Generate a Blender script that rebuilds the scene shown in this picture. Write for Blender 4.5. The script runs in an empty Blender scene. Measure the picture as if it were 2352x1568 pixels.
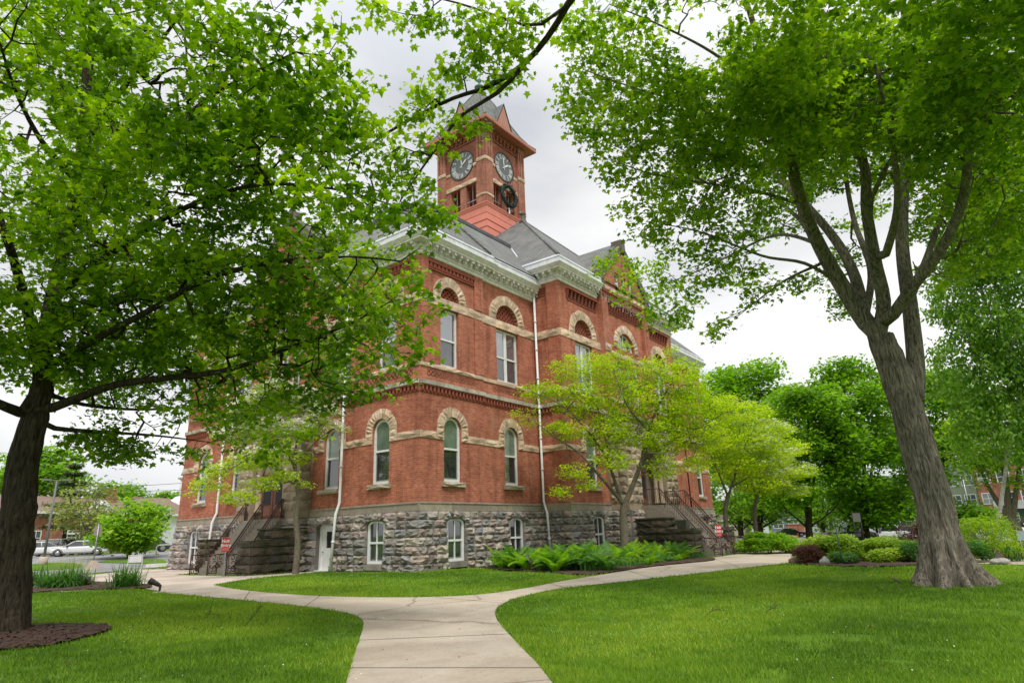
import bpy, math, random
import numpy as np
from mathutils import Vector, kdtree, geometry
R_ = math.radians
sc = bpy.context.scene
COL = sc.collection
random.seed(11)
# ------------------------------------------------------------------ camera (calibrated on the building's edges)
PP = np.array([1176., 784.]); FPX = 1468.5; EYE = 1.6
def _rot(yaw, pitch, roll):
    cy, sy = math.cos(yaw), math.sin(yaw); cp, sp = math.cos(pitch), math.sin(pitch); cr, sr = math.cos(roll), math.sin(roll)
    f = np.array([sy*cp, cy*cp, sp]); r = np.array([cy, -sy, 0.]); u = np.cross(r, f)
    return np.array([r*cr+u*sr, -(-r*sr+u*cr), f])
CM = _rot(R_(52.921), R_(16.571), R_(-1.942))
CP = np.array([-22.39, -22.88, EYE])
def ray(x, y): return CM.T @ np.array([(x-PP[0])/FPX, (y-PP[1])/FPX, 1.])
def at(x, y, d):
    """point seen in direction (x,y) at plan distance d from the viewpoint"""
    r = ray(x, y); return CP + r*(d/math.hypot(r[0], r[1]))
def ss(t): t = np.clip(t, 0, 1); return t*t*(3-2*t)
def hgt(x, y):
    """height of the gently rolling ground"""
    x = np.asarray(x, float); y = np.asarray(y, float)
    d = np.hypot(x-CP[0], y-CP[1]); az = np.degrees(np.arctan2(y-CP[1], x-CP[0]))
    t = ss((16-az)/8.)
    hr = -.2*ss((d-28)/12.) - .45*ss((d-50)/55.) - .35*t*ss((d-50)/40.)
    hl = -.1*ss((d-30)/10.) + .85*ss((d-52)/30.)
    w = ss((az-30)/25.)
    return hr*(1-w)+hl*w
def G(px, py):
    r = ray(px, py); z = 0.
    for _ in range(6):
        p = CP + r*((z-CP[2])/r[2]); z = float(hgt(p[0], p[1]))
    return np.array([p[0], p[1], z])
def AZ(px, d):
    r = ray(px, 1215); h = math.hypot(r[0], r[1]); x = CP[0]+r[0]/h*d; y = CP[1]+r[1]/h*d
    return np.array([x, y, float(hgt(x, y))])
# ------------------------------------------------------------------ node material helpers
def newmat(name):
    m = bpy.data.materials.new(name); m.use_nodes = True
    nt = m.node_tree; b = nt.nodes['Principled BSDF']; return m, nt, b
def N(nt, t, **k):
    n = nt.nodes.new(t)
    for a, v in k.items():
        if a in n.inputs.keys() and not hasattr(n, a): n.inputs[a].default_value = v
        else: setattr(n, a, v)
    return n
def L(nt, a, b): nt.links.new(a, b)
def ramp(nt, fac, stops):
    r = nt.nodes.new('ShaderNodeValToRGB'); e = r.color_ramp.elements
    while len(e) < len(stops): e.new(.5)
    for el, (p, c) in zip(e, stops): el.position = p; el.color = (*c, 1) if len(c) == 3 else c
    L(nt, fac, r.inputs[0]); return r
def noise(nt, scale, detail=4, rough=.55, vec=None, dist=0):
    n = nt.nodes.new('ShaderNodeTexNoise'); n.inputs['Scale'].default_value = scale
    n.inputs['Detail'].default_value = detail; n.inputs['Roughness'].default_value = rough; n.inputs['Distortion'].default_value = dist
    if vec is not None: L(nt, vec, n.inputs['Vector'])
    return n
def mixc(nt, fac, a, b, mode='MIX'):
    n = nt.nodes.new('ShaderNodeMix'); n.data_type = 'RGBA'; n.blend_type = mode
    for s, v in ((0, fac), (6, a), (7, b)):
        if hasattr(v, 'links') or hasattr(v, 'is_linked'): L(nt, v, n.inputs[s])
        else: n.inputs[s].default_value = v if s == 0 else ((*v, 1) if len(v) == 3 else v)
    return n.outputs[2]
def bump(nt, b, h, strength=.5, dist=.02):
    n = nt.nodes.new('ShaderNodeBump'); n.inputs['Strength'].default_value = strength; n.inputs['Distance'].default_value = dist
    L(nt, h, n.inputs['Height']); L(nt, n.outputs[0], b.inputs['Normal']); return n
def coords(nt, scale=(1, 1, 1), rot=(0, 0, 0)):
    tc = nt.nodes.new('ShaderNodeTexCoord'); mp = nt.nodes.new('ShaderNodeMapping')
    mp.inputs['Scale'].default_value = scale; mp.inputs['Rotation'].default_value = rot
    L(nt, tc.outputs['Object'], mp.inputs[0]); return mp.outputs[0]
def simple(name, c1, c2=None, scale=6, rough=.8, bmp=0, bscale=30, metal=0, spec=.5, stretch=(1, 1, 1)):
    m, nt, b = newmat(name); v = coords(nt, stretch)
    if c2 is None: c2 = tuple(x*.8 for x in c1)
    n = noise(nt, scale, 5, .6, v); r = ramp(nt, n.outputs[0], [(.3, c2), (.7, c1)]); L(nt, r.outputs[0], b.inputs['Base Color'])
    b.inputs['Roughness'].default_value = rough; b.inputs['Metallic'].default_value = metal; b.inputs['Specular IOR Level'].default_value = spec
    if bmp:
        n2 = noise(nt, bscale, 6, .65, v); bump(nt, b, n2.outputs[0], bmp, .02)
    return m
def colmat(name, rough=.85, bmp=.5, bscale=14, var=.35, dirt=None, spec=.3, nscale=9):
    """colour from the mesh's own per-block attribute, broken up by noise"""
    m, nt, b = newmat(name); v = coords(nt)
    a = N(nt, 'ShaderNodeAttribute'); a.attribute_name = 'Col'
    n = noise(nt, nscale, 6, .7, v); r = ramp(nt, n.outputs[0], [(.3, (1-var,)*3), (.7, (1+var*.3,)*3)])
    c = mixc(nt, 1., a.outputs['Color'], r.outputs[0], 'MULTIPLY')
    if dirt:
        n3 = noise(nt, 1.3, 5, .65, v); r3 = ramp(nt, n3.outputs[0], [(.46, (0, 0, 0)), (.66, (1, 1, 1))]); c = mixc(nt, r3.outputs[0], c, dirt)
    L(nt, c, b.inputs['Base Color']); b.inputs['Roughness'].default_value = rough; b.inputs['Specular IOR Level'].default_value = spec
    n2 = noise(nt, bscale, 7, .7, v); bump(nt, b, n2.outputs[0], bmp, .05)
    return m
def brickmat(name, c1, c2, c3, bw=.24, bh=.085):
    m, nt, b = newmat(name)
    tc = N(nt, 'ShaderNodeTexCoord'); sp = N(nt, 'ShaderNodeSeparateXYZ'); L(nt, tc.outputs['Object'], sp.inputs[0])
    ad = N(nt, 'ShaderNodeMath', operation='ADD'); L(nt, sp.outputs[0], ad.inputs[0]); L(nt, sp.outputs[1], ad.inputs[1])
    cb = N(nt, 'ShaderNodeCombineXYZ'); L(nt, ad.outputs[0], cb.inputs[0]); L(nt, sp.outputs[2], cb.inputs[1])
    br = N(nt, 'ShaderNodeTexBrick'); L(nt, cb.outputs[0], br.inputs['Vector'])
    br.inputs['Scale'].default_value = 1; br.inputs['Brick Width'].default_value = bw; br.inputs['Row Height'].default_value = bh
    br.inputs['Mortar Size'].default_value = .009; br.inputs['Bias'].default_value = 0; br.inputs['Mortar Smooth'].default_value = .2
    br.inputs['Color1'].default_value = (*c1, 1); br.inputs['Color2'].default_value = (*c2, 1); br.inputs['Mortar'].default_value = (*c3, 1)
    n = noise(nt, .9, 6, .65, tc.outputs['Object']); r = ramp(nt, n.outputs[0], [(.32, (.72, .68, .68)), (.68, (1.12, 1.12, 1.12))])
    c = mixc(nt, 1., br.outputs['Color'], r.outputs[0], 'MULTIPLY')
    # occasional paler, weathered bricks and rows
    mp = N(nt, 'ShaderNodeMapping'); mp.inputs['Scale'].default_value = (3.2, 11, 1); L(nt, cb.outputs[0], mp.inputs[0])
    n2 = noise(nt, 1., 3, .6, mp.outputs[0]); r2 = ramp(nt, n2.outputs[0], [(.35, (.8, .78, .78)), (.5, (1, 1, 1)), (.72, (1.3, 1.35, 1.35))])
    c = mixc(nt, .8, c, r2.outputs[0], 'MULTIPLY')
    mp3 = N(nt, 'ShaderNodeMapping'); mp3.inputs['Scale'].default_value = (1.6, 1.6, .16); L(nt, tc.outputs['Object'], mp3.inputs[0])
    n5 = noise(nt, 1.3, 5, .6, mp3.outputs[0]); r5 = ramp(nt, n5.outputs[0], [(.36, (.66, .62, .6)), (.5, (1, 1, 1))]); c = mixc(nt, .75, c, r5.outputs[0], 'MULTIPLY')
    n6 = noise(nt, .35, 5, .6, tc.outputs['Object']); r6 = ramp(nt, n6.outputs[0], [(.6, (0, 0, 0)), (.78, (.35, .35, .35))]); c = mixc(nt, r6.outputs[0], c, (.52, .36, .30))
    L(nt, c, b.inputs['Base Color']); b.inputs['Roughness'].default_value = .9; b.inputs['Specular IOR Level'].default_value = .2
    inv = N(nt, 'ShaderNodeMath', operation='SUBTRACT'); inv.inputs[0].default_value = 1; L(nt, br.outputs['Fac'], inv.inputs[1])
    bump(nt, b, inv.outputs[0], .5, .01); return m
def leafmat(name, dark, mid, light, trans=.45, rough=.45, ndark=.5):
    m, nt, b = newmat(name)
    a = N(nt, 'ShaderNodeAttribute'); a.attribute_name = 'v'
    r = ramp(nt, a.outputs['Fac'], [(.05, dark), (.5, mid), (.95, light)])
    L(nt, r.outputs[0], b.inputs['Base Color']); b.inputs['Roughness'].default_value = rough; b.inputs['Specular IOR Level'].default_value = .35
    tr = N(nt, 'ShaderNodeBsdfTranslucent')
    tcol = mixc(nt, 1., r.outputs[0], (1.25, 1.45, .55), 'MULTIPLY'); L(nt, tcol, tr.inputs[0])
    mx = N(nt, 'ShaderNodeMixShader'); mx.inputs[0].default_value = trans
    L(nt, b.outputs[0], mx.inputs[1]); L(nt, tr.outputs[0], mx.inputs[2]); L(nt, mx.outputs[0], nt.nodes['Material Output'].inputs[0])
    return m
# ------------------------------------------------------------------ mesh helpers
def tag(o, label=None, cat=None, group=None, kind=None):
    if label: o['label'] = label
    if cat: o['category'] = cat
    if group: o['group'] = group
    if kind: o['kind'] = kind
    return o
def empty(name, loc, label=None, cat=None, group=None, rz=0):
    o = bpy.data.objects.new(name, None); COL.objects.link(o); o.location = loc; o.rotation_euler = (0, 0, rz); o.empty_display_size = .2
    return tag(o, label, cat, group)
def link(name, me, mat, parent=None, world=True):
    for mm in (mat if isinstance(mat, (list, tuple)) else [mat]): me.materials.append(mm)
    o = bpy.data.objects.new(name, me); COL.objects.link(o)
    if parent is not None:
        o.parent = parent
        if world:
            q = parent; loc = Vector((0, 0, 0)); chain = []
            while q: chain.append(q); q = q.parent
            from mathutils import Matrix
            mt = Matrix.Identity(4)
            for q in reversed(chain): mt = mt @ q.matrix_parent_inverse @ q.matrix_basis
            o.matrix_parent_inverse = mt.inverted()
    return o
class Fr:
    """a wall's own frame: u along it, z up, d outward"""
    def __init__(s, O, U, Nn): s.O = np.array(O, float); s.U = np.array(U, float); s.N = np.array(Nn, float)
    def p(s, u, z, d=0.): return s.O + s.U*u + s.N*d + np.array([0, 0, z])
class MB:
    def __init__(s): s.v = []; s.f = []; s.c = []; s.s = []
    def add(s, vs, fs, col=(1, 1, 1), sm=False):
        k = len(s.v); s.v.extend([tuple(map(float, p)) for p in vs])
        for f in fs: s.f.append(tuple(i+k for i in f)); s.c.append(col); s.s.append(sm)
    def box(s, a, b, col=(1, 1, 1)):
        (x0, y0, z0), (x1, y1, z1) = a, b
        s.add([(x0,y0,z0),(x1,y0,z0),(x1,y1,z0),(x0,y1,z0),(x0,y0,z1),(x1,y0,z1),(x1,y1,z1),(x0,y1,z1)],
              [(3,2,1,0),(4,5,6,7),(0,1,5,4),(1,2,6,5),(2,3,7,6),(3,0,4,7)], col)
    def fbox(s, F, u0, u1, z0, z1, d0, d1, col=(1, 1, 1)):
        P = [F.p(u, z, d) for z in (z0, z1) for (u, d) in ((u0, d1), (u1, d1), (u1, d0), (u0, d0))]
        s.add(P, [(3,2,1,0),(4,5,6,7),(0,1,5,4),(1,2,6,5),(2,3,7,6),(3,0,4,7)], col)
    def tube(s, pts, rad, n=8, col=(1, 1, 1), cap=True, sm=True):
        pts = [np.array(p, float) for p in pts]
        if not hasattr(rad, '__len__'): rad = [rad]*len(pts)
        rings = []; prev = None
        for i, p in enumerate(pts):
            t = pts[min(i+1, len(pts)-1)] - pts[max(i-1, 0)]; t = t/(np.linalg.norm(t)+1e-9)
            if prev is None:
                a = np.array([0, 0, 1.]) if abs(t[2]) < .9 else np.array([1., 0, 0]); u = np.cross(t, a)
            else: u = prev - t*(prev@t)
            u /= np.linalg.norm(u)+1e-9; prev = u; w = np.cross(t, u)
            rings.append([p+rad[i]*(math.cos(2*math.pi*k/n)*u+math.sin(2*math.pi*k/n)*w) for k in range(n)])
        V = [q for r in rings for q in r]; Fs = []
        for i in range(len(pts)-1):
            for k in range(n): Fs.append((i*n+k, i*n+(k+1) % n, (i+1)*n+(k+1) % n, (i+1)*n+k))
        if cap: Fs.append(tuple(range(n))[::-1]); Fs.append(tuple((len(pts)-1)*n+k for k in range(n)))
        s.add(V, Fs, col, sm)
    def lathe(s, c, prof, n=16, col=(1, 1, 1)):
        V = []; Fs = []
        for r, z in prof: V += [(c[0]+r*math.cos(2*math.pi*k/n), c[1]+r*math.sin(2*math.pi*k/n), c[2]+z) for k in range(n)]
        for i in range(len(prof)-1):
            for k in range(n): Fs.append((i*n+k, i*n+(k+1) % n, (i+1)*n+(k+1) % n, (i+1)*n+k))
        Fs.append(tuple(range(n))[::-1]); Fs.append(tuple((len(prof)-1)*n+k for k in range(n)))
        s.add(V, Fs, col, True)
    def poly(s, pts, col=(1, 1, 1)): s.add(pts, [tuple(range(len(pts)))], col)
    def plate(s, F, outer, holes, d, reveal=0., col=(1, 1, 1), thick=0):
        """a flat face in the wall frame with holes cut out and their reveals; outer/holes are lists of (u,z)"""
        loops = [[Vector((u, z, 0)) for u, z in lp] for lp in [outer]+holes]
        tris = geometry.tessellate_polygon(loops); flat = [p for lp in loops for p in lp]
        s.add([F.p(p.x, p.y, d) for p in flat], [tuple(t) for t in tris], col)
        for lp in holes:
            n = len(lp); V = [F.p(u, z, d) for u, z in lp]+[F.p(u, z, d-reveal) for u, z in lp]
            s.add(V, [(i, (i+1) % n, n+(i+1) % n, n+i) for i in range(n)], col)
        if thick:
            n = len(outer); V = [F.p(u, z, d) for u, z in outer]+[F.p(u, z, d-thick) for u, z in outer]
            s.add(V, [(i, (i+1) % n, n+(i+1) % n, n+i) for i in range(n)], col)
    def rough(s, c00, c10, c11, c01, nrm, d0, d1, n=3, col=(1, 1, 1), jit=.5, back=.3):
        """a rock-faced block: four corners (points), outward normal, edge depth d0, bulge d1"""
        c00, c10, c11, c01 = map(np.array, (c00, c10, c11, c01)); V = []; Fs = []
        for j in range(n+1):
            for i in range(n+1):
                a, b = i/n, j/n; p = (c00*(1-a)+c10*a)*(1-b)+(c01*(1-a)+c11*a)*b
                e = (i in (0, n)) + (j in (0, n))
                out = d0 if e else d1*(1+random.uniform(-jit, jit))
                if e: out *= random.uniform(.8, 1.1)
                p = p + nrm*out
                if not e: p = p + (c10-c00)*random.uniform(-.06, .06) + (c01-c00)*random.uniform(-.1, .1)
                V.append(p)
        for j in range(n):
            for i in range(n):
                k = j*(n+1)+i; q = (k, k+1, k+n+2, k+n+1)
                if random.random() < .5: Fs += [(q[0], q[1], q[2]), (q[0], q[2], q[3])]
                else: Fs += [(q[0], q[1], q[3]), (q[1], q[2], q[3])]
        ring = [i for i in range(n)]+[n+(n+1)*j for j in range(n)]+[(n+1)*(n+1)-1-i for i in range(n)]+[(n+1)*(n-j) for j in range(n)]
        m = len(ring); base = len(V); V += [V[r]-nrm*back for r in ring]
        Fs += [(ring[i], ring[(i+1) % m], base+(i+1) % m, base+i) for i in range(m)]
        s.add(V, Fs, col)
    def build(s, name, mat, parent=None, world=True):
        me = bpy.data.meshes.new(name); me.from_pydata(s.v, [], s.f)
        a = me.attributes.new('Col', 'FLOAT_COLOR', 'FACE'); a.data.foreach_set('color', [x for c in s.c for x in (*c, 1)])
        me.polygons.foreach_set('use_smooth', s.s); me.update()
        return link(name, me, mat, parent, world)
def arc(cx, cz, r, n=14, a0=0, a1=180): return [(cx+r*math.cos(R_(a0+(a1-a0)*i/n)), cz+r*math.sin(R_(a0+(a1-a0)*i/n))) for i in range(n+1)]
def archhole(cx, hw, z0, zs, n=14): return [(cx-hw, z0), (cx+hw, z0)] + arc(cx, zs, hw, n)
def seghole(cx, hw, z0, zs, rise, n=8): return [(cx-hw, z0), (cx+hw, z0)] + [(cx+hw*math.cos(R_(180*i/n)), zs+rise*math.sin(R_(180*i/n))) for i in range(n+1)]
def recthole(u0, u1, z0, z1): return [(u0, z0), (u1, z0), (u1, z1), (u0, z1)]
def sweep(mb, prof, path, col=(1, 1, 1), closed=False):
    """profile [(out,z)] along a plan path, outward on the right hand"""
    P = [np.array(p, float) for p in path]; n = len(P); offs = []
    for i in range(n):
        def nr(a, b): t = (b-a)/np.linalg.norm(b-a); return np.array([t[1], -t[0]])
        if closed: n1 = nr(P[i-1], P[i]); n2 = nr(P[i], P[(i+1) % n])
        else:
            n1 = nr(P[max(i-1, 0)], P[max(i-1, 0)+1]); n2 = nr(P[min(i, n-2)], P[min(i, n-2)+1])
        m = n1+n2; m = m/(m@n1) if abs(m@n1) > 1e-6 else n1
        offs.append(m)
    V = []; k = len(prof)
    for p, m in zip(P, offs):
        for o, z in prof: q = p+m*o; V.append((q[0], q[1], z))
    Fs = []
    for i in range(n if closed else n-1):
        j = (i+1) % n
        for a in range(k-1): Fs.append((i*k+a, j*k+a, j*k+a+1, i*k+a+1))
    mb.add(V, Fs, col)
# ------------------------------------------------------------------ materials
BR = brickmat('brick', (.52, .175, .10), (.38, .112, .065), (.42, .26, .2), .3, .1)
BRT = brickmat('tower brick', (.48, .19, .13), (.36, .13, .09), (.34, .22, .17))
TAN = colmat('sandstone', var=.22, bmp=.6, dirt=(.36, .27, .19), nscale=6)
ASH = colmat('ashlar', var=.3, bmp=.25, dirt=(.26, .22, .17), nscale=4)
STN = colmat('fieldstone', var=.35, bmp=.8, bscale=9, dirt=(.16, .14, .12), nscale=9)
MOS = colmat('mossy stone', var=.5, bmp=.9, bscale=9, dirt=(.045, .05, .022), nscale=7)
TER = colmat('moulded brick', var=.25, bmp=.3)
WHT = simple('white paint', (.80, .80, .79), (.68, .69, .67), 5, .5)
CRN = simple('cornice paint', (.86, .83, .80), (.60, .58, .55), 3.5, .6, .2, 20)
ZNC = simple('zinc flashing', (.66, .67, .70), (.44, .46, .49), 2.2, .45, .1, 8, stretch=(1, 1, .3))
DRK = simple('dark flashing', (.09, .095, .11), (.06, .06, .07), 3, .5)
SAL = simple('salmon clapboard', (.72, .235, .17), (.62, .19, .135), 2, .6, .15, 12)
SLM = simple('salmon trim', (.50, .17, .12), (.40, .13, .09), 3, .6)
DGM = simple('faded dormer boards', (.50, .25, .19), (.42, .20, .15), 3, .7)
IRN = simple('wrought iron', (.075, .03, .024), (.045, .02, .018), 8, .55, metal=.2)
BLK = simple('black metal', (.02, .018, .016), (.035, .03, .025), 8, .45)
GRY = simple('galvanised steel', (.38, .39, .40), (.3, .31, .32), 8, .4, metal=.6)
CPR = simple('old copper', (.14, .26, .22), (.09, .16, .14), 6, .7)
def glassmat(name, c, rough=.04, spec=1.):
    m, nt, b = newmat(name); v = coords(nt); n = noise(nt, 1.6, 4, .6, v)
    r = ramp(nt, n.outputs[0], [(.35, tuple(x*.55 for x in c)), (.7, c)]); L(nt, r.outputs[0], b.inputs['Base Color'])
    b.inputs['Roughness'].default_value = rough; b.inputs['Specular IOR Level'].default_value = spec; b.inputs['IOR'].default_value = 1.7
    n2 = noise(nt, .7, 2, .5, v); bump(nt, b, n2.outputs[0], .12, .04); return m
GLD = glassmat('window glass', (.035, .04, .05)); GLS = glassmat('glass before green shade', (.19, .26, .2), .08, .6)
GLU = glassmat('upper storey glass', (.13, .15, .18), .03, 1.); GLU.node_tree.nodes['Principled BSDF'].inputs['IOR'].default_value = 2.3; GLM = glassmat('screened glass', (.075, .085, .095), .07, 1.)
def slatemat():
    m, nt, b = newmat('slate roof')
    tc = N(nt, 'ShaderNodeUVMap') if False else N(nt, 'ShaderNodeTexCoord')
    sp = N(nt, 'ShaderNodeSeparateXYZ'); L(nt, tc.outputs['Object'], sp.inputs[0])
    ad = N(nt, 'ShaderNodeMath', operation='ADD'); L(nt, sp.outputs[0], ad.inputs[0]); L(nt, sp.outputs[1], ad.inputs[1])
    cb = N(nt, 'ShaderNodeCombineXYZ'); L(nt, ad.outputs[0], cb.inputs[0]); L(nt, sp.outputs[2], cb.inputs[1])
    br = N(nt, 'ShaderNodeTexBrick'); L(nt, cb.outputs[0], br.inputs['Vector']); br.inputs['Scale'].default_value = 1
    br.inputs['Brick Width'].default_value = .42; br.inputs['Row Height'].default_value = .21; br.inputs['Mortar Size'].default_value = .018; br.inputs['Bias'].default_value = 0
    br.inputs['Color1'].default_value = (.145, .15, .145, 1); br.inputs['Color2'].default_value = (.2, .2, .19, 1); br.inputs['Mortar'].default_value = (.05, .05, .05, 1)
    n = noise(nt, 1.1, 5, .65, tc.outputs['Object']); r = ramp(nt, n.outputs[0], [(.3, (.75,)*3), (.7, (1.2,)*3)])
    L(nt, mixc(nt, 1., br.outputs['Color'], r.outputs[0], 'MULTIPLY'), b.inputs['Base Color']); b.inputs['Roughness'].default_value = .75
    inv = N(nt, 'ShaderNodeMath', operation='SUBTRACT'); inv.inputs[0].default_value = 1; L(nt, br.outputs['Fac'], inv.inputs[1]); bump(nt, b, inv.outputs[0], .5, .02)
    return m
SLT = slatemat()
TANC = [(.72, .53, .39), (.66, .48, .345), (.76, .59, .45), (.60, .44, .32), (.78, .57, .40)]
STNC = [(.39, .345, .305), (.46, .355, .315), (.30, .295, .305), (.52, .45, .38), (.38, .31, .29), (.28, .26, .245), (.47, .43, .39)]
def rc(pal, v=.12):
    c = random.choice(pal); k = random.uniform(1-v, 1+v); return tuple(x*k for x in c)
# ------------------------------------------------------------------ the courthouse
CH = empty('courthouse', (0, 0, -.2), 'large red brick Victorian courthouse with rough stone base, slate hip roofs and square clock tower', 'courthouse')
def flush():
    """hand the pieces gathered for one stretch of the building over to meshes of its own"""
    for nm, mat in (('wallM', BR), ('stoneb', MORT), ('stone', STN), ('tan', TAN), ('ash', ASH), ('ter', TER), ('wallM_d', RECS), ('cop', COPS), ('porchM', TAN)):
        mb = globals()[nm]
        if mb.f: mb.build({'wallM': 'brick_wall', 'stoneb': 'basement_wall', 'stone': 'stone_base', 'tan': 'sandstone_trim', 'ash': 'ashlar_band', 'ter': 'moulded_brickwork', 'wallM_d': 'shade_backing', 'cop': 'gable_coping', 'porchM': 'entrance_porch'}[nm], mat, CH)
        globals()[nm] = MB()
MORT = simple('mortar stone', (.17, .155, .14), (.12, .11, .1), 6, .95); RECS = simple('shade coloured brick recess', (.10, .028, .018), (.07, .02, .014), 5, .95); COPS = simple('dark coping stone', (.17, .145, .125), (.09, .08, .07), 3, .95, .6, 14)  # recess brick: shade of the pierced holes put into its colour
wallM = MB(); stone = MB(); tan = MB(); ash = MB(); ter = MB(); wallM_d = MB(); stoneb = MB(); cop = MB(); porchM = MB()
def band(F, u0, u1, z0, z1, d, skips=(), w=(.8, 1.5), mb=None, pal=None, bulge=.05, n=2, mode='rough'):
    mb = mb or tan; pal = pal or TANC; u = u0
    segs = []; cur = u0
    for a, b in sorted(skips):
        if a > cur: segs.append((cur, min(a, u1)))
        cur = max(cur, b)
    if cur < u1: segs.append((cur, u1))
    for a, b in segs:
        L_ = b-a; k = max(1, round(L_/random.uniform(*w))); cuts = [a+L_*i/k for i in range(k+1)]
        for i in range(1, k): cuts[i] += random.uniform(-.12, .12)*L_/k
        for x0, x1 in zip(cuts, cuts[1:]):
            g = .008
            if mode == 'rough': mb.rough(F.p(x0+g, z0+g, d), F.p(x1-g, z0+g, d), F.p(x1-g, z1-g, d), F.p(x0+g, z1-g, d), F.N, .04, .04+bulge, 3 if n > 2 else 2, rc(pal), back=.1)
            else: mb.fbox(F, x0+.003, x1-.003, z0, z1, d-.1, d+.06, rc(pal, .06))
def voussoirs(F, cx, zc, r0, r1, d, n=13, legs=None, mb=None, pal=None, a0=0, a1=180, bulge=.05):
    mb = mb or tan; pal = pal or TANC
    for i in range(n):
        a, b = R_(a0+(a1-a0)*(i+.03)/n), R_(a0+(a1-a0)*(i+.97)/n)
        ro = r1*random.uniform(.97, 1.02)
        q = [(cx+r0*math.cos(b), zc+r0*math.sin(b)), (cx+r0*math.cos(a), zc+r0*math.sin(a)), (cx+ro*math.cos(a), zc+ro*math.sin(a)), (cx+ro*math.cos(b), zc+ro*math.sin(b))]
        mb.rough(*[F.p(u, z, d) for u, z in q], F.N, .05, .05+bulge, 2, rc(pal), back=.35)
    if legs is not None:
        for s in (-1, 1):
            z = zc
            while z > legs+.05:
                z2 = max(legs, z-random.uniform(.3, .42)); a, b = sorted((cx+s*r0, cx+s*r1))
                mb.rough(F.p(a, z2+.008, d), F.p(b, z2+.008, d), F.p(b, z-.008, d), F.p(a, z-.008, d), F.N, .05, .05+bulge, 2, rc(pal), back=.35); z = z2
def dentils(F, u0, u1, z0, z1, d, pitch=.3, w=.13, out=.12, mb=None, col=(.30, .085, .055)):
    mb = mb or ter; n = int((u1-u0)/pitch)
    for i in range(n): u = u0+(i+.5)*(u1-u0)/n; mb.fbox(F, u-w/2, u+w/2, z0, z1, d-.02, d+out, col)
def belt(F, u0, u1, d):
    ter.fbox(F, u0, u1, 8.60, 8.68, d-.05, d+.05, (.30, .08, .05)); dentils(F, u0, u1, 8.68, 8.92, d, .27, .13, .12)
    ter.fbox(F, u0, u1, 8.92, 9.0, d-.05, d+.14, (.30, .08, .05)); band(F, u0, u1, 9.0, 9.22, d+.12, mode='flat', mb=ash, pal=[(.52, .48, .40), (.46, .42, .35)], w=(1, 2))
def lattice(F, u0, u1, z0, z1, d, p=.15):
    """pierced moulded-brick panel: a recess coloured dark as if shaded, behind a diagonal grille"""
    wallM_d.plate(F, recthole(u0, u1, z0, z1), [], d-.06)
    nu = max(1, round((u1-u0)/p)); nz = max(1, round((z1-z0)/p)); pu = (u1-u0)/nu; pz = (z1-z0)/nz
    for i in range(nu):
        for j in range(nz):
            cu, cz = u0+(i+.5)*pu, z0+(j+.5)*pz; s = 1 if (i+j) % 2 else -1; a, b = pu*.62, pz*.16
            du, dz = .7071*a, .7071*a*s; eu, ez = -.7071*b*s, .7071*b
            q = [(cu-du-eu, cz-dz-ez), (cu+du-eu, cz+dz-ez), (cu+du+eu, cz+dz+ez), (cu-du+eu, cz-dz+ez)]
            q = [(min(max(u, u0), u1), min(max(z, z0), z1)) for u, z in q]; ter.poly([F.p(u, z, d) for u, z in q], (.42, .11, .065))
def lunette_lattice(F, cx, zc, r, d, p=.16):
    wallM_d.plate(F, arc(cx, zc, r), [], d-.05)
    n = int(2*r/p)
    for i in range(n):
        for j in range(int(r/p)+1):
            cu, cz = cx-r+(i+.5)*p, zc+(j+.5)*p
            if math.hypot(cu-cx, cz-zc) > r-.05: continue
            s = 1 if (i+j) % 2 else -1; a, b = p*.62, p*.17
            du, dz = .7071*a, .7071*a*s; eu, ez = -.7071*b*s, .7071*b
            ter.poly([F.p(*q, d) for q in [(cu-du-eu, cz-dz-ez), (cu+du-eu, cz+dz-ez), (cu+du+eu, cz+dz+ez), (cu-du+eu, cz-dz+ez)]], (.44, .12, .07))
def own(fn, names):
    """run a builder so that what it makes becomes parts of its own"""
    MT = {'tan': TAN, 'ter': TER, 'ash': ASH, 'stone': STN, 'wallM_d': RECS}
    def w(*a, **k):
        if k.get('mb') is not None: return fn(*a, **k)
        sv = {g: globals()[g] for g in names}
        for g in names: globals()[g] = MB()
        r = fn(*a, **k)
        for g, nm in names.items():
            if globals()[g].f: globals()[g].build(nm, MT[g], CH)
            globals()[g] = sv[g]
        return r
    return w
band = own(band, {'tan': 'stone_band'}); voussoirs = own(voussoirs, {'tan': 'stone_arch'}); belt = own(belt, {'ter': 'dentil_course', 'ash': 'belt_course'})
lattice = own(lattice, {'ter': 'lattice_panel', 'wallM_d': 'shade_backing'}); lunette_lattice = own(lunette_lattice, {'ter': 'lattice_lunette', 'wallM_d': 'shade_backing'})
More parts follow.
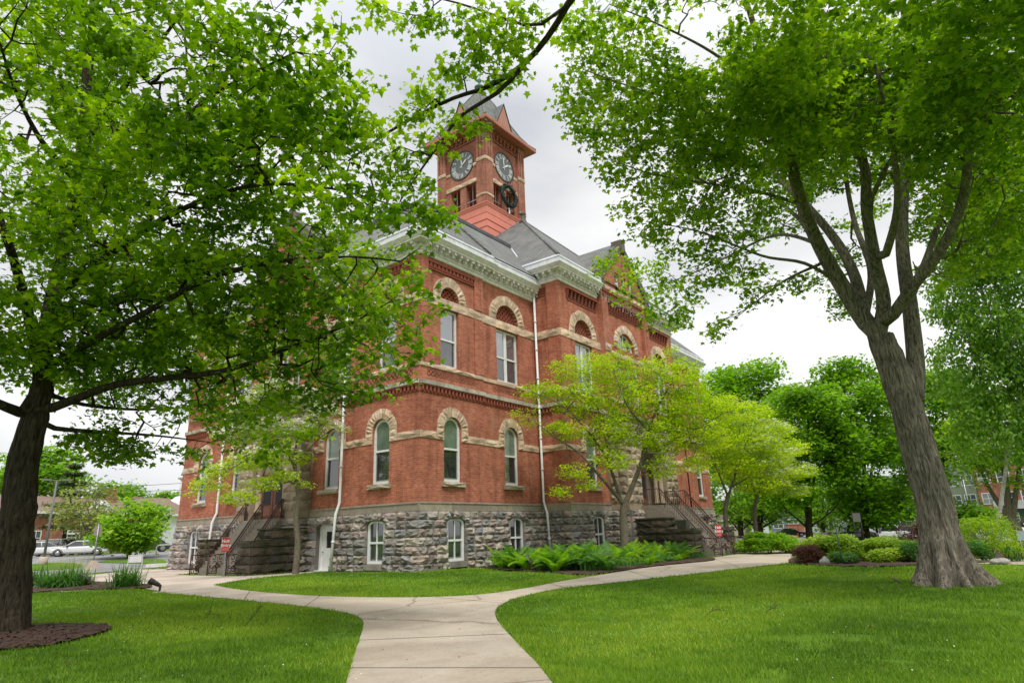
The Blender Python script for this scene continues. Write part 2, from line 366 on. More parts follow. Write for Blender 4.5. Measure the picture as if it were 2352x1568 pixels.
def sash(F, loop, inner, d, bars, glass_lo, glass_hi, zm, sill=None, name='window', shade=None):
    """window: white frame ring, meeting rail and bars; panes and sill as its own pieces"""
    f = MB(); f.plate(F, loop, [inner], d+.10, .1)
    us = [u for u, z in inner]; zs_ = [z for u, z in inner]; u0, u1, z0, z1 = min(us), max(us), min(zs_), max(zs_)
    if zm: f.fbox(F, u0, u1, zm-.05, zm+.05, d, d+.09)
    for a in bars: f.fbox(F, a[0], a[1], a[2], a[3], d+.001, d+.075)
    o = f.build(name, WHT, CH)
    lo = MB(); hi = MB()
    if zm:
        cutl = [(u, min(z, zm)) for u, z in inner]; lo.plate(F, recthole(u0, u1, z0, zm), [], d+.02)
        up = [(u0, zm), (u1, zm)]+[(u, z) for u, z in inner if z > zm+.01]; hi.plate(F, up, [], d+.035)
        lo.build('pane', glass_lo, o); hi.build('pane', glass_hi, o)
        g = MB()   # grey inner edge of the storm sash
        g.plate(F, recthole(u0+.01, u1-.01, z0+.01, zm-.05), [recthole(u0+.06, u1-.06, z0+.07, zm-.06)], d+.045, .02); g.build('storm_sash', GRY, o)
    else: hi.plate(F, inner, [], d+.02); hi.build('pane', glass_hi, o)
    if sill:
        s = MB(); s.rough(F.p(sill[0], sill[2], 0), F.p(sill[1], sill[2], 0), F.p(sill[1], sill[3], 0), F.p(sill[0], sill[3], 0), F.N, .14, .17, 3, rc([(.42, .36, .27)]), back=.3)
        s.build('sill', TAN, o)
    return o
def ff_window(F, cu, d=0, hw=.66, shade=True):
    """ground-floor round-headed window with stone arch"""
    z0, zs = 4.15, 6.85
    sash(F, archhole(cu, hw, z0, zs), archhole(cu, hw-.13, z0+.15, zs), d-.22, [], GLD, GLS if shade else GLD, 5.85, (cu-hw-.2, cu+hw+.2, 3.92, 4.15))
    voussoirs(F, cu, zs, hw+.02, 1.2, d, 15, legs=6.26)
    lattice(F, cu-.6, cu+.6, 3.38, 3.8, d-.02, .14)
    return archhole(cu, hw, z0, zs), (cu-1.2, cu+1.2)
def base_window(F, cu, z0=.3, d=0, hw=.66):
    zs, rise = 2.12, .26
    lp = seghole(cu, hw, z0, zs, rise); inn = seghole(cu, hw-.15, z0+.14, zs, rise-.1)
    sash(F, lp, inn, d-.08, [(cu-.03, cu+.03, z0+.1, zs+.15)], GLD, GLD, 1.3)
    return lp
def base_blocks(F, u0, u1, openings, e0=0, e1=0, d=0, ztop=2.72, zbot=-.5):
    hs = 8; H = (ztop-zbot)/hs
    for r in range(hs):
        za, zb = zbot+r*H, zbot+(r+1)*H; out = .05+.2*(1-max(za, 0)/ztop)
        a = u0-e0*(out+.02); b = u1+e1*(out+.02); cuts = []
        blocked = []
        for (x0, x1, y0, y1) in openings:
            if zb > y0+.02 and za < y1-.1:
                blocked.append((x0, x1))
        segs = []; cur = a
        for p, q in sorted(blocked):
            if p > cur: segs.append((cur, p))
            cur = max(cur, q)
        if cur < b: segs.append((cur, b))
        for p, q in segs:
            L_ = q-p; k = max(1, round(L_/random.uniform(.55, .85))); cs = [p+L_*i/k for i in range(k+1)]
            for i in range(1, k): cs[i] += random.uniform(-.22, .22)*L_/k
            for x0, x1 in zip(cs, cs[1:]):
                g = .012; stone.rough(F.p(x0+g, za+g, d), F.p(x1-g, za+g, d), F.p(x1-g, zb-g, d), F.p(x0+g, zb-g, d), F.N, out, out+.1, 4, rc(STNC, .2), .3, back=out+.15)
def seg_vouss(F, cu, hw, d):
    for i in range(7):
        a = R_(158-136*i/7-1); b = R_(158-136*(i+1)/7+1)
        q = [(cu+hw*1.08*math.cos(a), 2.1+.3*math.sin(a)), (cu+hw*1.08*math.cos(b), 2.1+.3*math.sin(b)), (cu+hw*1.75*math.cos(b), 2.0+.78*math.sin(b)), (cu+hw*1.75*math.cos(a), 2.0+.78*math.sin(a))]
        q = [(u, min(z, 2.73)) for u, z in q]
        stone.rough(*[F.p(u, z, d) for u, z in q], F.N, .14, .24, 3, rc(STNC, .2), .5, back=.3)
seg_vouss = own(seg_vouss, {'stone': 'basement_arch'})
def sf_narrow(F, cu, d=0):
    hw, z0, z1 = .72, 10.2, 13.48
    sash(F, recthole(cu-hw, cu+hw, z0, z1), recthole(cu-hw+.12, cu+hw-.12, z0+.12, z1-.12), d-.28, [], GLM, GLU, 11.75)
    voussoirs(F, cu, 14.03, .76, 1.34, d, 13); lunette_lattice(F, cu, 14.03, .76, d-.2)
    return recthole(cu-hw, cu+hw, z0, z1), [(cu-.76, 14.03), (cu+.76, 14.03)]+arc(cu, 14.03, .76, 12)[1:-1]
def sf_wide(F, cu, d=0, glass=False):
    hw, z0, z1 = 1.1, 10.2, 13.48
    sash(F, recthole(cu-hw, cu+hw, z0, z1), recthole(cu-hw+.12, cu+hw-.12, z0+.12, z1-.12), d-.28, [(cu-.13, cu+.13, z0+.12, z1-.12)], GLM, GLU, 11.75)
    voussoirs(F, cu, 14.03, 1.12, 1.76, d, 17)
    if glass:
        lp = arc(cu, 14.2, 1.0, 14); sash(F, lp, [(cu+(u-cu)*.88, 14.28+(z-14.2)*.88) for u, z in lp], d-.28, [(cu-.05, cu+.05, 14.28, 15.1)], GLU, GLU, None)
    else: lunette_lattice(F, cu, 14.03, 1.12, d-.2)
    return recthole(cu-hw, cu+hw, z0, z1), [(cu-1.12, 14.03), (cu+1.12, 14.03)]+arc(cu, 14.03, 1.12, 14)[1:-1]
def panel_dent(F, u0, u1, d):
    ter.fbox(F, u0, u1, 15.45, 15.53, d-.12, d-.0, (.28, .075, .05)); dentils(F, u0+.05, u1-.05, 15.66, 15.86, d-.12, .3, .15, .1)
    ter.fbox(F, u0, u1, 15.86, 16.0, d-.12, d+.01, (.28, .075, .05)); ter.fbox(F, u0, u1, 15.6, 15.66, d-.12, d-.03, (.3, .08, .055))
panel_dent = own(panel_dent, {'ter': 'dentil_course'})
def wing(F, W, ff, bs, narrow, wide, end1=1, door=None, e0=1):
    """one wing of a facade: corner block 0..5 and the slightly recessed rest"""
    S = min(5.05, W-3.3)
    parts = [(0, S, 0., [ff[0]], narrow, None), (S, W, -.1, [ff[1]], None, wide)]
    for a, b, d, ffs, nr, wd in parts:
        holes = []; skips = []
        for c in ffs: h, s = ff_window(F, c, d); holes.append(h); skips.append(s)
        up = []
        if nr: up = sf_narrow(F, nr, d); sk2 = (nr-1.34, nr+1.34)
        if wd: up = sf_wide(F, wd, d); sk2 = (wd-1.76, wd+1.76)
        holes += list(up)
        wallM.plate(F, recthole(a, b, 3.1, 16.3), holes, d, .34)
        band(F, a, b, 6.26, 6.64, d+.0, skips); band(F, a, b, 9.95, 10.17, d+.02, n=2)
        band(F, a, b, 13.5, 14.02, d+.0, [])
        band(F, a, b, 2.72, 3.16, d+.02, mode='flat', mb=ash, pal=[(.36, .31, .24), (.42, .36, .28), (.31, .27, .22)], w=(1.2, 2.4))
        ash.fbox(F, a, b, 3.08, 3.16, d, d+.12, (.40, .34, .27))
        belt(F, a, b, d)
    lattice(F, .5, S-.7, 9.46, 9.86, .0); lattice(F, wide-1.5, wide+1.4, 9.46, 9.86, -.1)
    # pilasters and dentil panel of the corner block
    for a, b in ((0, .52), (S-.75, S)): wallM.fbox(F, a, b, 10.2, 13.45, -.05, .06); wallM.fbox(F, a, b, 14.05, 16.25, -.05, .08)
    panel_dent(F, .52, S-.75, .1)
    ops = []
    holes = []
    for c in bs: lp = base_window(F, c); ops.append((c-.68, c+.68, .2, 2.3)); seg_vouss(F, c, .66, 0); holes.append(lp); stone.fbox(F, c-.85, c+.85, .02, .28, -.3, .24, (.34, .31, .27))
    if door: holes.append(seghole(door, .76, -.3, 2.15, .26)); ops.append((door-.78, door+.78, -1, 2.35)); seg_vouss(F, door, .76, 0)
    stoneb.plate(F, recthole(0, W, -.6, 2.75), holes, 0, .34)
    base_blocks(F, 0, W, ops, e0, 0)
FR = Fr((0, 0, 0), (1, 0, 0), (0, -1, 0)); FR2 = Fr((38.4, 0, 0), (-1, 0, 0), (0, -1, 0))
FL = Fr((0, 0, 0), (0, 1, 0), (-1, 0, 0)); FL2 = Fr((0, 23.7, 0), (0, -1, 0), (-1, 0, 0))
wing(FR, 10.5, (2.43, 7.62), (2.55, 7.62), 2.25, 7.55); flush()
wing(FR2, 10.5, (2.43, 7.62), (2.55, 7.62), 2.25, 7.55); flush()
wing(FL, 8.75, (2.82, 7.02), (2.95,), 2.55, 6.75, door=7.08); flush()
wing(FL2, 8.75, (2.82, 7.02), (2.75,), 2.55, 6.75, door=7.3); flush()
# --- right-hand pavilion, its side return and its two outer bays
FP = Fr((0, -1.9, 0), (1, 0, 0), (0, -1, 0)); FPm = Fr((38.4, -1.9, 0), (-1, 0, 0), (0, -1, 0))
FS = Fr((10.5, 0, 0), (0, -1, 0), (-1, 0, 0)); FSm = Fr((27.9, 0, 0), (0, -1, 0), (1, 0, 0))
def machic(F, u0, u1, z0, z1, d, pitch=.42):
    n = int((u1-u0)/pitch); H = z1-z0
    wallM_d.plate(F, recthole(u0, u1, z0, z1), [], d+.012)  # dark sheet on the wall paints the shade between the corbels
    ter.fbox(F, u0, u1, z1-.1, z1+.02, d, d+.26, (.29, .08, .052)); ter.fbox(F, u0, u1, z0-.14, z0-.07, d, d+.05, (.29, .08, .052))
    for i in range(n+1):
        u = u0+i*(u1-u0)/n
        for k in range(5): ter.fbox(F, u-.09, u+.09, z0+H*k/5+.02, z0+H*(k+1)/5-.02, d, d+.07+.035*k, (.33, .09, .058))
machic = own(machic, {'ter': 'corbel_table', 'wallM_d': 'shade_backing'})
for F in (FP, FPm):
    h, s = ff_window(F, 13.4); u1, u2 = sf_wide(F, 13.3)
    wallM.plate(F, recthole(10.5, 15.56, 3.1, 17.5), [h, u1, u2], 0, .34)
    band(F, 10.5, 15.56, 6.26, 6.64, 0, [s]); band(F, 10.5, 15.56, 9.95, 10.17, .02); band(F, 10.5, 15.56, 13.5, 14.02, 0)
    band(F, 10.5, 15.56, 2.72, 3.16, .02, mode='flat', mb=ash, pal=[(.36, .31, .24), (.42, .36, .28)], w=(1.2, 2.4)); ash.fbox(F, 10.5, 15.56, 3.08, 3.16, 0, .12, (.40, .34, .27))
    belt(F, 10.5, 15.56, 0); lattice(F, 11.6, 15.0, 9.46, 9.86, 0)
    machic(F, 11.5, 15.2, 16.3, 16.98, 0)
    lp = base_window(F, 13.6); stoneb.plate(F, recthole(10.5, 15.56, -.6, 2.75), [lp], 0, .34)
    base_blocks(F, 10.5, 15.56, [(12.92, 14.28, .2, 2.3)], 1, 0); seg_vouss(F, 13.6, .66, 0); flush()
for F in (FS, FSm):
    wallM.plate(F, recthole(0, 1.9, 3.1, 17.5), [], 0); wallM.fbox(F, 1.0, 1.9, 3.2, 8.58, -.02, .07); wallM.fbox(F, 1.0, 1.9, 10.2, 13.45, -.02, .08); wallM.fbox(F, 1.0, 1.9, 14.05, 17.45, -.02, .08)
    for z0, z1 in ((6.26, 6.64), (13.5, 14.02)): band(F, 0, 1.9, z0, z1, .05)
    band(F, 0, 1.9, 9.95, 10.17, .05); belt(F, 0, 1.9, .02); band(F, 0, 1.9, 2.72, 3.16, .02, mode='flat', mb=ash, pal=[(.36, .31, .24)], w=(.8, 1.2))
    stoneb.plate(F, recthole(0, 1.9, -.6, 2.75), [], 0); base_blocks(F, 0, 1.9, [], 0, 1)
    for k in range(4): ter.fbox(F, .1, .9, 16.45+k*.15, 16.53+k*.15, 0, .05+.03*k, (.30, .085, .055))
    flush()
# --- gabled centre bays (right face and left face)
def gable_bay(F, c, hw, zg, zap, ucol=.85, porch=True, lbl=''):
    holes = []
    arcw = min(1.3, hw-1.9); zc = 14.15
    lp = arc(c, zc, arcw, 16); holes.append(lp)
    sash(F, lp, [(c+(u-c)*.9, zc+.1+(z-zc)*.88) for u, z in lp], -.55, [(c-.05, c+.05, zc+.1, zc+arcw*.88+.05)], GLU, GLU, None)
    voussoirs(F, c, zc, arcw+.02, arcw+.65, -.25, 17)
    for k in (-1, 0, 1):
        u = c+k*1.25; r = recthole(u-.5, u+.5, 10.2, 13.1); holes.append(r)
        sash(F, r, recthole(u-.4, u+.4, 10.32, 13.0), -.55, [], GLU, GLU, 11.75)
    wallM.plate(F, recthole(c-hw+ucol, c+hw-ucol, 3.1, zg), holes, -.25, .32)
    for s in (-1, 1):
        a, b = sorted((c+s*hw, c+s*(hw-ucol))); wallM.fbox(F, a, b, 3.1, zg, -1.0, .0)
        band(F, a, b, 13.5, 14.02, .0, w=(.4, .8)); band(F, a, b, 9.95, 10.17, .0); stone.fbox(F, a, b, -.5, 2.75, -.9, .1, (.3, .27, .24)); tan.fbox(F, a, b, 2.75, 3.16, -.9, .08, (.4, .34, .26))
    band(F, c-hw+ucol, c+hw-ucol, 13.4, 13.75, -.23); band(F, c-hw+ucol, c+hw-ucol, 9.95, 10.17, -.23); belt(F, c-hw, c+hw, 0)
    lattice(F, c-1.8, c+1.8, 13.78, 14.1, -.22)
    machic(F, c-hw+ucol, c+hw-ucol, 16.75, 17.5, -.2, .38)
    ter.fbox(F, c-hw, c+hw, 17.62, 17.72, -.1, .08, (.30, .085, .055)); dentils(F, c-hw, c+hw, 17.72, 17.92, 0, .26, .12, .1); ter.fbox(F, c-hw, c+hw, 17.92, 18.02, -.1, .14, (.30, .085, .055))
    wallM.fbox(F, c-hw+ucol, c+hw-ucol, 17.5, 18.1, -.4, -.04)
    gh = []
    for k in (-1, 0, 1):
        u = c+k*1.05; r = recthole(u-.38, u+.38, 18.55, 20.0); gh.append(r)
        sash(F, r, recthole(u-.3, u+.3, 18.63, 19.92), -.25, [], GLU, GLU, 19.2)
    e = hw+.25; g = [(c-hw, 18.0), (c+hw, 18.0), (c+hw, zg+1.2), (c, zap), (c-hw, zg+1.2)]
    wallM.plate(F, g, gh, 0, .3, thick=.45); band(F, c-hw, c+hw, 18.2, 18.5, .0, w=(.6, 1))
    # stone coping up the rakes, kneelers and apex block
    sl = (zap-zg-1.2)/hw
    for s in (-1, 1):
        lp = [(c+s*e, zg+.9), (c+s*(e+.05), zg+1.45), (c+s*.28, zap+.55), (c, zap+.2), (c+s*(hw-.35), zg+1.25), (c+s*(hw-.35), zg+.9)]
        cop.plate(F, lp, [], .14, thick=.75)
        cop.fbox(F, min(c+s*e, c+s*(hw-.4)), max(c+s*e, c+s*(hw-.4)), zg+.2, zg+.9, -.5, .1, (.22, .19, .17))
    cop.fbox(F, c-.38, c+.38, zap+.1, zap+.95, -.6, .2, (.25, .22, .19))
FG = Fr((0, -2.3, 0), (1, 0, 0), (0, -1, 0)); gable_bay(FG, 19.2, 3.65, 17.9, 22.0); flush()
FLG = Fr((-.45, 0, 0), (0, 1, 0), (-1, 0, 0)); gable_bay(FLG, 11.85, 3.1, 18.1, 21.6); flush()
for F_, W_ in ((Fr((0, 8.75, 0), (-1, 0, 0), (0, -1, 0)), .5), (Fr((15.55, -1.9, 0), (0, -1, 0), (-1, 0, 0)), .4)): wallM.plate(F_, recthole(0, W_, 3.1, 18), [], .002)
# --- sandstone entrance porches
def porch(F, c, hw, d, ztop, ar, colr=True):
    """round arch on piers with colonnettes, rock-faced"""
    zsp = ztop-ar-1.1
    stone.fbox(F, c-hw+.01, c+hw-.01, -.6, 2.78, -.3, d-.012, (.3, .27, .24)); base_blocks(F, c-hw, c+hw, [], 0, 0, d=d)
    outer = recthole(c-hw, c+hw, 2.6, ztop)
    porchM.plate(F, outer, [archhole(c, ar, 2.6, zsp)], d, 1.3, thick=1.5, col=(.33, .26, .19))
    z = 3.16
    while z < ztop-.05:
        z2 = min(ztop, z+.52)
        for s in (-1, 1):
            inner = ar+.02 if z < zsp else None
            x0 = ar+.03 if z2 <= zsp+.1 else min(hw-.2, math.sqrt(max(0, (ar+.62)**2-(max(z2-zsp, 0))**2)) if z2-zsp < ar+.62 else 0)
            if x0 < hw-.12: band(F, *sorted((c+s*x0, c+s*hw)), z+.01, z2-.01, d, w=(.7, 1.1), mb=porchM, pal=[(.42, .33, .23), (.36, .29, .21), (.30, .25, .19), (.46, .37, .27)], bulge=.09, n=3)
        z = z2
    voussoirs(F, c, zsp, ar+.02, ar+.62, d+.03, 17, mb=porchM, pal=[(.50, .41, .30), (.44, .35, .25)], bulge=.08)
    porchM.fbox(F, c-hw-.12, c+hw+.12, ztop, ztop+.28, d-1.4, d+.2, (.40, .33, .25))
    if colr:
        for s in (-1, 1):
            for q in (.12, .5):
                b = F.p(c+s*(ar-.25+.0), 3.16, d-.2-q); porchM.lathe(b, [(.24, 0), (.24, .12), (.17, .2), (.16, 1.9), (.15, 2.2), (.25, 2.5), (.26, 2.62)], 12, (.40, .31, .21))
    # the door deep inside
    dd = -.2
    porchM.fbox(F, c-ar-.1, c+ar+.1, 2.6, ztop-.8, -.3, dd-.03, (.24, .2, .15)); porchM.fbox(F, c-hw, c+hw, 2.2, 2.74, -.3, d-.02, (.3, .25, .19))
    o = MB(); o.fbox(F, c-1.2, c+1.2, 2.76, 5.4, dd-.05, dd+.02, (.16, .07, .045)); o.fbox(F, c-.03, c+.03, 2.76, 5.4, dd+.02, dd+.05, (.1, .04, .03))
    for sx in (-1, 1): o.fbox(F, c+sx*.62-.38, c+sx*.62+.38, 3.6, 5.1, dd+.021, dd+.03, (.03, .03, .035)); o.fbox(F, c+sx*.62-.42, c+sx*.62+.42, 2.95, 3.45, dd+.021, dd+.05, (.2, .09, .06))
    o.build('entrance_door', colmat('door wood', bmp=.2), CH)
porch(FG, 19.2, 3.9, 1.0, 8.6, 1.95); flush(); porch(FLG, 11.85, 3.15, .25, 8.6, 1.6)
# corbelled quoins at the sides of the projecting porch
for F_, W_ in ((Fr((15.3, -2.0, 0), (0, -1, 0), (-1, 0, 0)), 1.3), (Fr((0, 8.7, 0), (-1, 0, 0), (0, -1, 0)), .7)):
    z = 3.16
    while z < 8.5: band(F_, 0, W_, z+.01, z+.53, .0, w=(.6, 1), mb=porchM, pal=[(.34, .28, .21), (.28, .23, .18)], bulge=.08, n=3); z += .54
    base_blocks(F_, 0, W_, [])
flush()
# plain hidden back walls
bw = MB(); FB = Fr((38.4, 0, 0), (0, 1, 0), (1, 0, 0)); FBk = Fr((0, 23.7, 0), (1, 0, 0), (0, 1, 0))
bw.plate(FB, recthole(0, 23.7, -.6, 16.3), [], 0); bw.plate(FBk, recthole(0, 38.4, -.6, 16.3), [], 0); bw.build('rear_wall', BR, CH)
# basement doors
for F, u in ((FL, 7.08), (FL2, 7.3)):
    f = MB(); f.plate(F, seghole(u, .76, -.3, 2.15, .26), [seghole(u, .60, -.25, 2.05, .2)], -.2, .1); f.fbox(F, u-.76, u+.76, -.35, -.02, -.5, .1)
    o = f.build('basement_door', WHT, CH)
    p = MB(); p.plate(F, seghole(u, .60, -.25, 2.05, .2), [recthole(u-.22, u+.26, 1.1, 1.95)], -.27, .04); p.build('door_leaf', WHT, o)
    g = MB(); g.plate(F, recthole(u-.22, u+.26, 1.1, 1.95), [], -.29); g.build('pane', GLD, o)
    k = MB(); k.tube([F.p(u+.5, .9, -.27), F.p(u+.5, .9, -.2)], .04, 8); k.build('door_knob', GRY, o)
# --- cornices: sculpted profile, modillions beneath, zinc gutter box above
def cornice(path, z, closed=False, hi=1.0):
    c = MB(); sweep(c, [(-.05, z-.05), (.08, z-.05), (.12, z+.02), (.12, z+.1), (.2, z+.16), (.2, z+.2), (.1, z+.22), (.1, z+.58), (.55, z+.6), (.55, z+.68), (.6, z+.72), (.66, z+.8), (.74, z+.9), (.74, z+.96), (.5, z+1.0), (.3, z+1.0)], path, closed=closed)
    P = [np.array(p, float) for p in path]; n = len(P)
    for i in range(n if closed else n-1):
        a, b = P[i], P[(i+1) % n]; Ls = np.linalg.norm(b-a)
        if Ls < .3: continue
        t = (b-a)/Ls; nn = np.array([t[1], -t[0]]); F = Fr((*a, 0), (*t, 0), (*nn, 0)); k = max(1, int(Ls/.46))
        for j in range(k):
            u = (j+.5)*Ls/k; c.fbox(F, u-.09, u+.09, z+.44, z+.6, .08, .5); c.fbox(F, u-.09, u+.09, z+.32, z+.44, .08, .34); c.fbox(F, u-.08, u+.08, z+.25, z+.32, .08, .2)
    c.build('cornice', CRN, CH)
    g = MB(); sweep(g, [(.66, z+.98), (.6, z+1.04), (.56, z+1.3), (.6, z+1.33), (.57, z+1.42), (.5, z+1.5), (.1, z+1.5)], path, closed=closed); g.build('gutter_box', ZNC, CH)
cornice([(0, 8.75), (0, 0), (5.05, 0), (5.051, .1), (10.5, .1)], 16.2)
cornice([(2, 23.7), (0, 23.7), (0, 14.95)], 16.2); cornice([(27.9, .0), (38.4, 0), (38.4, 6)], 16.2)
cornice([(10.5, 2.2), (10.5, -1.9), (15.4, -1.9)], 17.3); cornice([(23.0, -1.9), (27.9, -1.9), (27.9, 2.2)], 17.3)
# --- roofs
rf = MB()
def quad(*p): rf.poly(list(p))
e0, e1, E0, E1, zE, zD, a = -.5, 24.2, -.5, 38.9, 17.68, 22.1, 4.2
quad((E0, e0, zE), (E1, e0, zE), (E1-a, e0+a, zD), (E0+a, e0+a, zD)); quad((E0, e1, zE), (E0, e0, zE), (E0+a, e0+a, zD), (E0+a, e1-a, zD))
quad((E1, e0, zE), (E1, e1, zE), (E1-a, e1-a, zD), (E1-a, e0+a, zD)); quad((E1, e1, zE), (E0, e1, zE), (E0+a, e1-a, zD), (E1-a, e1-a, zD))
quad((E0+a, e0+a, zD), (E1-a, e0+a, zD), (E1-a, e1-a, zD), (E0+a, e1-a, zD))
quad((-.5, -.5, 17.72), (5.4, -.5, 17.72), (3.0, 1.6, 20.6)); quad((-.5, -.5, 17.72), (3.0, 1.6, 20.6), (2.6, 3.2, 20.8)); quad((5.4, -.5, 17.72), (3.4, 3.4, 21), (3.0, 1.6, 20.6)); quad((2.6, 3.2, 20.8), (3.0, 1.6, 20.6), (3.4, 3.4, 21))
px0, px1, py0, zp = 10.0, 28.4, -2.4, 18.78; ap = (19.2, 6.9, 27.9)
py1 = 16.1
quad((px0, py0, zp), (px1, py0, zp), ap); quad((px0, py1, zp), (px0, py0, zp), ap); quad((px1, py0, zp), (px1, py1, zp), ap); quad((px1, py1, zp), (px0, py1, zp), ap)
for (gx, gy, ux, uy, c, hw, za, zb) in ((0, -2.1, 0, 1, 19.2, 3.75, 19.3, 22.9),):
    quad((c-hw, gy, za), (c, gy, zb), (c, 2.4, zb), (c-hw, -1.0, za)); quad((c+hw, gy, za), (c, gy, zb), (c, 2.4, zb), (c+hw, -1.0, za))
quad((-.3, 11.85-3.2, 19.3), (-.3, 11.85, 22.1), (4, 11.85, 22.1), (1.2, 11.85-3.2, 19.3)); quad((-.3, 11.85+3.2, 19.3), (-.3, 11.85, 22.1), (4, 11.85, 22.1), (1.2, 11.85+3.2, 19.3))
rf.build('slate_roof', SLT, CH)
rl = MB()
for p, q in (((E0, e0, zE), (E0+a, e0+a, zD)), ((E0, e1, zE), (E0+a, e1-a, zD)), ((px0, py0, zp), ap), ((px1, py0, zp), ap), ((px0, py1, zp), ap), ((-.5, -.5, 17.74), (3.0, 1.6, 20.6)), ((5.4, -.5, 17.74), (3.0, 1.6, 20.6)), ((3, 1.6, 20.6), (2.6, 3.2, 20.8))):
    p, q = np.array(p), np.array(q); rl.tube([p, (p+q)/2, q], .11, 8)
rl.build('hip_ridge', SLT, CH)
dk = MB(); sweep(dk, [(.05, zD-.12), (.12, zD-.02), (.12, zD+.22), (-.3, zD+.22)], [(E0+a, e1-a), (E0+a, e0+a), (12.9, e0+a)]); dk.build('deck_flashing', DRK, CH)
vz = MB(); vz.tube([(9.95, .0, 18.0), (12.9, 3.55, 21.95)], .09, 6); vz.build('valley_flashing', ZNC, CH)
fb = MB(); fb.lathe((19.2, 6.9, 27.6), [(.4, 0), (.3, .3), (.16, .45), (.24, .65), (.12, .8), (.32, .92), (.14, 1.05), (.0, 1.15)], 10, (.3, .3, .3)); fb.build('roof_finial', COPS, CH)
# --- downpipes
def pipe(pts, name='downpipe'):
    d = MB(); d.tube(pts, .075, 10)
    for p, q in zip(pts, pts[1:]):
        p, q = np.array(p), np.array(q); n = int(np.linalg.norm(q-p)/2.2)
        for i in range(1, n+1): t = p+(q-p)*i/(n+1); d.tube([t-[0, 0, .05], t+[0, 0, .05]], .1, 10)
    d.build(name, WHT, CH)
pipe([(10.25, -.15, 16.6), (10.25, -.2, 3.3), (10.25, -.42, 2.6), (10.25, -.55, -.3)])
pipe([(-.2, 5.75, 16.6), (-.2, 5.75, 3.4), (-.42, 5.75, 2.8), (-.6, 5.75, 0)]); pipe([(-.2, 18.2, 16.6), (-.2, 18.2, 3.4), (-.45, 18.2, 2.8), (-.6, 18.2, .0)])
# --- clock tower
TX0, TX1, TY0, TY1 = 16.37, 22.11, 8.72, 14.46; TCX, TCY = (TX0+TX1)/2, (TY0+TY1)/2; TW = 5.74
sb = MB()
z = 19.6
k = 0
while z < 28.1:
    o = .16; sweep(sb, [(o-.02, z), (o+.03, z), (o-.02, z+.64), (o-.06, z+.66)], [(TX0, TY1), (TX0, TY0), (TX1, TY0), (TX1, TY1)]); z += .66
sweep(sb, [(.12, z), (.16, z+.02), (.16, z+.62), (.22, z+.72), (.24, z+.82), (.3, z+.92), (.3, z+1.0), (-.6, z+1.04)], [(TX0, TY1), (TX0, TY0), (TX1, TY0), (TX1, TY1)], closed=True)
ZT = z+1.08
sb.build('tower_base_cladding', SAL, CH)
tb = MB(); ts = MB(); td = MB(); tt = MB()
FT = [Fr((TX0, TY0, 0), (0, 1, 0), (-1, 0, 0)), Fr((TX0, TY0, 0), (1, 0, 0), (0, -1, 0)), Fr((TX1, TY0, 0), (0, 1, 0), (1, 0, 0)), Fr((TX0, TY1, 0), (1, 0, 0), (0, 1, 0))]
zt, zc = 29.15, 34.05
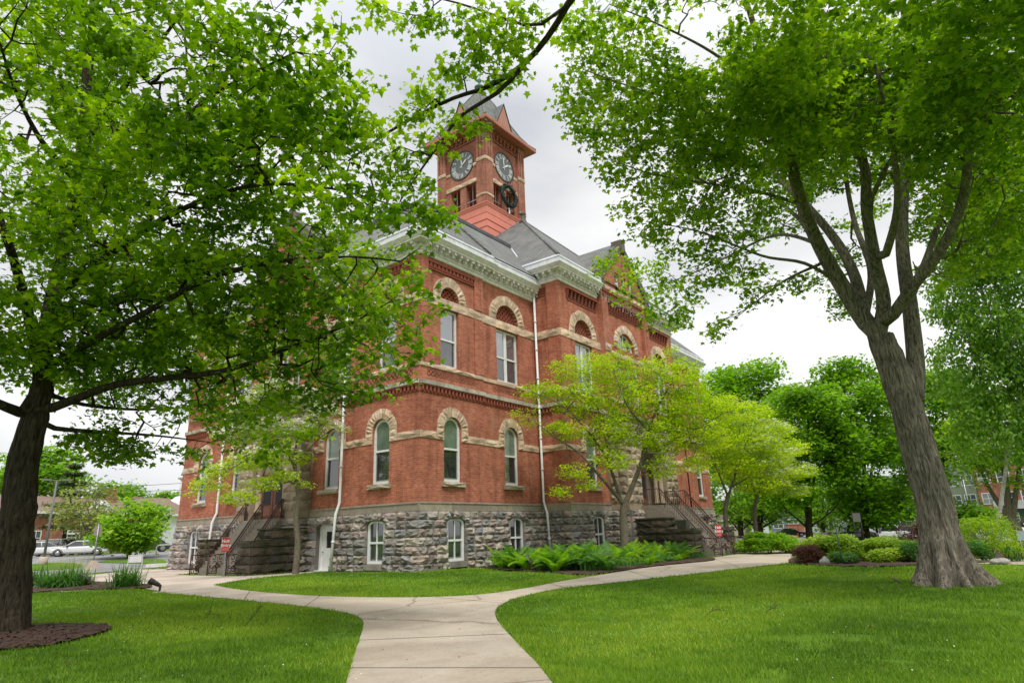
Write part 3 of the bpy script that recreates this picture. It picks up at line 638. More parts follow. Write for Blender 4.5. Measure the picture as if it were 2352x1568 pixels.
def clockface(F):
    f = MB(); c = TW/2
    f.plate(F, [(c+1.38*math.cos(R_(a)), zc+1.38*math.sin(R_(a))) for a in range(0, 360, 8)], [], -.12, thick=.1)
    o = f.build('clock_face', simple('clock dial', (.13, .135, .145), (.11, .115, .125), 2, .5), CH)
    r = MB(); ring = [(c+1.46*math.cos(R_(a)), zc+1.46*math.sin(R_(a))) for a in range(0, 360, 6)]; rin = [(c+1.37*math.cos(R_(a)), zc+1.37*math.sin(R_(a))) for a in range(0, 360, 6)]
    r.plate(F, ring, [rin], -.06, .1); r.build('clock_rim', BLK, o)
    w = MB(); num = ['XII', 'I', 'II', 'III', 'IIII', 'V', 'VI', 'VII', 'VIII', 'IX', 'X', 'XI']
    sgn = -1 if (F.N[0] < 0 or F.N[1] > 0) else 1     # reading direction seen from outside
    def P(x, y): return F.p(c+sgn*x, zc+y, -.1)
    for i, s in enumerate(num):
        an = R_(90-30*i); wd = {'I': .1, 'V': .2, 'X': .2}; tot = sum(wd[q] for q in s)+.02*(len(s)-1); x = -tot/2
        er = np.array([math.cos(an), math.sin(an)]); et = np.array([er[1], -er[0]])
        def bar(x0, x1, th=.035):
            q = []
            for xx, rr in ((x0-th, .86), (x0+th, .86), (x1+th, 1.2), (x1-th, 1.2)): v = er*rr+et*xx; q.append(P(*v))
            w.poly(q)
        for chh in s:
            m = x+wd[chh]/2
            if chh == 'I': bar(m, m)
            if chh == 'V': bar(m, m-.075, .032); bar(m, m+.075, .018)
            if chh == 'X': bar(m-.07, m+.07, .018); bar(m+.07, m-.07, .032)
            x += wd[chh]+.02
        for rr in (.83, 1.21):
            v0, v1 = er*rr-et*tot/2, er*rr+et*tot/2; w.poly([P(*(v0-er*.015)), P(*(v1-er*.015)), P(*(v1+er*.015)), P(*(v0+er*.015))])
    for i in range(60):
        an = R_(6*i); e = np.array([math.cos(an), math.sin(an)]); t = np.array([-e[1], e[0]])*.018
        w.poly([P(*(e*1.27-t)), P(*(e*1.27+t)), P(*(e*1.31+t)), P(*(e*1.31-t))])
    w.build('clock_numerals', WHT, o)
    for an, ln, wd_ in ((90+8, 1.12, .045), (90-52, .8, .06)):
        h = MB(); e = np.array([math.cos(R_(an)), math.sin(R_(an))]); t = np.array([-e[1], e[0]])
        q = [e*-.3-t*wd_*.5, e*-.3+t*wd_*.5, e*.1+t*wd_, e*ln*.75+t*wd_*1.6, e*ln, e*ln*.75-t*wd_*1.6, e*.1-t*wd_]
        h.add([F.p(c+sgn*v[0], zc+v[1], -.07) for v in q]+[F.p(c+sgn*v[0], zc+v[1], -.085) for v in q], [tuple(range(7))]+[(i, (i+1) % 7, 7+(i+1) % 7, 7+i) for i in range(7)])
        h.build('clock_hand', WHT, o)
for F in FT:
    ops = [recthole(1.25, 2.4, zt, 31.75), recthole(3.1, 4.25, zt, 31.75)]
    circ = [(TW/2+1.46*math.cos(R_(a_)), zc+1.46*math.sin(R_(a_))) for a_ in range(0, 360, 8)]
    tb.plate(F, recthole(.0, TW, zt, 37.1), ops+[circ], -.12, .5)
    for a_, b_ in ((-.02, .95), (TW-.95, TW+.02)):
        tb.fbox(F, a_, b_, zt, 33.5, -.4, .1); tb.fbox(F, a_+.0, b_-.0, 33.5, 37.0, -.4, .05)
        for q0, q1 in ((a_+.02, a_+.26), (b_-.26, b_-.02), (a_+.36, b_-.36)): tb.fbox(F, q0, q1, 33.95, 36.6, -.1, .14)
        tb.fbox(F, a_, b_, 36.5, 36.75, -.1, .2); tb.fbox(F, a_, b_, 36.75, 37.0, -.1, .27)
        band(F, a_-.04, b_+.04, 33.52, 33.9, .1, w=(.5, 1), mb=ts); band(F, a_-.04, b_+.04, 30.0, 30.22, .1, w=(.9, 1.2), mb=ts)
    band(F, .95, TW-.95, 31.75, 32.15, -.08, w=(.7, 1.1), mb=ts)
    for a_, b_ in ((.95, 1.5), (TW-1.5, TW-.95)): band(F, a_, b_, 33.4, 33.7, -.1, w=(.5, .6), mb=ts)
    for i in range(26):    # gauged brick arch over the dial
        an = R_(-8+196*i/25); an2 = R_(-8+196*(i+.8)/25)
        tt.poly([F.p(TW/2+r_*math.cos(q), zc+r_*math.sin(q), -.09) for r_, q in ((1.47, an), (1.47, an2), (2.0, an2), (2.0, an))], (.38+random.uniform(-.05, .05), .12, .08))
    tt.fbox(F, .95, TW-.95, 36.0, 36.1, -.12, .0, (.33, .10, .07)); dentils(F, 1., TW-1., 36.3, 36.65, -.12, .5, .24, .16, mb=tt, col=(.36, .11, .075)); dentils(F, 1., TW-1., 36.55, 36.8, -.12, .5, .36, .22, mb=tt, col=(.36, .11, .075)); tt.fbox(F, .95, TW-.95, 36.8, 37.05, -.12, .12, (.36, .11, .075))
    td.fbox(F, .9, TW-.9, 30.0, 30.06, -.25, -.2); td.fbox(F, 1.8, 1.84, zt, 31.75, -.4, -.36); td.fbox(F, 3.7, 3.74, zt, 31.75, -.4, -.36)
    clockface(F)
tb.build('tower_wall', BRT, CH); ts.build('tower_stone_trim', TAN, CH); td.build('belfry_rail', GRY, CH); tt.build('tower_moulded_brick', TER, CH)
fl = MB(); fl.box((TX0+.4, TY0+.4, 28.8), (TX1-.4, TY1-.4, 29.2)); fl.box((TX0+.4, TY0+.4, 31.9), (TX1-.4, TY1-.4, 32.3))
for sx in (TX0+1.2, TX1-1.2):
    for sy in (TY0+1.2, TY1-1.2): fl.box((sx-.12, sy-.12, 29.6), (sx+.12, sy+.12, 31.9))
fl.build('belfry_floor', BRT, CH)
er = MB(); sq = [(TX0, TY1), (TX0, TY0), (TX1, TY0), (TX1, TY1)]
sweep(er, [(-.3, 37.06), (.12, 37.06), (.92, 36.95), (.98, 37.0), (.98, 37.3), (.9, 37.34)], sq, closed=True); er.build('tower_eaves', SLM, CH)
tr_ = MB(); prof = [(3.82, 37.34), (3.3, 37.85), (2.75, 38.65), (2.2, 39.75), (1.65, 40.95), (1.05, 42.2), (.55, 43.1), (.18, 43.7)]
for (r0, z0), (r1, z1) in zip(prof, prof[1:]):
    for dx, dy in ((-1, 0), (0, -1), (1, 0), (0, 1)):
        ex, ey = -dy, dx
        tr_.poly([(TCX+dx*r+ex*r*s, TCY+dy*r+ey*r*s, z_) for r, z_, s in ((r0, z0, -1), (r0, z0, 1), (r1, z1, 1), (r1, z1, -1))])
tr_.build('tower_roof', SLT, CH)
hp = MB()
for sx in (-1, 1):
    for sy in (-1, 1): hp.tube([(TCX+sx*r, TCY+sy*r, z_) for r, z_ in prof], .09, 6)
hp.build('tower_hip', SLT, CH)
for dx, dy in ((-1, 0), (0, -1), (1, 0), (0, 1)):
    F = Fr((TCX+dx*2.95, TCY+dy*2.95, 0), (-dy, dx, 0), (dx, dy, 0)); g = MB()
    g.plate(F, [(-1.08, 38.15), (1.08, 38.15), (0, 40.6)], [], 0, thick=.1)
    for i in range(9): u = -1+.25*i; h_ = 38.15+2.45*(1-abs(u)/1.08); g.fbox(F, u-.015, u+.015, 38.15, max(38.2, h_), -.02, .025)
    o = g.build('dormer_gable', DGM, CH)
    q = MB(); q.poly([F.p(-1.25, 38.1, .06), F.p(0, 40.9, .06), F.p(0, 40.9, -1.75), F.p(-1.25, 38.1, -.1)]); q.poly([F.p(1.25, 38.1, .06), F.p(0, 40.9, .06), F.p(0, 40.9, -1.75), F.p(1.25, 38.1, -.1)]); q.build('dormer_roof', SLT, o)
    q = MB(); q.tube([F.p(-1.27, 38.05, -.0), F.p(-.3, 40.2, -1.2)], .05, 6); q.tube([F.p(1.27, 38.05, -.0), F.p(.3, 40.2, -1.2)], .05, 6); q.build('dormer_flashing', ZNC, o)
fb = MB(); fb.lathe((TCX, TCY, 43.5), [(.42, 0), (.45, .15), (.3, .3), (.18, .5), (.5, .62), (.52, .72), (.15, .85), (.12, 1.3), (.28, 1.5), (.05, 1.8), (.0, 2.6)], 10); fb.build('tower_finial', CPR, CH)
# evergreen wreath hung on the belfry
wr = MB(); WF = FT[1]; wc = (2.75, 30.8)
for i in range(900):
    a_ = random.uniform(0, 2*math.pi); b_ = random.uniform(0, 2*math.pi); rr = .98+.17*math.cos(b_); p = WF.p(wc[0]+rr*math.cos(a_), wc[1]+rr*math.sin(a_), .45+.2*math.sin(b_))
    q = p+np.array([random.gauss(0, .07) for _ in range(3)]); s_ = np.array([random.gauss(0, .04) for _ in range(3)]); wr.poly([p-s_, p+s_, q])
wr.tube([WF.p(wc[0]+.98*math.cos(R_(a_)), wc[1]+.98*math.sin(R_(a_)), .45) for a_ in range(0, 361, 15)], .14, 8)
tag(wr.build('wreath', simple('artificial fir', (.02, .055, .045), (.012, .03, .028), 20, .7)), 'big dark green evergreen wreath hanging over the belfry opening of the clock tower', 'wreath')
# string lights under the eaves
sl_ = MB()
def lights(p, q, n, drop=.55):
    p, q = np.array(p, float), np.array(q, float); pr = None
    for i in range(n+1):
        t = p+(q-p)*i/n; c_ = t+np.array([0, 0, -.12*abs(math.sin(i*.9))])
        if pr is not None: sl_.tube([pr, c_], .008, 3, cap=False)
        pr = c_; zz = c_.copy(); w_ = [zz.copy()]
        for k in range(random.randint(1, 4)): zz = zz+np.array([random.uniform(-.05, .05), random.uniform(-.03, .03), -.15]); w_.append(zz.copy())
        sl_.tube(w_, .007, 3, cap=False); sl_.lathe(tuple(zz-[0, 0, .04]), [(.02, 0), (.02, .05)], 4)
lights((-.3, -.62, 16.85), (10.2, -.52, 16.85), 70); lights((9.9, -2.5, 17.95), (15.3, -2.5, 17.95), 40); lights((15.6, -2.5, 17.6), (22.8, -2.5, 17.6), 55)
tag(sl_.build('string_lights', simple('light string', (.62, .60, .50), (.5, .48, .4), 10, .6)), 'icicle string lights dangling under the white cornice of the brick courthouse', 'string lights')
# ------------------------------------------------------------------ ground, lawns, paths, roads
def meshgrid(name, xs, ys, mat, zoff=0.):
    X, Y = np.meshgrid(xs, ys); Z = hgt(X, Y)+zoff; nx, ny = len(xs), len(ys)
    me = bpy.data.meshes.new(name); me.vertices.add(nx*ny); me.vertices.foreach_set('co', np.stack([X, Y, Z], -1).reshape(-1))
    i, j = np.meshgrid(np.arange(nx-1), np.arange(ny-1)); k = (j*nx+i).ravel(); q = np.stack([k, k+1, k+1+nx, k+nx], 1)
    me.loops.add(q.size); me.loops.foreach_set('vertex_index', q.ravel().astype(np.int32)); me.polygons.add(len(q))
    me.polygons.foreach_set('loop_start', np.arange(0, q.size, 4, dtype=np.int32)); me.polygons.foreach_set('loop_total', np.full(len(q), 4, np.int32)); me.update(calc_edges=True)
    me.polygons.foreach_set('use_smooth', np.ones(len(q), bool)); return link(name, me, mat)
def axis(lo, hi, c0, c1, fine, coarse):
    a = list(np.arange(c0, c1, fine)); x = c0; st = fine; l = []
    while x > lo: st = min(st*1.25, coarse); x -= st; l.append(x)
    x = a[-1]; st = fine
    while x < hi: st = min(st*1.25, coarse); x += st; a.append(x)
    return np.array(l[::-1]+a)
def grassmat(name, under=False):
    m, nt, b = newmat(name); v = coords(nt)
    n1 = noise(nt, .16, 4, .55, v); n2 = noise(nt, 1.1, 5, .6, v); n3 = noise(nt, 38, 3, .7, v)
    c1 = ramp(nt, n1.outputs[0], [(.35, (.08, .17, .015)), (.65, (.12, .225, .018))]); c2 = ramp(nt, n2.outputs[0], [(.3, (.7, .72, .7)), (.7, (1.2, 1.15, 1.1))])
    c = mixc(nt, 1., c1.outputs[0], c2.outputs[0], 'MULTIPLY'); c3 = ramp(nt, n3.outputs[0], [(.3, (.55,)*3), (.7, (1.3,)*3)]); c = mixc(nt, .8, c, c3.outputs[0], 'MULTIPLY')
    n4 = noise(nt, .9, 6, .65, v); r4 = ramp(nt, n4.outputs[0], [(.6, (0,)*3), (.7, (1,)*3)]); c = mixc(nt, r4.outputs[0], c, (.10, .08, .045))
    L(nt, c, b.inputs['Base Color']); b.inputs['Roughness'].default_value = .95; b.inputs['Specular IOR Level'].default_value = .1; bump(nt, b, n3.outputs[0], .6, .03); return m
def concmat(name, c, crack=True, joint=1.6, ang=0.):
    m, nt, b = newmat(name); v = coords(nt)
    n1 = noise(nt, .7, 6, .6, v); n2 = noise(nt, 22, 5, .7, v); r1 = ramp(nt, n1.outputs[0], [(.3, tuple(x*.8 for x in c)), (.7, tuple(x*1.08 for x in c))]); r2 = ramp(nt, n2.outputs[0], [(.3, (.86,)*3), (.7, (1.08,)*3)])
    k = mixc(nt, 1., r1.outputs[0], r2.outputs[0], 'MULTIPLY')
    n7 = noise(nt, .28, 6, .7, v, .4); r7 = ramp(nt, n7.outputs[0], [(.4, (.80, .77, .73)), (.52, (1, 1, 1)), (.68, (1.0, .95, .88))]); k = mixc(nt, .9, k, r7.outputs[0], 'MULTIPLY')
    n8 = noise(nt, 3.2, 6, .75, v); r8 = ramp(nt, n8.outputs[0], [(.3, (.74, .71, .67)), (.42, (1, 1, 1))]); k = mixc(nt, .6, k, r8.outputs[0], 'MULTIPLY')
    if crack:
        vo = N(nt, 'ShaderNodeTexVoronoi'); vo.feature = 'DISTANCE_TO_EDGE'; vo.inputs['Scale'].default_value = .23; n3 = noise(nt, 1.4, 5, .6, v); mv = mixc(nt, .25, v, n3.outputs[1]); L(nt, mv, vo.inputs['Vector'])
        r3 = ramp(nt, vo.outputs['Distance'], [(.0, (.4, .37, .34)), (.006, (1, 1, 1))]); k = mixc(nt, .85, k, r3.outputs[0], 'MULTIPLY')
    L(nt, k, b.inputs['Base Color']); b.inputs['Roughness'].default_value = .85; b.inputs['Specular IOR Level'].default_value = .25; bump(nt, b, n2.outputs[0], .25, .01); return m
GRS = grassmat('lawn soil and thatch'); CON = concmat('concrete walk', (.50, .43, .35)); CON2 = concmat('pale plaza concrete', (.56, .48, .41)); ASP = concmat('asphalt', (.27, .27, .28), False); ASL = concmat('pale street', (.36, .35, .34), False)
tag(meshgrid('ground', axis(-1500, 1700, -24, 60, 2., 90), axis(-1500, 1700, -28, 60, 2., 90), GRS), kind='structure')
import bmesh
def catmull(P, n=6, closed=False):
    P = [np.array(p, float) for p in P]; m = len(P); o = []
    rng_ = range(m) if closed else range(m-1)
    for i in rng_:
        g = lambda k: P[k % m] if closed else P[min(max(k, 0), m-1)]
        a, b, c, d = g(i-1), g(i), g(i+1), g(i+2)
        for k in range(n):
            t = k/n; o.append(.5*((2*b)+(-a+c)*t+(2*a-5*b+4*c-d)*t*t+(-a+3*b-3*c+d)*t**3))
    if not closed: o.append(P[-1])
    return o
def sheet(name, pts, mat, zoff, cut=1.5, kind='structure', side=0):
    """a sheet that follows the ground: outline -> cut along a grid -> draped"""
    bm = bmesh.new(); tri = geometry.tessellate_polygon([[Vector((p[0], p[1], 0)) for p in pts]]); vs = [bm.verts.new((p[0], p[1], 0)) for p in pts]
    for t in tri:
        try: bm.faces.new([vs[i] for i in t])
        except ValueError: pass
    xs = [p[0] for p in pts]; ys = [p[1] for p in pts]; cx = max(cut, (max(xs)-min(xs))/60); cy = max(cut, (max(ys)-min(ys))/60)
    for x in np.arange(min(xs)+cx, max(xs), cx): bmesh.ops.bisect_plane(bm, geom=bm.verts[:]+bm.edges[:]+bm.faces[:], plane_co=(x, 0, 0), plane_no=(1, 0, 0))
    for y in np.arange(min(ys)+cy, max(ys), cy): bmesh.ops.bisect_plane(bm, geom=bm.verts[:]+bm.edges[:]+bm.faces[:], plane_co=(0, y, 0), plane_no=(0, 1, 0))
    for v in bm.verts: v.co.z = float(hgt(v.co.x, v.co.y))+zoff
    bmesh.ops.recalc_face_normals(bm, faces=bm.faces[:]); me = bpy.data.meshes.new(name)
    for f in bm.faces:
        if f.normal.z < 0: f.normal_flip()
    bm.to_mesh(me); bm.free(); o = link(name, me, mat); tag(o, kind=kind); return o
def gp(l): return [G(*p)[:2] for p in l]
PATHS = []
wl = gp([(780, 1660), (795, 1568), (815, 1500), (834, 1440), (830, 1422), (802, 1409), (760, 1402), (700, 1393), (560, 1378), (460, 1369), (380, 1362)])
wr_ = gp([(1340, 1660), (1268, 1568), (1230, 1520), (1200, 1490), (1150, 1435), (1138, 1410), (1150, 1390), (1200, 1370), (1300, 1350), (1500, 1328), (1700, 1305), (1812, 1293)])
li = gp([(490, 1343), (550, 1354), (700, 1367), (900, 1372), (1080, 1367), (1200, 1352), (1300, 1333), (1450, 1308), (1610, 1285)])
walk = catmull([(-18.5, -17.8)]+wl[1:], 5)+[(-9.5, 1.4)]+catmull(li, 5)+[(11.6, -9.4), (13.5, -8.2), (22.5, -8.2), (28, -10.5), (36, -13.2), (33, -16.5), (24, -14.6), (16.5, -14.2), (11, -14.9)]+catmull(wr_[1:][::-1], 5)+[(-17.3, -19.6)]
PATHS.append(walk); sheet('path', walk, CON, .012)
plaza = [tuple(p) for p in gp([(380, 1361), (330, 1351), (60, 1362), (-60, 1368), (-90, 1330), (60, 1300), (330, 1299)])]+[(-.6, 27), (.5, 24), (-.3, 15.6), (-3.8, 15.6), (-3.8, 8.2), (-3.2, 7.6), (-.3, 7.9), (-.3, 6.8), (-3.0, 5.6), (-6., 4.4)]+[tuple(li[0]), (-9.4, .8)]
PATHS.append(plaza); sheet('plaza_pavement', plaza, CON2, .016)
road = [AZ(-200, 48), AZ(-60, 46), AZ(90, 49), AZ(300, 54), AZ(420, 58), AZ(430, 90), AZ(380, 96), AZ(250, 88), AZ(60, 95), AZ(-250, 100)]; road = [tuple(p[:2]) for p in road]; PATHS.append(road); sheet('road', road, ASP, .02, 3)
fw = [tuple(AZ(px, d)[:2]) for px, d in ((-200, 42), (60, 42.5), (390, 49), (400, 52.5), (300, 51), (60, 46.5), (-200, 46))]; sheet('road_apron', fw, CON2, .028, 2)
street = [tuple(AZ(px, d)[:2]) for px, d in ((1500, 84), (1900, 84), (2500, 74), (2800, 74), (2800, 128), (2300, 132), (1900, 128), (1500, 122))]; PATHS.append(street); sheet('street', street, ASL, .02, 4)
p2_ = gp([(2170, 1282), (2352, 1285), (2600, 1290), (2600, 1304), (2352, 1297), (2160, 1293)]); PATHS.append(p2_); sheet('side_path', p2_, CON, .014)
p3_ = [tuple(AZ(px, d)[:2]) for px, d in ((2150, 60), (2500, 56), (2500, 58.5), (2150, 62.5))]; PATHS.append(p3_); sheet('far_path', p3_, CON, .014)
# mown grass verges on the left car park
for l in (((330, 62), (385, 60), (380, 66), (300, 68), (235, 66)), ((60, 60), (180, 60), (200, 64), (140, 68), (60, 66))):
    sheet('grass_verge', catmull([tuple(AZ(px, d)[:2]) for px, d in l], 4, True), GRS, .05, 2)
MUL = simple('bark mulch', (.085, .045, .03), (.028, .014, .009), 22, .95, 1., 40)
def mulch(pts, h=.05, n=600, seed=3):
    pl = catmull(pts, 5, True); o = sheet('mulch_bed', pl, MUL, .03, .5)
    me = o.data; rs = np.random.default_rng(seed)
    for v in me.vertices: v.co.z += rs.uniform(0, .05)
    xs = [p[0] for p in pl]; ys = [p[1] for p in pl]; c = MB(); k = 0
    poly = [(p[0], p[1]) for p in pl]
    while k < n:
        x, y = rs.uniform(min(xs), max(xs)), rs.uniform(min(ys), max(ys))
        if not inside(poly, x, y): continue
        k += 1; z = float(hgt(x, y))+.06+rs.uniform(0, .02); a = rs.uniform(0, 6.28); l, w_ = rs.uniform(.02, .06), rs.uniform(.008, .018); u = np.array([math.cos(a), math.sin(a), rs.uniform(-.5, .5)])*l; v = np.array([-math.sin(a), math.cos(a), rs.uniform(-.3, .3)])*w_; p = np.array([x, y, z]); c.add([p-u-v, p+u-v, p+u+v, p-u+v], [(0, 1, 2, 3)])
    tag(c.build('bark_chips', MUL), kind='stuff', label='loose dark brown bark chips covering the planting bed', cat='mulch'); PATHS.append(poly); return o
def inside(poly, x, y):
    c = False; j = len(poly)-1
    for i in range(len(poly)):
        if (poly[i][1] > y) != (poly[j][1] > y) and x < (poly[j][0]-poly[i][0])*(y-poly[i][1])/(poly[j][1]-poly[i][1])+poly[i][0]: c = not c
        j = i
    return c
def insidev(poly, X, Y):
    c = np.zeros(X.shape, bool); j = len(poly)-1
    for i in range(len(poly)):
        (x0, y0), (x1, y1) = poly[i][:2], poly[j][:2]
        if y0 != y1: c ^= ((y0 > Y) != (y1 > Y)) & (X < (x1-x0)*(Y-y0)/(y1-y0)+x0)
        j = i
    return c
LT = np.array([-17.9, -6.5]); 
mulch([(-18.9, -8.9), (-18.1, -9.5), (-17.4, -9.2), (-16.6, -8.5), (-16.2, -7.6), (-16.4, -6.6), (-17., -5.6), (-18.2, -5.2), (-19.4, -6), (-19.6, -7.8)], n=900)
mulch(gp([(60, 1363), (150, 1357), (330, 1352), (335, 1344), (250, 1338), (120, 1338), (40, 1345), (-40, 1360)]), n=300)
mulch([(-1.3, -10.0), (1.9, -10.1), (9.4, -10.1), (13.8, -9.0), (14.6, -7.2), (11, -3.2), (10.2, -.9), (4.0, -1.0), (2.2, -2.2), (.4, -5.2), (-.3, -7.6)], n=700)
mulch(gp([(1812, 1292), (1900, 1300), (2020, 1303), (2130, 1297), (2200, 1292), (2190, 1280), (2050, 1272), (1850, 1275)]), n=400)
mulch(gp([(2230, 1282), (2352, 1284), (2440, 1285), (2440, 1276), (2352, 1273), (2270, 1264), (2200, 1270)]), n=250)
mulch([(24.5, -8.0), (27, -8.6), (29, -10), (31, -9), (32, -4), (28, -.9), (24.5, -3)], n=200)
# --- grass blades
def facemesh(name, V, Fi, vals, mat, parent=None, smooth=False, world=True):
    me = bpy.data.meshes.new(name); me.vertices.add(len(V)); me.vertices.foreach_set('co', V.astype(np.float32).ravel()); n, k = Fi.shape
    me.loops.add(n*k); me.loops.foreach_set('vertex_index', Fi.astype(np.int32).ravel()); me.polygons.add(n)
    me.polygons.foreach_set('loop_start', np.arange(0, n*k, k, dtype=np.int32)); me.polygons.foreach_set('loop_total', np.full(n, k, np.int32))
    a = me.attributes.new('v', 'FLOAT', 'FACE'); a.data.foreach_set('value', vals.astype(np.float32)); me.update(calc_edges=True)
    if smooth: me.polygons.foreach_set('use_smooth', np.ones(n, bool))
    return link(name, me, mat, parent, world)
def vnoise(X, Y, s, seed=0):
    X = X/s; Y = Y/s; xi = np.floor(X).astype(int); yi = np.floor(Y).astype(int); fx = X-xi; fy = Y-yi; fx = fx*fx*(3-2*fx); fy = fy*fy*(3-2*fy)
    def h(a, b): q = (a*374761393+b*668265263+seed*1442695041) & 0x7fffffff; q = (q ^ (q >> 13))*1274126177 & 0x7fffffff; return ((q ^ (q >> 16)) % 10007)/10007.
    return (h(xi, yi)*(1-fx)+h(xi+1, yi)*fx)*(1-fy)+(h(xi, yi+1)*(1-fx)+h(xi+1, yi+1)*fx)*fy
GBL = leafmat('grass blade', (.075, .16, .010), (.17, .30, .016), (.36, .46, .045), .4, .6)
rg = np.random.default_rng(5)
Vs = []; vv = []
ax0, ax1 = math.atan2(*(ray(-60, 1300)[[1, 0]])), math.atan2(*(ray(2420, 1300)[[1, 0]]))
bld = [(-.6, -.6), (10.2, -.6), (10.2, -2.6), (15.2, -3.4), (23, -3.4), (28.5, -2.6), (28.5, -.6), (39, -.6), (39, 24), (-.6, 24)]
for d0, d1, dens, w_, h_ in ((5.2, 9, 2900, .0055, .06), (9, 14, 1500, .008, .062), (14, 22, 620, .012, .066), (22, 34, 210, .02, .07), (34, 60, 45, .042, .08)):
    area = .5*(ax0-ax1)*(d1*d1-d0*d0); n = int(abs(area)*dens); dd = np.sqrt(rg.uniform(d0*d0, d1*d1, n)); aa = rg.uniform(ax1, ax0, n); X = CP[0]+dd*np.cos(aa); Y = CP[1]+dd*np.sin(aa)
    keep = ~insidev(bld, X, Y)
    for P in PATHS: keep &= ~insidev(P, X, Y)
    pn = vnoise(X, Y, .55, 3)*.6+vnoise(X, Y, 1.7, 4)*.4; keep &= (pn < .68) | (rg.random(n) < .25)
    X, Y, dd, pn = X[keep], Y[keep], dd[keep], pn[keep]; n = len(X); Z = hgt(X, Y)
    th = rg.uniform(0, 2*np.pi, n); hh = h_*rg.uniform(.45, 1.25, n)*(.75+.5*vnoise(X, Y, .9, 7)); ln = rg.normal(0, .45, (n, 2))
    w2 = w_*rg.uniform(.6, 1.3, n); A = np.stack([X-np.cos(th)*w2, Y-np.sin(th)*w2, Z-.005], 1); B = np.stack([X+np.cos(th)*w2, Y+np.sin(th)*w2, Z-.005], 1); C_ = np.stack([X+ln[:, 0]*hh, Y+ln[:, 1]*hh, Z+hh], 1)
    Vs.append(np.stack([A, B, C_], 1).reshape(-1, 3)); vv.append(np.clip(.46+rg.normal(0, .17, n)+.7*(vnoise(X, Y, 2.6, 9)-.5)+.3*(vnoise(X, Y, .35, 1)-.5), 0, 1))
Vs = np.concatenate(Vs); vv = np.concatenate(vv); print('blades', len(vv))
tag(facemesh('lawn_grass', Vs, np.arange(len(Vs)).reshape(-1, 3), vv, GBL), 'mown green lawn grass around the paths', 'grass', kind='stuff')
# concrete joints across the foreground walk (real saw cuts, filled dark)
jt = MB()
for a_, b_ in (((805, 1535), (1243, 1535)), ((826, 1471), (1183, 1456))):
    p, q = G(*a_), G(*b_); t = (q-p)/np.linalg.norm(q-p); s_ = np.array([-t[1], t[0], 0])*.012
    jt.add([p-s_+[0, 0, .016], q-s_+[0, 0, .016], q+s_+[0, 0, .016], p+s_+[0, 0, .016]], [(0, 1, 2, 3)])
for a_, b_ in (((1160, 1386), (1000, 1372)), ((700, 1393), (735, 1369)), ((1300, 1350), (1262, 1340)), ((1500, 1328), (1440, 1310)), ((1700, 1305), (1640, 1282)), ((560, 1378), (575, 1356))):
    p, q = G(*a_), G(*b_); t = (q-p)/np.linalg.norm(q-p); s_ = np.array([-t[1], t[0], 0])*.012
    n_ = 6
    for i in range(n_):
        u, v = p+(q-p)*i/n_, p+(q-p)*(i+1)/n_; u[2] = float(hgt(*u[:2]))+.018; v[2] = float(hgt(*v[:2]))+.018; jt.add([u-s_, v-s_, v+s_, u+s_], [(0, 1, 2, 3)])
tag(jt.build('path_joints', simple('joint dirt', (.16, .13, .1), (.1, .085, .06), 9, .95)), kind='structure')
# ------------------------------------------------------------------ entrance stairs with wrought-iron railings
def railing(par, P0, P1, P2, ends=True):
    """P0 foot post, P1 foot of the slope, P2 top: handrail, lower rail, balusters, scrolled end panel"""
    m = MB(); up = np.array([0, 0, 1.]); H = 1.05; P0, P1, P2 = map(lambda q: np.array(q, float), (P0, P1, P2))
    m.tube([P0, P0+up*H], .035, 8); m.tube([P1, P1+up*H], .035, 8); m.tube([P2, P2+up*(H)], .03, 8)
    m.tube([P0+up*H, P1+up*H], .028, 8); m.tube([P1+up*H, P2+up*H], .036, 8); m.tube([P1+up*(H-.24), P2+up*(H-.24)], .022, 6); m.tube([P0+up*.12, P1+up*.12], .02, 6)
    n = int(np.linalg.norm(P2-P1)/.17)
    for i in range(1, n):
        t = P1+(P2-P1)*i/n; m.tube([t+up*.03, t+up*(H-.24)], .013, 5, cap=False)
        c = t+up*(H-.12); e = (P2-P1)/np.linalg.norm(P2-P1)
        m.tube([c+.07*(math.cos(a)*e+math.sin(a)*up) for a in np.linspace(0, 2*math.pi, 8)], .009, 4, cap=False)
    m.build('railing', IRN, par)
    s = MB(); e = (P1-P0); Lp = np.linalg.norm(e); e /= Lp; O = (P0+P1)/2
    def sc(cx, cz, r, turn, a0, k=1.6, w=.022):
        pts = []
        for i in range(16): f = i/15; a = a0+turn*f*k*math.pi; rr = r*(1-.75*f); pts.append(O+e*(cx+rr*math.cos(a))+up*(cz+rr*math.sin(a)))
        s.tube(pts, w, 4, cap=False)
    for g in (-1, 1):
        sc(g*.17*Lp, .32, .17*Lp, g, math.pi/2*1.0); sc(g*.17*Lp, .62, .17*Lp, -g, -math.pi/2); sc(g*.30*Lp, .47, .13*Lp, g, 0); sc(g*.2*Lp, .88, .14*Lp, g, math.pi/2); sc(g*.32*Lp, .2, .1*Lp, -g, math.pi); sc(g*.12*Lp, .47, .12*Lp, -g, math.pi)
        s.tube([O+e*g*.42*Lp+up*.12, O+e*g*.42*Lp+up*1.0], .015, 4)
        for kz in range(8): s.tube([O+e*g*.42*Lp+up*(.17+kz*.11), O+e*g*.37*Lp+up*(.2+kz*.11)], .016, 4)
    s.tube([O+up*.12, O+up*.97], .018, 5); s.tube([O+up*.47+e*.1*math.cos(a)+up*.1*math.sin(a) for a in np.linspace(0, 6.3, 12)], .02, 4); s.build('scrolled_panel', IRN, par)
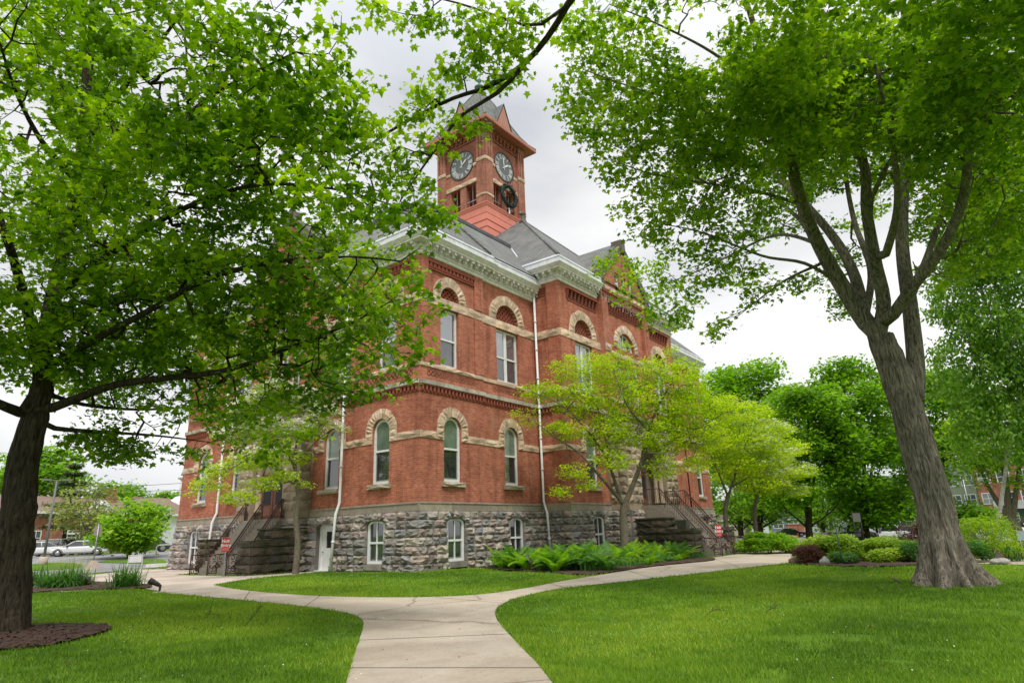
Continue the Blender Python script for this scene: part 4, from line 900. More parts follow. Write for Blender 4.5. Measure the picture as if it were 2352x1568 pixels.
def stairs(F, cu, us, d0, d1, ztop, zb, label, cheek):
    base = F.p(cu, 0, d0); e = empty('entrance_stairs', tuple(base), label, 'stairs')
    st = MB(); n = int((ztop-zb)/.17); 
    for i in range(n):
        a = d0-(d0-d1)*i/n; st.fbox(F, us[0]-.05-.004*i, us[-1]+.05+.004*i, zb-.3, zb+(ztop-zb)*(i+1)/n, d1-.6, a-(.45 if i == 0 else 0), (.27, .235, .19))  # step stone coloured darker for the shade behind the railings
    st.fbox(F, us[0]-.16, us[-1]+.16, zb-.32, ztop+.01, -.1, d1+.02, (.25, .215, .175)); st.build('steps', ASH, e)
    for (ua, ub), tiers in cheek:
        c = MB()
        for (dd, zt_, dz) in tiers:      # outer distance, top, inner distance
            c.fbox(F, ua+.06, ub-.06, zb-.4, zt_-.06, dz, dd-.1, (.12, .11, .09))
            z = zb-.3
            while z < zt_-.4:
                z2 = z+.42
                band(F, ua, ub, z+.01, z2-.01, dd, w=(.6, 1.), mb=c, pal=STNC_M, bulge=.12, n=3)
                for s, FF in ((-1, Fr(F.p(ua, 0, 0), F.N, -F.U)), (1, Fr(F.p(ub, 0, 0), F.N, F.U))): band(FF, dz, dd, z+.01, z2-.01, 0, w=(.7, 1.2), mb=c, pal=STNC_M, bulge=.1, n=3)
                z = z2
            for s, FF in ((-1, Fr(F.p(ua, 0, 0), F.N, -F.U)), (1, Fr(F.p(ub, 0, 0), F.N, F.U))): band(FF, dz, dd+.05, z+.01, zt_, .05, w=(1.6, 2.4), mb=c, pal=MOSC, bulge=.06, n=3)
            band(F, ua, ub, z+.01, zt_, dd+.04, w=(1.5, 2), mb=c, pal=MOSC, bulge=.06, n=3); c.fbox(F, ua-.05, ub+.05, zt_-.08, zt_+.02, dz, dd+.09, MOSC[0])
        c.build('cheek_wall', MOS, e)
    for u in us: railing(e, F.p(u, zb, d0+.35), F.p(u, zb+.02, d0-.65), F.p(u, ztop, d1))
    m = MB()
    for a, b in zip(us, us[1:]): pass
    m.tube([F.p(us[0], ztop+1.05, d1), F.p(us[0], ztop+1.05, .4)], .03, 6); m.tube([F.p(us[0], ztop+.12, d1), F.p(us[0], ztop+.12, .4)], .02, 6)
    for i in range(14): t = d1-(d1-.4)*i/13; m.tube([F.p(us[0], ztop, t), F.p(us[0], ztop+1.05, t)], .014, 5)
    m.tube([F.p(us[-1], ztop+1.05, d1), F.p(us[-1], ztop+1.05, .4)], .03, 6)
    for i in range(14): t = d1-(d1-.4)*i/13; m.tube([F.p(us[-1], ztop, t), F.p(us[-1], ztop+1.05, t)], .014, 5)
    m.build('landing_rail', IRN, e)
    return e
STNC_M = [(.17, .135, .10), (.12, .10, .08), (.20, .155, .12), (.10, .09, .075)]; MOSC = [(.10, .095, .06), (.13, .115, .08)]
SFL = Fr((0, 0, 0), (0, 1, 0), (-1, 0, 0))
stairs(SFL, 11.85, (10.0, 11.85, 13.7), 3.5, .9, 2.75, -.1, 'stone stairs with brown scrolled iron railings climbing to the left entrance of the courthouse', [((8.55, 9.8), ((2.3, 2.2, .2), (3.4, 1.6, .2))), ((13.95, 14.9), ((2.9, 1.75, .2),))])
SFR = Fr((0, -2.3, 0), (1, 0, 0), (0, -1, 0))
stairs(SFR, 19.1, (17.1, 19.1, 21.1), 5.6, 2.3, 2.95, -.2, 'stone stairs with brown scrolled iron railings climbing to the right entrance of the courthouse', [((15.6, 16.85), ((3.2, 2.15, .3), (4.9, 1.45, .3))), ((21.4, 22.5), ((3.2, 2.15, .3), (4.9, 1.45, .3)))])
pl = MB(); b_ = (16.2, -6.35, 1.47); pl.add([(b_[0]+sx*r, b_[1]+sy*r, b_[2]+z) for z, r in ((0, .26), (.5, .36)) for sx, sy in ((-1, -1), (1, -1), (1, 1), (-1, 1))]+[(b_[0]+sx*.28, b_[1]+sy*.28, b_[2]+z_) for z_ in (.5, .4) for sx, sy in ((-1, -1), (1, -1), (1, 1), (-1, 1))], [(0, 1, 5, 4), (1, 2, 6, 5), (2, 3, 7, 6), (3, 0, 4, 7), (4, 5, 9, 8), (5, 6, 10, 9), (6, 7, 11, 10), (7, 4, 8, 11), (12, 13, 14, 15), (8, 9, 13, 12), (9, 10, 14, 13), (10, 11, 15, 14), (11, 8, 12, 15), (0, 3, 2, 1)]); tag(pl.build('stone_planter', MOS if False else simple('planter stone', (.12, .12, .10), (.07, .07, .06), 5, .9)), 'square dark stone planter standing on the cheek wall of the right entrance stairs', 'planter')
# ------------------------------------------------------------------ red NO ENTRY signs
RED = simple('sign red', (.62, .03, .03), (.56, .025, .025), 3, .4); SWH = simple('sign white', (.8, .8, .8), (.75, .75, .75), 3, .5)
def text(s, size, mat, par, F, u, z, d, sgn=1, align='CENTER'):
    cu = bpy.data.curves.new('t', 'FONT'); cu.body = s; cu.size = size; cu.align_x = align; cu.extrude = .002; cu.offset = size*.025
    o = bpy.data.objects.new('t', cu); COL.objects.link(o); dg = bpy.context.evaluated_depsgraph_get(); me = bpy.data.meshes.new_from_object(o.evaluated_get(dg)); bpy.data.objects.remove(o)
    k = len(me.vertices); co = np.empty(k*3); me.vertices.foreach_get('co', co); co = co.reshape(-1, 3); V = np.array([F.p(u+sgn*c[0], z+c[1], d+c[2]) for c in co]); me.vertices.foreach_set('co', V.ravel()); me.update(); return me
def nosign(pos, nrm, w_, h_, hb, label):
    nrm = np.array([nrm[0], nrm[1], 0.]); nrm /= np.linalg.norm(nrm); U = np.array([-nrm[1], nrm[0], 0.]); F = Fr((pos[0], pos[1], 0), U, nrm); z0 = pos[2]
    e = empty('no_entry_sign', tuple(pos), label, 'sign', 'no entry signs beside the entrance stairs'); p = MB(); p.fbox(F, -.03, .03, z0-.1, z0+hb+h_*.9, -.06, -.02); p.build('post', GRY, e)
    b = MB(); b.fbox(F, -w_/2, w_/2, z0+hb, z0+hb+h_, -.015, 0); bo = b.build('sign_board', RED, e)
    for s, sz, u, z in (('No', h_*.33, -w_*.2, .67), ('Entry', h_*.33, 0, .36)):
        me = text(s, sz, SWH, e, F, u, z0+hb+h_*z, .004); link('lettering', me, SWH, bo)
    c = MB(); c.plate(F, [(w_*.27+.095*h_*math.cos(a), z0+hb+h_*.77+.095*h_*math.sin(a)) for a in np.linspace(0, 6.28, 20)[:-1]], [], .004); c.build('no_entry_disc', SWH, bo)
    c = MB(); c.plate(F, recthole(w_*.27-.06*h_, w_*.27+.06*h_, z0+hb+h_*.755, z0+hb+h_*.785), [], .008); c.build('disc_bar', RED, bo)
    t = MB()
    for k in range(2): t.fbox(F, -w_*.42, w_*.42, z0+hb+h_*(.12+.09*k), z0+hb+h_*(.15+.09*k), 0, .003)
    t.build('small_print', simple('faded print', (.75, .45, .42), (.7, .4, .38), 30, .6), bo)
pA = at(521, 1230, 36.6); pA[2] = float(hgt(*pA[:2])); nosign(pA, CP-pA, .36, .66, 1.2, 'red and white No Entry sign on a post before the stairs of the left entrance')
pB = AZ(1651, 43.2); nosign(pB, CP-pB, .3, .7, 1.12, 'red and white No Entry sign on a post before the stairs of the right entrance')
# ------------------------------------------------------------------ trees
def barkmat(name, dark, light, sc_=(9, 9, 1.6), b_=1.):
    m, nt, b = newmat(name); v = coords(nt, sc_); n = noise(nt, 1.4, 7, .65, v, 1.2); n2 = noise(nt, .8, 4, .6, coords(nt))
    r = ramp(nt, n.outputs[0], [(.36, dark), (.62, light)]); r2 = ramp(nt, n2.outputs[0], [(.35, (.75, .78, .72)), (.65, (1.1, 1.08, 1.05))]); L(nt, mixc(nt, 1., r.outputs[0], r2.outputs[0], 'MULTIPLY'), b.inputs['Base Color'])
    b.inputs['Roughness'].default_value = .95; b.inputs['Specular IOR Level'].default_value = .15; bump(nt, b, n.outputs[0], b_, .04); return m
BK_G = barkmat('grey maple bark', (.05, .042, .034), (.30, .262, .22), (13, 13, 1.5)); BK_D = barkmat('dark bark', (.014, .011, .008), (.078, .062, .045), (13, 13, 1.7)); BK_S = barkmat('slender grey bark', (.09, .075, .055), (.22, .19, .15), (14, 14, 5), .5)
BK_W = barkmat('birch bark', (.2, .19, .17), (.62, .6, .56), (5, 5, 18), .4)
# leaf shapes: (x across, y along, z) and triangles
def fan(pts, c=(0, .4, 0)): V = np.array([c]+pts, float); n = len(pts); return V, np.array([(0, i+1, (i+1) % n+1) for i in range(n)])
def lp_(right): return right+[(-x, y, z) for x, y, z in right[::-1] if abs(x) > 1e-6]
MAPLE_FULL = fan([(0, .05, 0)]+[(.30, -.10, -.06), (.24, .14, 0), (.58, .32, -.12), (.30, .46, 0), (.32, .72, -.06), (.14, .66, 0), (0, 1.05, -.16)]+[(-.14, .66, 0), (-.32, .72, -.06), (-.30, .46, 0), (-.58, .32, -.12), (-.24, .14, 0), (-.30, -.10, -.06)], (0, .35, .05))
MAPLE = (np.array([(0, 0, 0), (.34, -.06, -.08), (.26, .2, .0), (.58, .38, -.12), (.26, .55, 0), (0, 1.05, -.15), (-.26, .55, 0), (-.58, .38, -.12), (-.26, .2, 0), (-.34, -.06, -.08)], float), np.array([(0, 1, 2), (2, 3, 4), (0, 2, 4), (0, 4, 6), (4, 5, 6), (0, 6, 8), (6, 7, 8), (0, 8, 9)]))
OVAL = (np.array([(0, 0, 0), (.27, .45, -.07), (0, 1, -.1), (-.27, .45, -.07)], float), np.array([(0, 1, 2), (0, 2, 3)]))
STAR = (np.array([(0, 0, 0), (.45, .3, -.08), (.2, .55, 0), (0, 1, -.12), (-.2, .55, 0), (-.45, .3, -.08)], float), np.array([(0, 1, 2), (0, 2, 4), (2, 3, 4), (0, 4, 5)]))
FLOW = (np.array([(0, 0, 0), (.4, -.18, .08), (.5, .1, .1), (.1, .4, .1), (-.12, .5, .1), (-.4, .2, .1), (-.5, -.08, .08), (-.12, -.4, .1), (.14, -.5, .1)], float), np.array([(0, 1, 2), (0, 3, 4), (0, 5, 6), (0, 7, 8)]))
def leaves(name, P, size, shape, mat, parent, rs, val, droop=.35, flat=.55, out=None, world=True):
    """one face fan per leaf, laid roughly level, tips hanging"""
    n = len(P); V0, T0 = shape; th = rs.uniform(0, 2*np.pi, n)
    f = np.stack([np.cos(th), np.sin(th), -droop+rs.normal(0, .35, n)], 1)
    if out is not None: f[:, :2] += out[:, :2]*.6
    f /= np.linalg.norm(f, axis=1)[:, None]
    up = np.stack([rs.normal(0, flat, n), rs.normal(0, flat, n), np.ones(n)], 1); s = np.cross(f, up); s /= np.linalg.norm(s, axis=1)[:, None]; u = np.cross(s, f)
    k = size*rs.uniform(.5, 1.35, n)
    V = P[:, None, :]+k[:, None, None]*(V0[None, :, 0:1]*s[:, None]+V0[None, :, 1:2]*f[:, None]+V0[None, :, 2:3]*u[:, None])
    Fi = (T0[None]+(np.arange(n)*len(V0))[:, None, None]).reshape(-1, 3)
    return facemesh(name, V.reshape(-1, 3), Fi, np.repeat(val, len(T0)), mat, parent, False, world)
class Tree:
    def __init__(s, seed): s.p = []; s.par = []; s.r = []; s.limb = []; s.rs = np.random.default_rng(seed); s.tips = []
    def limb_(s, pts, r0, r1, step=.3, attach=None):
        pts = catmull(pts, 8); L_ = [0]
        for a, b in zip(pts, pts[1:]): L_.append(L_[-1]+np.linalg.norm(np.array(b)-np.array(a)))
        n = max(2, int(L_[-1]/step)); q = []
        for i in range(n+1):
            t = L_[-1]*i/n; k = min(np.searchsorted(L_, t), len(pts)-1); k = max(k, 1); f = (t-L_[k-1])/(L_[k]-L_[k-1]+1e-9); q.append(np.array(pts[k-1])*(1-f)+np.array(pts[k])*f)
        par = -1
        if s.p: d = np.linalg.norm(np.array(s.p)-q[0], axis=1); par = int(d.argmin())
        for i, p in enumerate(q):
            if i == 0 and par >= 0: continue
            s.p.append(p); s.par.append(par); s.r.append(r0+(r1-r0)*(i/n)**.8); s.limb.append(True); par = len(s.p)-1
        return s
    def fill(s, blobs, n, step=.32, wob=.1, minz=None, up=.25, maxlen=99, carve=None):
        """spread growing points through the crown volumes and join each to the nearest wood"""
        w = np.array([b[2] if len(b) > 2 else np.prod(b[1]) for b in blobs], float); w /= w.sum(); T = []
        for b, k in zip(blobs, s.rs.multinomial(n, w)):
            d = s.rs.normal(0, 1, (k, 3)); d /= np.linalg.norm(d, axis=1)[:, None]; T.append(np.array(b[0])+d*(s.rs.uniform(.1, 1, k)**.42)[:, None]*np.array(b[1]))
        T = np.concatenate(T)
        if carve:      # foliage gathers in flat tiers with air between them
            cs, zs, th = carve; q = vnoise(T[:, 0]+T[:, 1]*.31, T[:, 2]*cs/zs, cs, 11)*.5+vnoise(T[:, 1]-T[:, 0]*.27+40, T[:, 2]*cs/zs+9, cs*.8, 12)*.5; T = T[q > th]
        P = np.array(s.p); kd = kdtree.KDTree(len(P))
        for i, p in enumerate(P): kd.insert(p, i)
        kd.balance(); D = np.array([kd.find(t)[2] for t in T]); T = T[np.argsort(D)]
        cnt = 0; kd = None
        for ti, t in enumerate(T):
            if kd is None or cnt > 40:
                kd = kdtree.KDTree(len(s.p)); [kd.insert(p, i) for i, p in enumerate(s.p)]; kd.balance(); cnt = 0
            c = kd.find(t); j = c[1]; 
            if c[2] < .12: continue
            a = s.p[j]; v = t-a; Ln = np.linalg.norm(v)
            if Ln > maxlen: continue
            k = max(1, int(round(Ln/step))); d0 = (a-s.p[s.par[j]]) if s.par[j] >= 0 else np.array([0, 0, 1.]); d0 = d0/(np.linalg.norm(d0)+1e-9); m = a+d0*Ln*.3+v*.25+np.array([0, 0, up*Ln*.3]); par = j
            for i in range(1, k+1):
                f = i/k; q = a*(1-f)**2+2*m*f*(1-f)+t*f*f
                if i < k: q = q+s.rs.normal(0, wob*step, 3)
                s.p.append(q); s.par.append(par); s.r.append(0); s.limb.append(False); par = len(s.p)-1; cnt += 1
            s.tips.append(par)
        return s
    def finish(s, tipr=.006, exp=.5, cap=.12):
        n = len(s.p); s.P = np.array(s.p); s.w = np.zeros(n)+1.; s.kids = [[] for _ in range(n)]
        for i in range(n-1, 0, -1):
            if s.par[i] >= 0: s.w[s.par[i]] += s.w[i]
        for i in range(n):
            if s.par[i] >= 0: s.kids[s.par[i]].append(i)
        s.R = np.array(s.r, float)
        for i in range(n):
            if not s.limb[i]:
                r = tipr*s.w[i]**exp; s.R[i] = min(r, cap, s.R[s.par[i]]*.85)
        return s
    def wood(s, name, mat, parent, skip=0, sides=(12, 7, 4), thin=.004, world=True):
        m = MB(); n = len(s.p)
        stack = [(0, None)]
        while stack:
            i, start = stack.pop(); chain = [] if start is None else [start]; rad = [] if start is None else [min(s.R[i]*1.15, s.R[start])]
            while True:
                chain.append(i); rad.append(max(s.R[i], thin)); k = s.kids[i]
                if not k: break
                k = sorted(k, key=lambda q: (not s.limb[q], -s.w[q]) if s.limb[i] else -s.w[q]); 
                for q in k[1:]: stack.append((q, i))
                i = k[0]
            if len(chain) > 1: m.tube([s.P[c] for c in chain], rad, sides[0] if max(rad) > .12 else (sides[1] if max(rad) > .03 else sides[2]), cap=max(rad) > .03)
        return m.build(name, mat, parent, world)
    def leafpts(s, per, spread, wmax=6, vert=.5):
        idx = np.array([i for i in range(len(s.p)) if not s.limb[i] and s.w[i] <= wmax]); pp = np.repeat(idx, per); n = len(pp)
        off = s.rs.normal(0, 1, (n, 3))*np.array([spread, spread, spread*vert]); off[:, 2] -= spread*.25; return s.P[pp]+off
LF_M = leafmat('maple leaf', (.055, .13, .004), (.19, .325, .006), (.46, .58, .012), .55, .4)  # dark end paints leaves in shade, light end lit ones
LF_R = leafmat('soft maple leaf', (.07, .155, .006), (.205, .34, .010), (.44, .55, .02), .55, .4)
LF_Y = leafmat('dogwood leaf', (.24, .36, .005), (.46, .58, .008), (.66, .72, .02), .5, .45)
LF_B = leafmat('bright leaf', (.09, .21, .010), (.20, .38, .016), (.36, .52, .035), .5, .45)
LF_P = leafmat('pale spring leaf', (.16, .20, .05), (.27, .31, .08), (.38, .41, .13), .4, .6)
LF_K = leafmat('deep park leaf', (.075, .18, .008), (.17, .34, .013), (.33, .50, .025), .5, .5)
LF_BI = leafmat('birch leaf', (.08, .19, .02), (.18, .34, .03), (.33, .50, .06), .5, .5)
LF_W = leafmat('dogwood bract', (.66, .64, .54), (.80, .78, .70), (.88, .87, .83), .08, .6)
LF_RED = leafmat('barberry leaf', (.035, .010, .010), (.10, .028, .022), (.20, .07, .045), .3, .5)
def leafval(P, rs, s=1.4, base=.45, amp=.6, sd=.2): return np.clip(base+rs.normal(0, sd, len(P))+amp*(vnoise(P[:, 0]+P[:, 2]*.7, P[:, 1]-P[:, 2]*.4, s, 5)-.5), 0, 1)  # spreads the painted lit and shaded leaf tones in random clumps
def cull(P, m=260):
    """drop leaves that stand wholly outside what the photo could show"""
    q = (P-CP)@CM.T; z = q[:, 2]; x = PP[0]+FPX*q[:, 0]/np.maximum(z, .1); y = PP[1]+FPX*q[:, 1]/np.maximum(z, .1)
    return (z > .4) & (x > -m) & (x < 2352+m) & (y > -m) & (y < 1568+m)
def bark_trunk(name, pts, rads, mat, parent, seed, na=150, nl=330, flare=None, amp=.03, knots=()):
    """thick near trunk with real bark ridges and root flare"""
    pts = catmull(pts, 10); n = len(pts); rr = np.interp(np.linspace(0, 1, n), np.linspace(0, 1, len(rads)), rads); Ld = np.concatenate([[0], np.cumsum([np.linalg.norm(np.array(b)-np.array(a)) for a, b in zip(pts, pts[1:])])])
    t = np.linspace(0, Ld[-1], nl); C = np.stack([np.interp(t, Ld, [p[k] for p in pts]) for k in range(3)], 1); Rr = np.interp(t, Ld, rr)
    th = np.linspace(0, 2*np.pi, na, endpoint=False); A, T = np.meshgrid(th, t); Rg = np.interp(T, t, Rr)
    def pn(a, tt, sa, st, sd):     # periodic around the trunk
        w = a/(2*np.pi); n1 = vnoise(a*Rg.mean(), tt*sa/st, sa, sd); n2 = vnoise((a-2*np.pi)*Rg.mean(), tt*sa/st, sa, sd); return n1*(1-w)+n2*w
    warp = (pn(A, T, .4, .9, seed)-.5)*.3
    rid = 1-np.abs(2*pn(A+warp*.5, T, .11, .55, seed+1)-1); rid2 = 1-np.abs(2*pn(A+warp*.5, T, .05, .22, seed+2)-1); big = pn(A, T, .55, 1.8, seed+3)-.5
    D = amp*(rid**1.3*1.1+rid2*.5-.7)+big*amp*2.6
    if flare: 
        for (ang, ht, out, wid) in flare: D = D+out*np.exp(-((np.angle(np.exp(1j*(A-ang))))/wid)**2)*np.exp(-T/ht)
    for (ang, tt, out, wa, wt) in knots:
        q = (np.angle(np.exp(1j*(A-ang)))/wa)**2+((T-tt)/wt)**2; D = D+out*np.exp(-q)-out*.7*np.exp(-q*6)
    Rf = Rg+D; X = C[:, 0][:, None]+Rf*np.cos(A); Y = C[:, 1][:, None]+Rf*np.sin(A); Z = C[:, 2][:, None]+0*A
    V = np.stack([X, Y, Z], -1).reshape(-1, 3); i, j = np.meshgrid(np.arange(na), np.arange(nl-1)); k = (j*na+i).ravel(); k2 = (j*na+(i+1) % na).ravel(); q = np.stack([k, k2, k2+na, k+na], 1)
    return facemesh(name, V, q, np.ones(len(q)), mat, parent, True)
def treething(name, base, label, cat='tree', group=None): return empty(name, tuple(base), label, cat, group)
# ---- the big grey maple on the right
rb = G(2180, 1342); d0 = math.hypot(*(rb-CP)[:2])
e = treething('maple_tree', rb, 'huge grey-barked maple leaning left on the right lawn, nearest tree on that side'); t = Tree(21)
def Wp(l, d): return [at(x, y, d+(q[0] if q else 0)) for x, y, *q in l]
tr_pts = [rb+np.array([0, 0, -.35])]+Wp([(2162, 1260), (2146, 1160), (2112, 1040), (2080, 935), (2052, 850), (2018, 770)], d0)
bark_trunk('trunk', tr_pts, [.42, .36, .35, .35, .36, .38, .36, .26], BK_G, e, 5, na=220, nl=420, flare=[(.25, .6, .9, .22), (1.3, .55, .8, .22), (2.4, .6, .8, .26), (3.1, .6, .95, .2), (3.75, .5, .8, .2), (4.35, .62, 1.0, .18), (4.95, .6, 1.2, .2), (5.6, .7, 1.5, .17), (0, 1.1, .14, 9)], amp=.058, knots=[(3.9, 3.2, .1, .35, .3), (4.6, 5.4, .12, .4, .35)])
t.limb_([tr_pts[-2], tr_pts[-1], *Wp([(1985, 735), (1930, 650, -.2), (1880, 560, -.6), (1842, 470, -1.2), (1815, 360, -2), (1790, 240, -3), (1745, 100, -4), (1700, -40, -5)], d0)], 0.294, 0.060)
t.limb_(Wp([(1985, 735), (1965, 640, .5), (1925, 560, .8), (1860, 480, 1.0), (1800, 420, 1.2), (1750, 350, 1.5), (1700, 220, 1.2), (1660, 90, .5)], d0), 0.190, 0.036)
t.limb_(Wp([(2012, 790), (2030, 700, -.3), (2010, 600, -.8), (1990, 480, -1.2), (1985, 380, -1.6), (1930, 260, -2.2), (1890, 120, -3), (1850, -60, -4)], d0), 0.214, 0.060)
t.limb_(Wp([(2092, 960, .1), (2104, 860, .3), (2092, 720, .6), (2072, 560, 1.2), (2078, 400, 1.6), (2092, 240, 1.6), (2080, 60, 1.2), (2060, -80, 0)], d0), 0.261, 0.078)
t.limb_(Wp([(2040, 740, -.3), (2095, 660, -1), (2160, 575, -1.6), (2205, 480, -2.2), (2222, 380, -2.6), (2218, 280, -3), (2190, 200, -3.4), (2150, 80, -4), (2120, -60, -5)], d0), 0.171, 0.048)
t.limb_(Wp([(2215, 400, -2.6), (2250, 300, -2.8), (2300, 230, -3.2), (2352, 190, -3.6), (2450, 120, -4.2)], d0), 0.076, 0.030)
t.limb_(Wp([(1990, 480, -1.2), (2050, 360, -2), (2110, 300, -3), (2200, 250, -4), (2300, 260, -5)], d0), 0.071, 0.024)
t.limb_(Wp([(1930, 650, -.2), (1850, 605, -1), (1760, 590, -2), (1680, 560, -3), (1600, 530, -4), (1520, 515, -5)], d0), 0.062, 0.012)
t.limb_(Wp([(1900, 600, -.4), (1810, 640, -1), (1740, 690, -1.8), (1690, 730, -2.5)], d0), 0.054, 0.009)
t.limb_(Wp([(1842, 470, -1.2), (1740, 440, -2.5), (1620, 420, -4), (1500, 400, -5.2), (1410, 370, -6)], d0), 0.062, 0.012)
t.limb_(Wp([(1815, 360, -2), (1700, 290, -3.4), (1580, 240, -4.8), (1450, 200, -6), (1340, 160, -6.5)], d0), 0.062, 0.012)
t.limb_(Wp([(1790, 240, -3), (1650, 130, -4.5), (1520, 60, -6), (1400, 10, -7)], d0), 0.067, 0.012)
t.limb_(Wp([(1880, 560, -.6), (1780, 540, .5), (1650, 600, 1.5), (1560, 640, 2.5), (1480, 660, 3)], d0), 0.068, 0.009)
for l_ in ([(1985, 735), (2000, 620, 1), (1960, 500, 2), (1940, 360, 2.6), (1955, 200, 3), (1940, 60, 3)], [(2085, 700, .8), (2140, 560, 2), (2180, 420, 2.6), (2170, 300, 3), (2140, 150, 3.4)], [(1930, 650, 0), (1850, 520, 2), (1760, 430, 3), (1700, 330, 3.6)], [(2030, 600, -.8), (2060, 480, -2.5), (2050, 330, -4), (2010, 150, -5.5)], [(1880, 560, -.6), (1820, 420, 0), (1840, 300, 1), (1800, 150, 1.5)]): t.limb_(Wp(l_, d0), .12, .03)
RB = lambda x, y, dd, rx, rz=None, w=None: (at(x, y, d0+dd), (rx, rx, rz or rx*.55), w) if w else (at(x, y, d0+dd), (rx, rx, rz or rx*.55))
bl = [RB(1420, 80, -6.5, 1.5), RB(1380, 190, -6.2, 1.1), RB(1420, 300, -5.8, 1.2), RB(1400, 375, -5.5, .8), RB(1560, 60, -6.5, 2.0), RB(1560, 190, -5.5, 2.0), RB(1570, 300, -5, 1.7), RB(1700, 60, -6, 2.4), RB(1720, 190, -5.5, 2.2), RB(1880, 60, -6.5, 2.4), RB(1980, 160, -5.5, 2.6), RB(2100, 40, -7, 2.4), RB(2250, 80, -6.5, 2.4), RB(2330, 180, -5.5, 2), RB(2200, 170, -5, 2.2), RB(1880, 200, -2, 2.6), RB(2050, 330, 1.5, 2.6), RB(1700, 330, -2, 2.2), RB(1600, 420, -3, 1.5), RB(1500, 420, -5, .9), RB(1480, 500, -5, .9), RB(1570, 520, -4, 1.1), RB(1680, 480, -3, 1.3), RB(1660, 590, -3, 1.1), RB(1590, 640, -3, .8), RB(1545, 715, 1.5, 1.2), RB(1500, 640, 2, 1.1), RB(1420, 610, 2.5, 1.0), RB(1440, 665, 2.5, .7), RB(1720, 690, -2, .7), RB(1810, 640, -1, .8), RB(1780, 500, 1.5, 1.3), RB(2280, 300, -3, 2.0), RB(2320, 430, 0, 1.8), RB(2200, 480, 3, 1.5), RB(1950, 450, 3, 2.), RB(1850, 380, 2.5, 2.), RB(1350, 100, -6.5, .9), RB(1340, 250, -6, .7), RB(1480, 150, -6, 1.6), RB(1480, 260, -5.5, 1.4), RB(1650, 250, -4.5, 1.8), RB(1800, 150, -5, 2.2), RB(1800, 300, -3, 1.8), RB(1950, 300, -2, 2), RB(2120, 180, -3, 2.2), RB(2230, 360, -1, 1.8), RB(2330, 320, 1, 1.8), RB(2300, 560, 2, 1.3), RB(1620, 330, -4, 1.2), RB(2150, 520, 2.5, 1.1), RB(1960, 580, 3.2, .9), RB(1880, 640, 3.2, .7), RB(2250, 600, 1, 1.2), RB(2330, 540, 0, 1.4), RB(2150, 620, 3, 1.), RB(1960, 690, 3, .8), RB(1640, 760, -1.2, .5), RB(1700, 640, 1, .8)]
t.fill(bl, 8200, .3, up=.2, maxlen=3.6, carve=(1.4, .9, .34)); t.finish(.0058)
t.wood('limbs', BK_G, e)
P = t.leafpts(18, .18, 5, .6); P = P[cull(P)]; P = P[(P[:, 2] > 4.2)]
print('right maple', len(t.p), len(P)); leaves('crown', P, .13, MAPLE, LF_R, e, t.rs, leafval(P, t.rs), .45)
# ---- the dark maple on the left, hanging over the walk
lb = G(8, 1452); d1 = math.hypot(*(lb-CP)[:2])
e = treething('maple_tree', lb, 'dark-trunked spreading maple at the left edge, its low boughs hanging before the courthouse'); t = Tree(4)
tl = [lb+np.array([0, 0, -.3])]+Wp([(24, 1350), (34, 1260), (46, 1160), (58, 1060), (82, 960), (98, 880), (100, 800)], d1)
bark_trunk('trunk', tl, [.42, .34, .31, .31, .29, .26, .2, .15, .12], BK_D, e, 9, 150, 330, flare=[(.4, .4, .3, .35), (1.9, .4, .3, .35), (3.4, .4, .3, .3), (4.9, .4, .4, .3)], amp=.042, knots=[(4.3, 2.6, .1, .4, .22), (5.2, 2.7, .11, .4, .24), (3.6, 2.0, .09, .4, .25), (5.5, 2.0, .08, .25, .15)])
t.limb_([tl[-2], *Wp([(100, 800), (120, 690, .2), (145, 580, .3), (172, 460, .2), (188, 340, 0), (200, 200, -.4), (212, 60, -1), (225, -60, -2)], d1)], 0.194, 0.078)
t.limb_(Wp([(100, 880), (60, 700, -.5), (20, 560, -1.2), (-40, 400, -2)], d1), 0.143, 0.062)
t.limb_(Wp([(82, 960), (-20, 920, -.5), (-120, 860, -1)], d1), 0.129, 0.062)
t.limb_(Wp([(95, 945), (150, 925, -.5), (260, 885, -1.2), (380, 868, -2), (520, 850, -2.8), (660, 800, -3.6), (800, 745, -4.4), (900, 690, -5)], d1), 0.110, 0.016)
t.limb_(Wp([(90, 975), (140, 985, 0), (240, 992, .5), (360, 1000, 1), (480, 1015, 1.6)], d1), 0.065, 0.012)
t.limb_(Wp([(100, 850), (200, 790, -1.5), (330, 720, -3), (480, 640, -4.4), (640, 600, -5.8), (800, 590, -6.8), (920, 600, -7.4)], d1), 0.104, 0.013)
t.limb_(Wp([(120, 690), (230, 600, -2), (380, 500, -4), (560, 430, -6), (740, 430, -7.5), (900, 470, -8.2)], d1), 0.104, 0.012)
t.limb_(Wp([(160, 520), (260, 400, -2.5), (380, 300, -4.5), (520, 200, -6.5), (680, 120, -8)], d1), 0.098, 0.016)
t.limb_(Wp([(188, 340), (270, 220, -2), (380, 80, -4), (470, -40, -6)], d1), 0.084, 0.016)
t.limb_(Wp([(180, 420), (100, 330, -2), (40, 220, -4), (0, 100, -6)], d1), 0.084, 0.016)
t.limb_(Wp([(100, 800), (210, 700, 1.5), (340, 680, 3), (470, 700, 4), (600, 720, 4.8)], d1), 0.078, 0.016)
t.limb_(Wp([(145, 580), (240, 560, 2), (350, 560, 3.5), (440, 600, 4.5)], d1), 0.065, 0.016)
t.limb_(Wp([(98, 900), (200, 930, 1), (330, 940, 2), (460, 930, 3), (560, 900, 3.6)], d1), 0.059, 0.012)
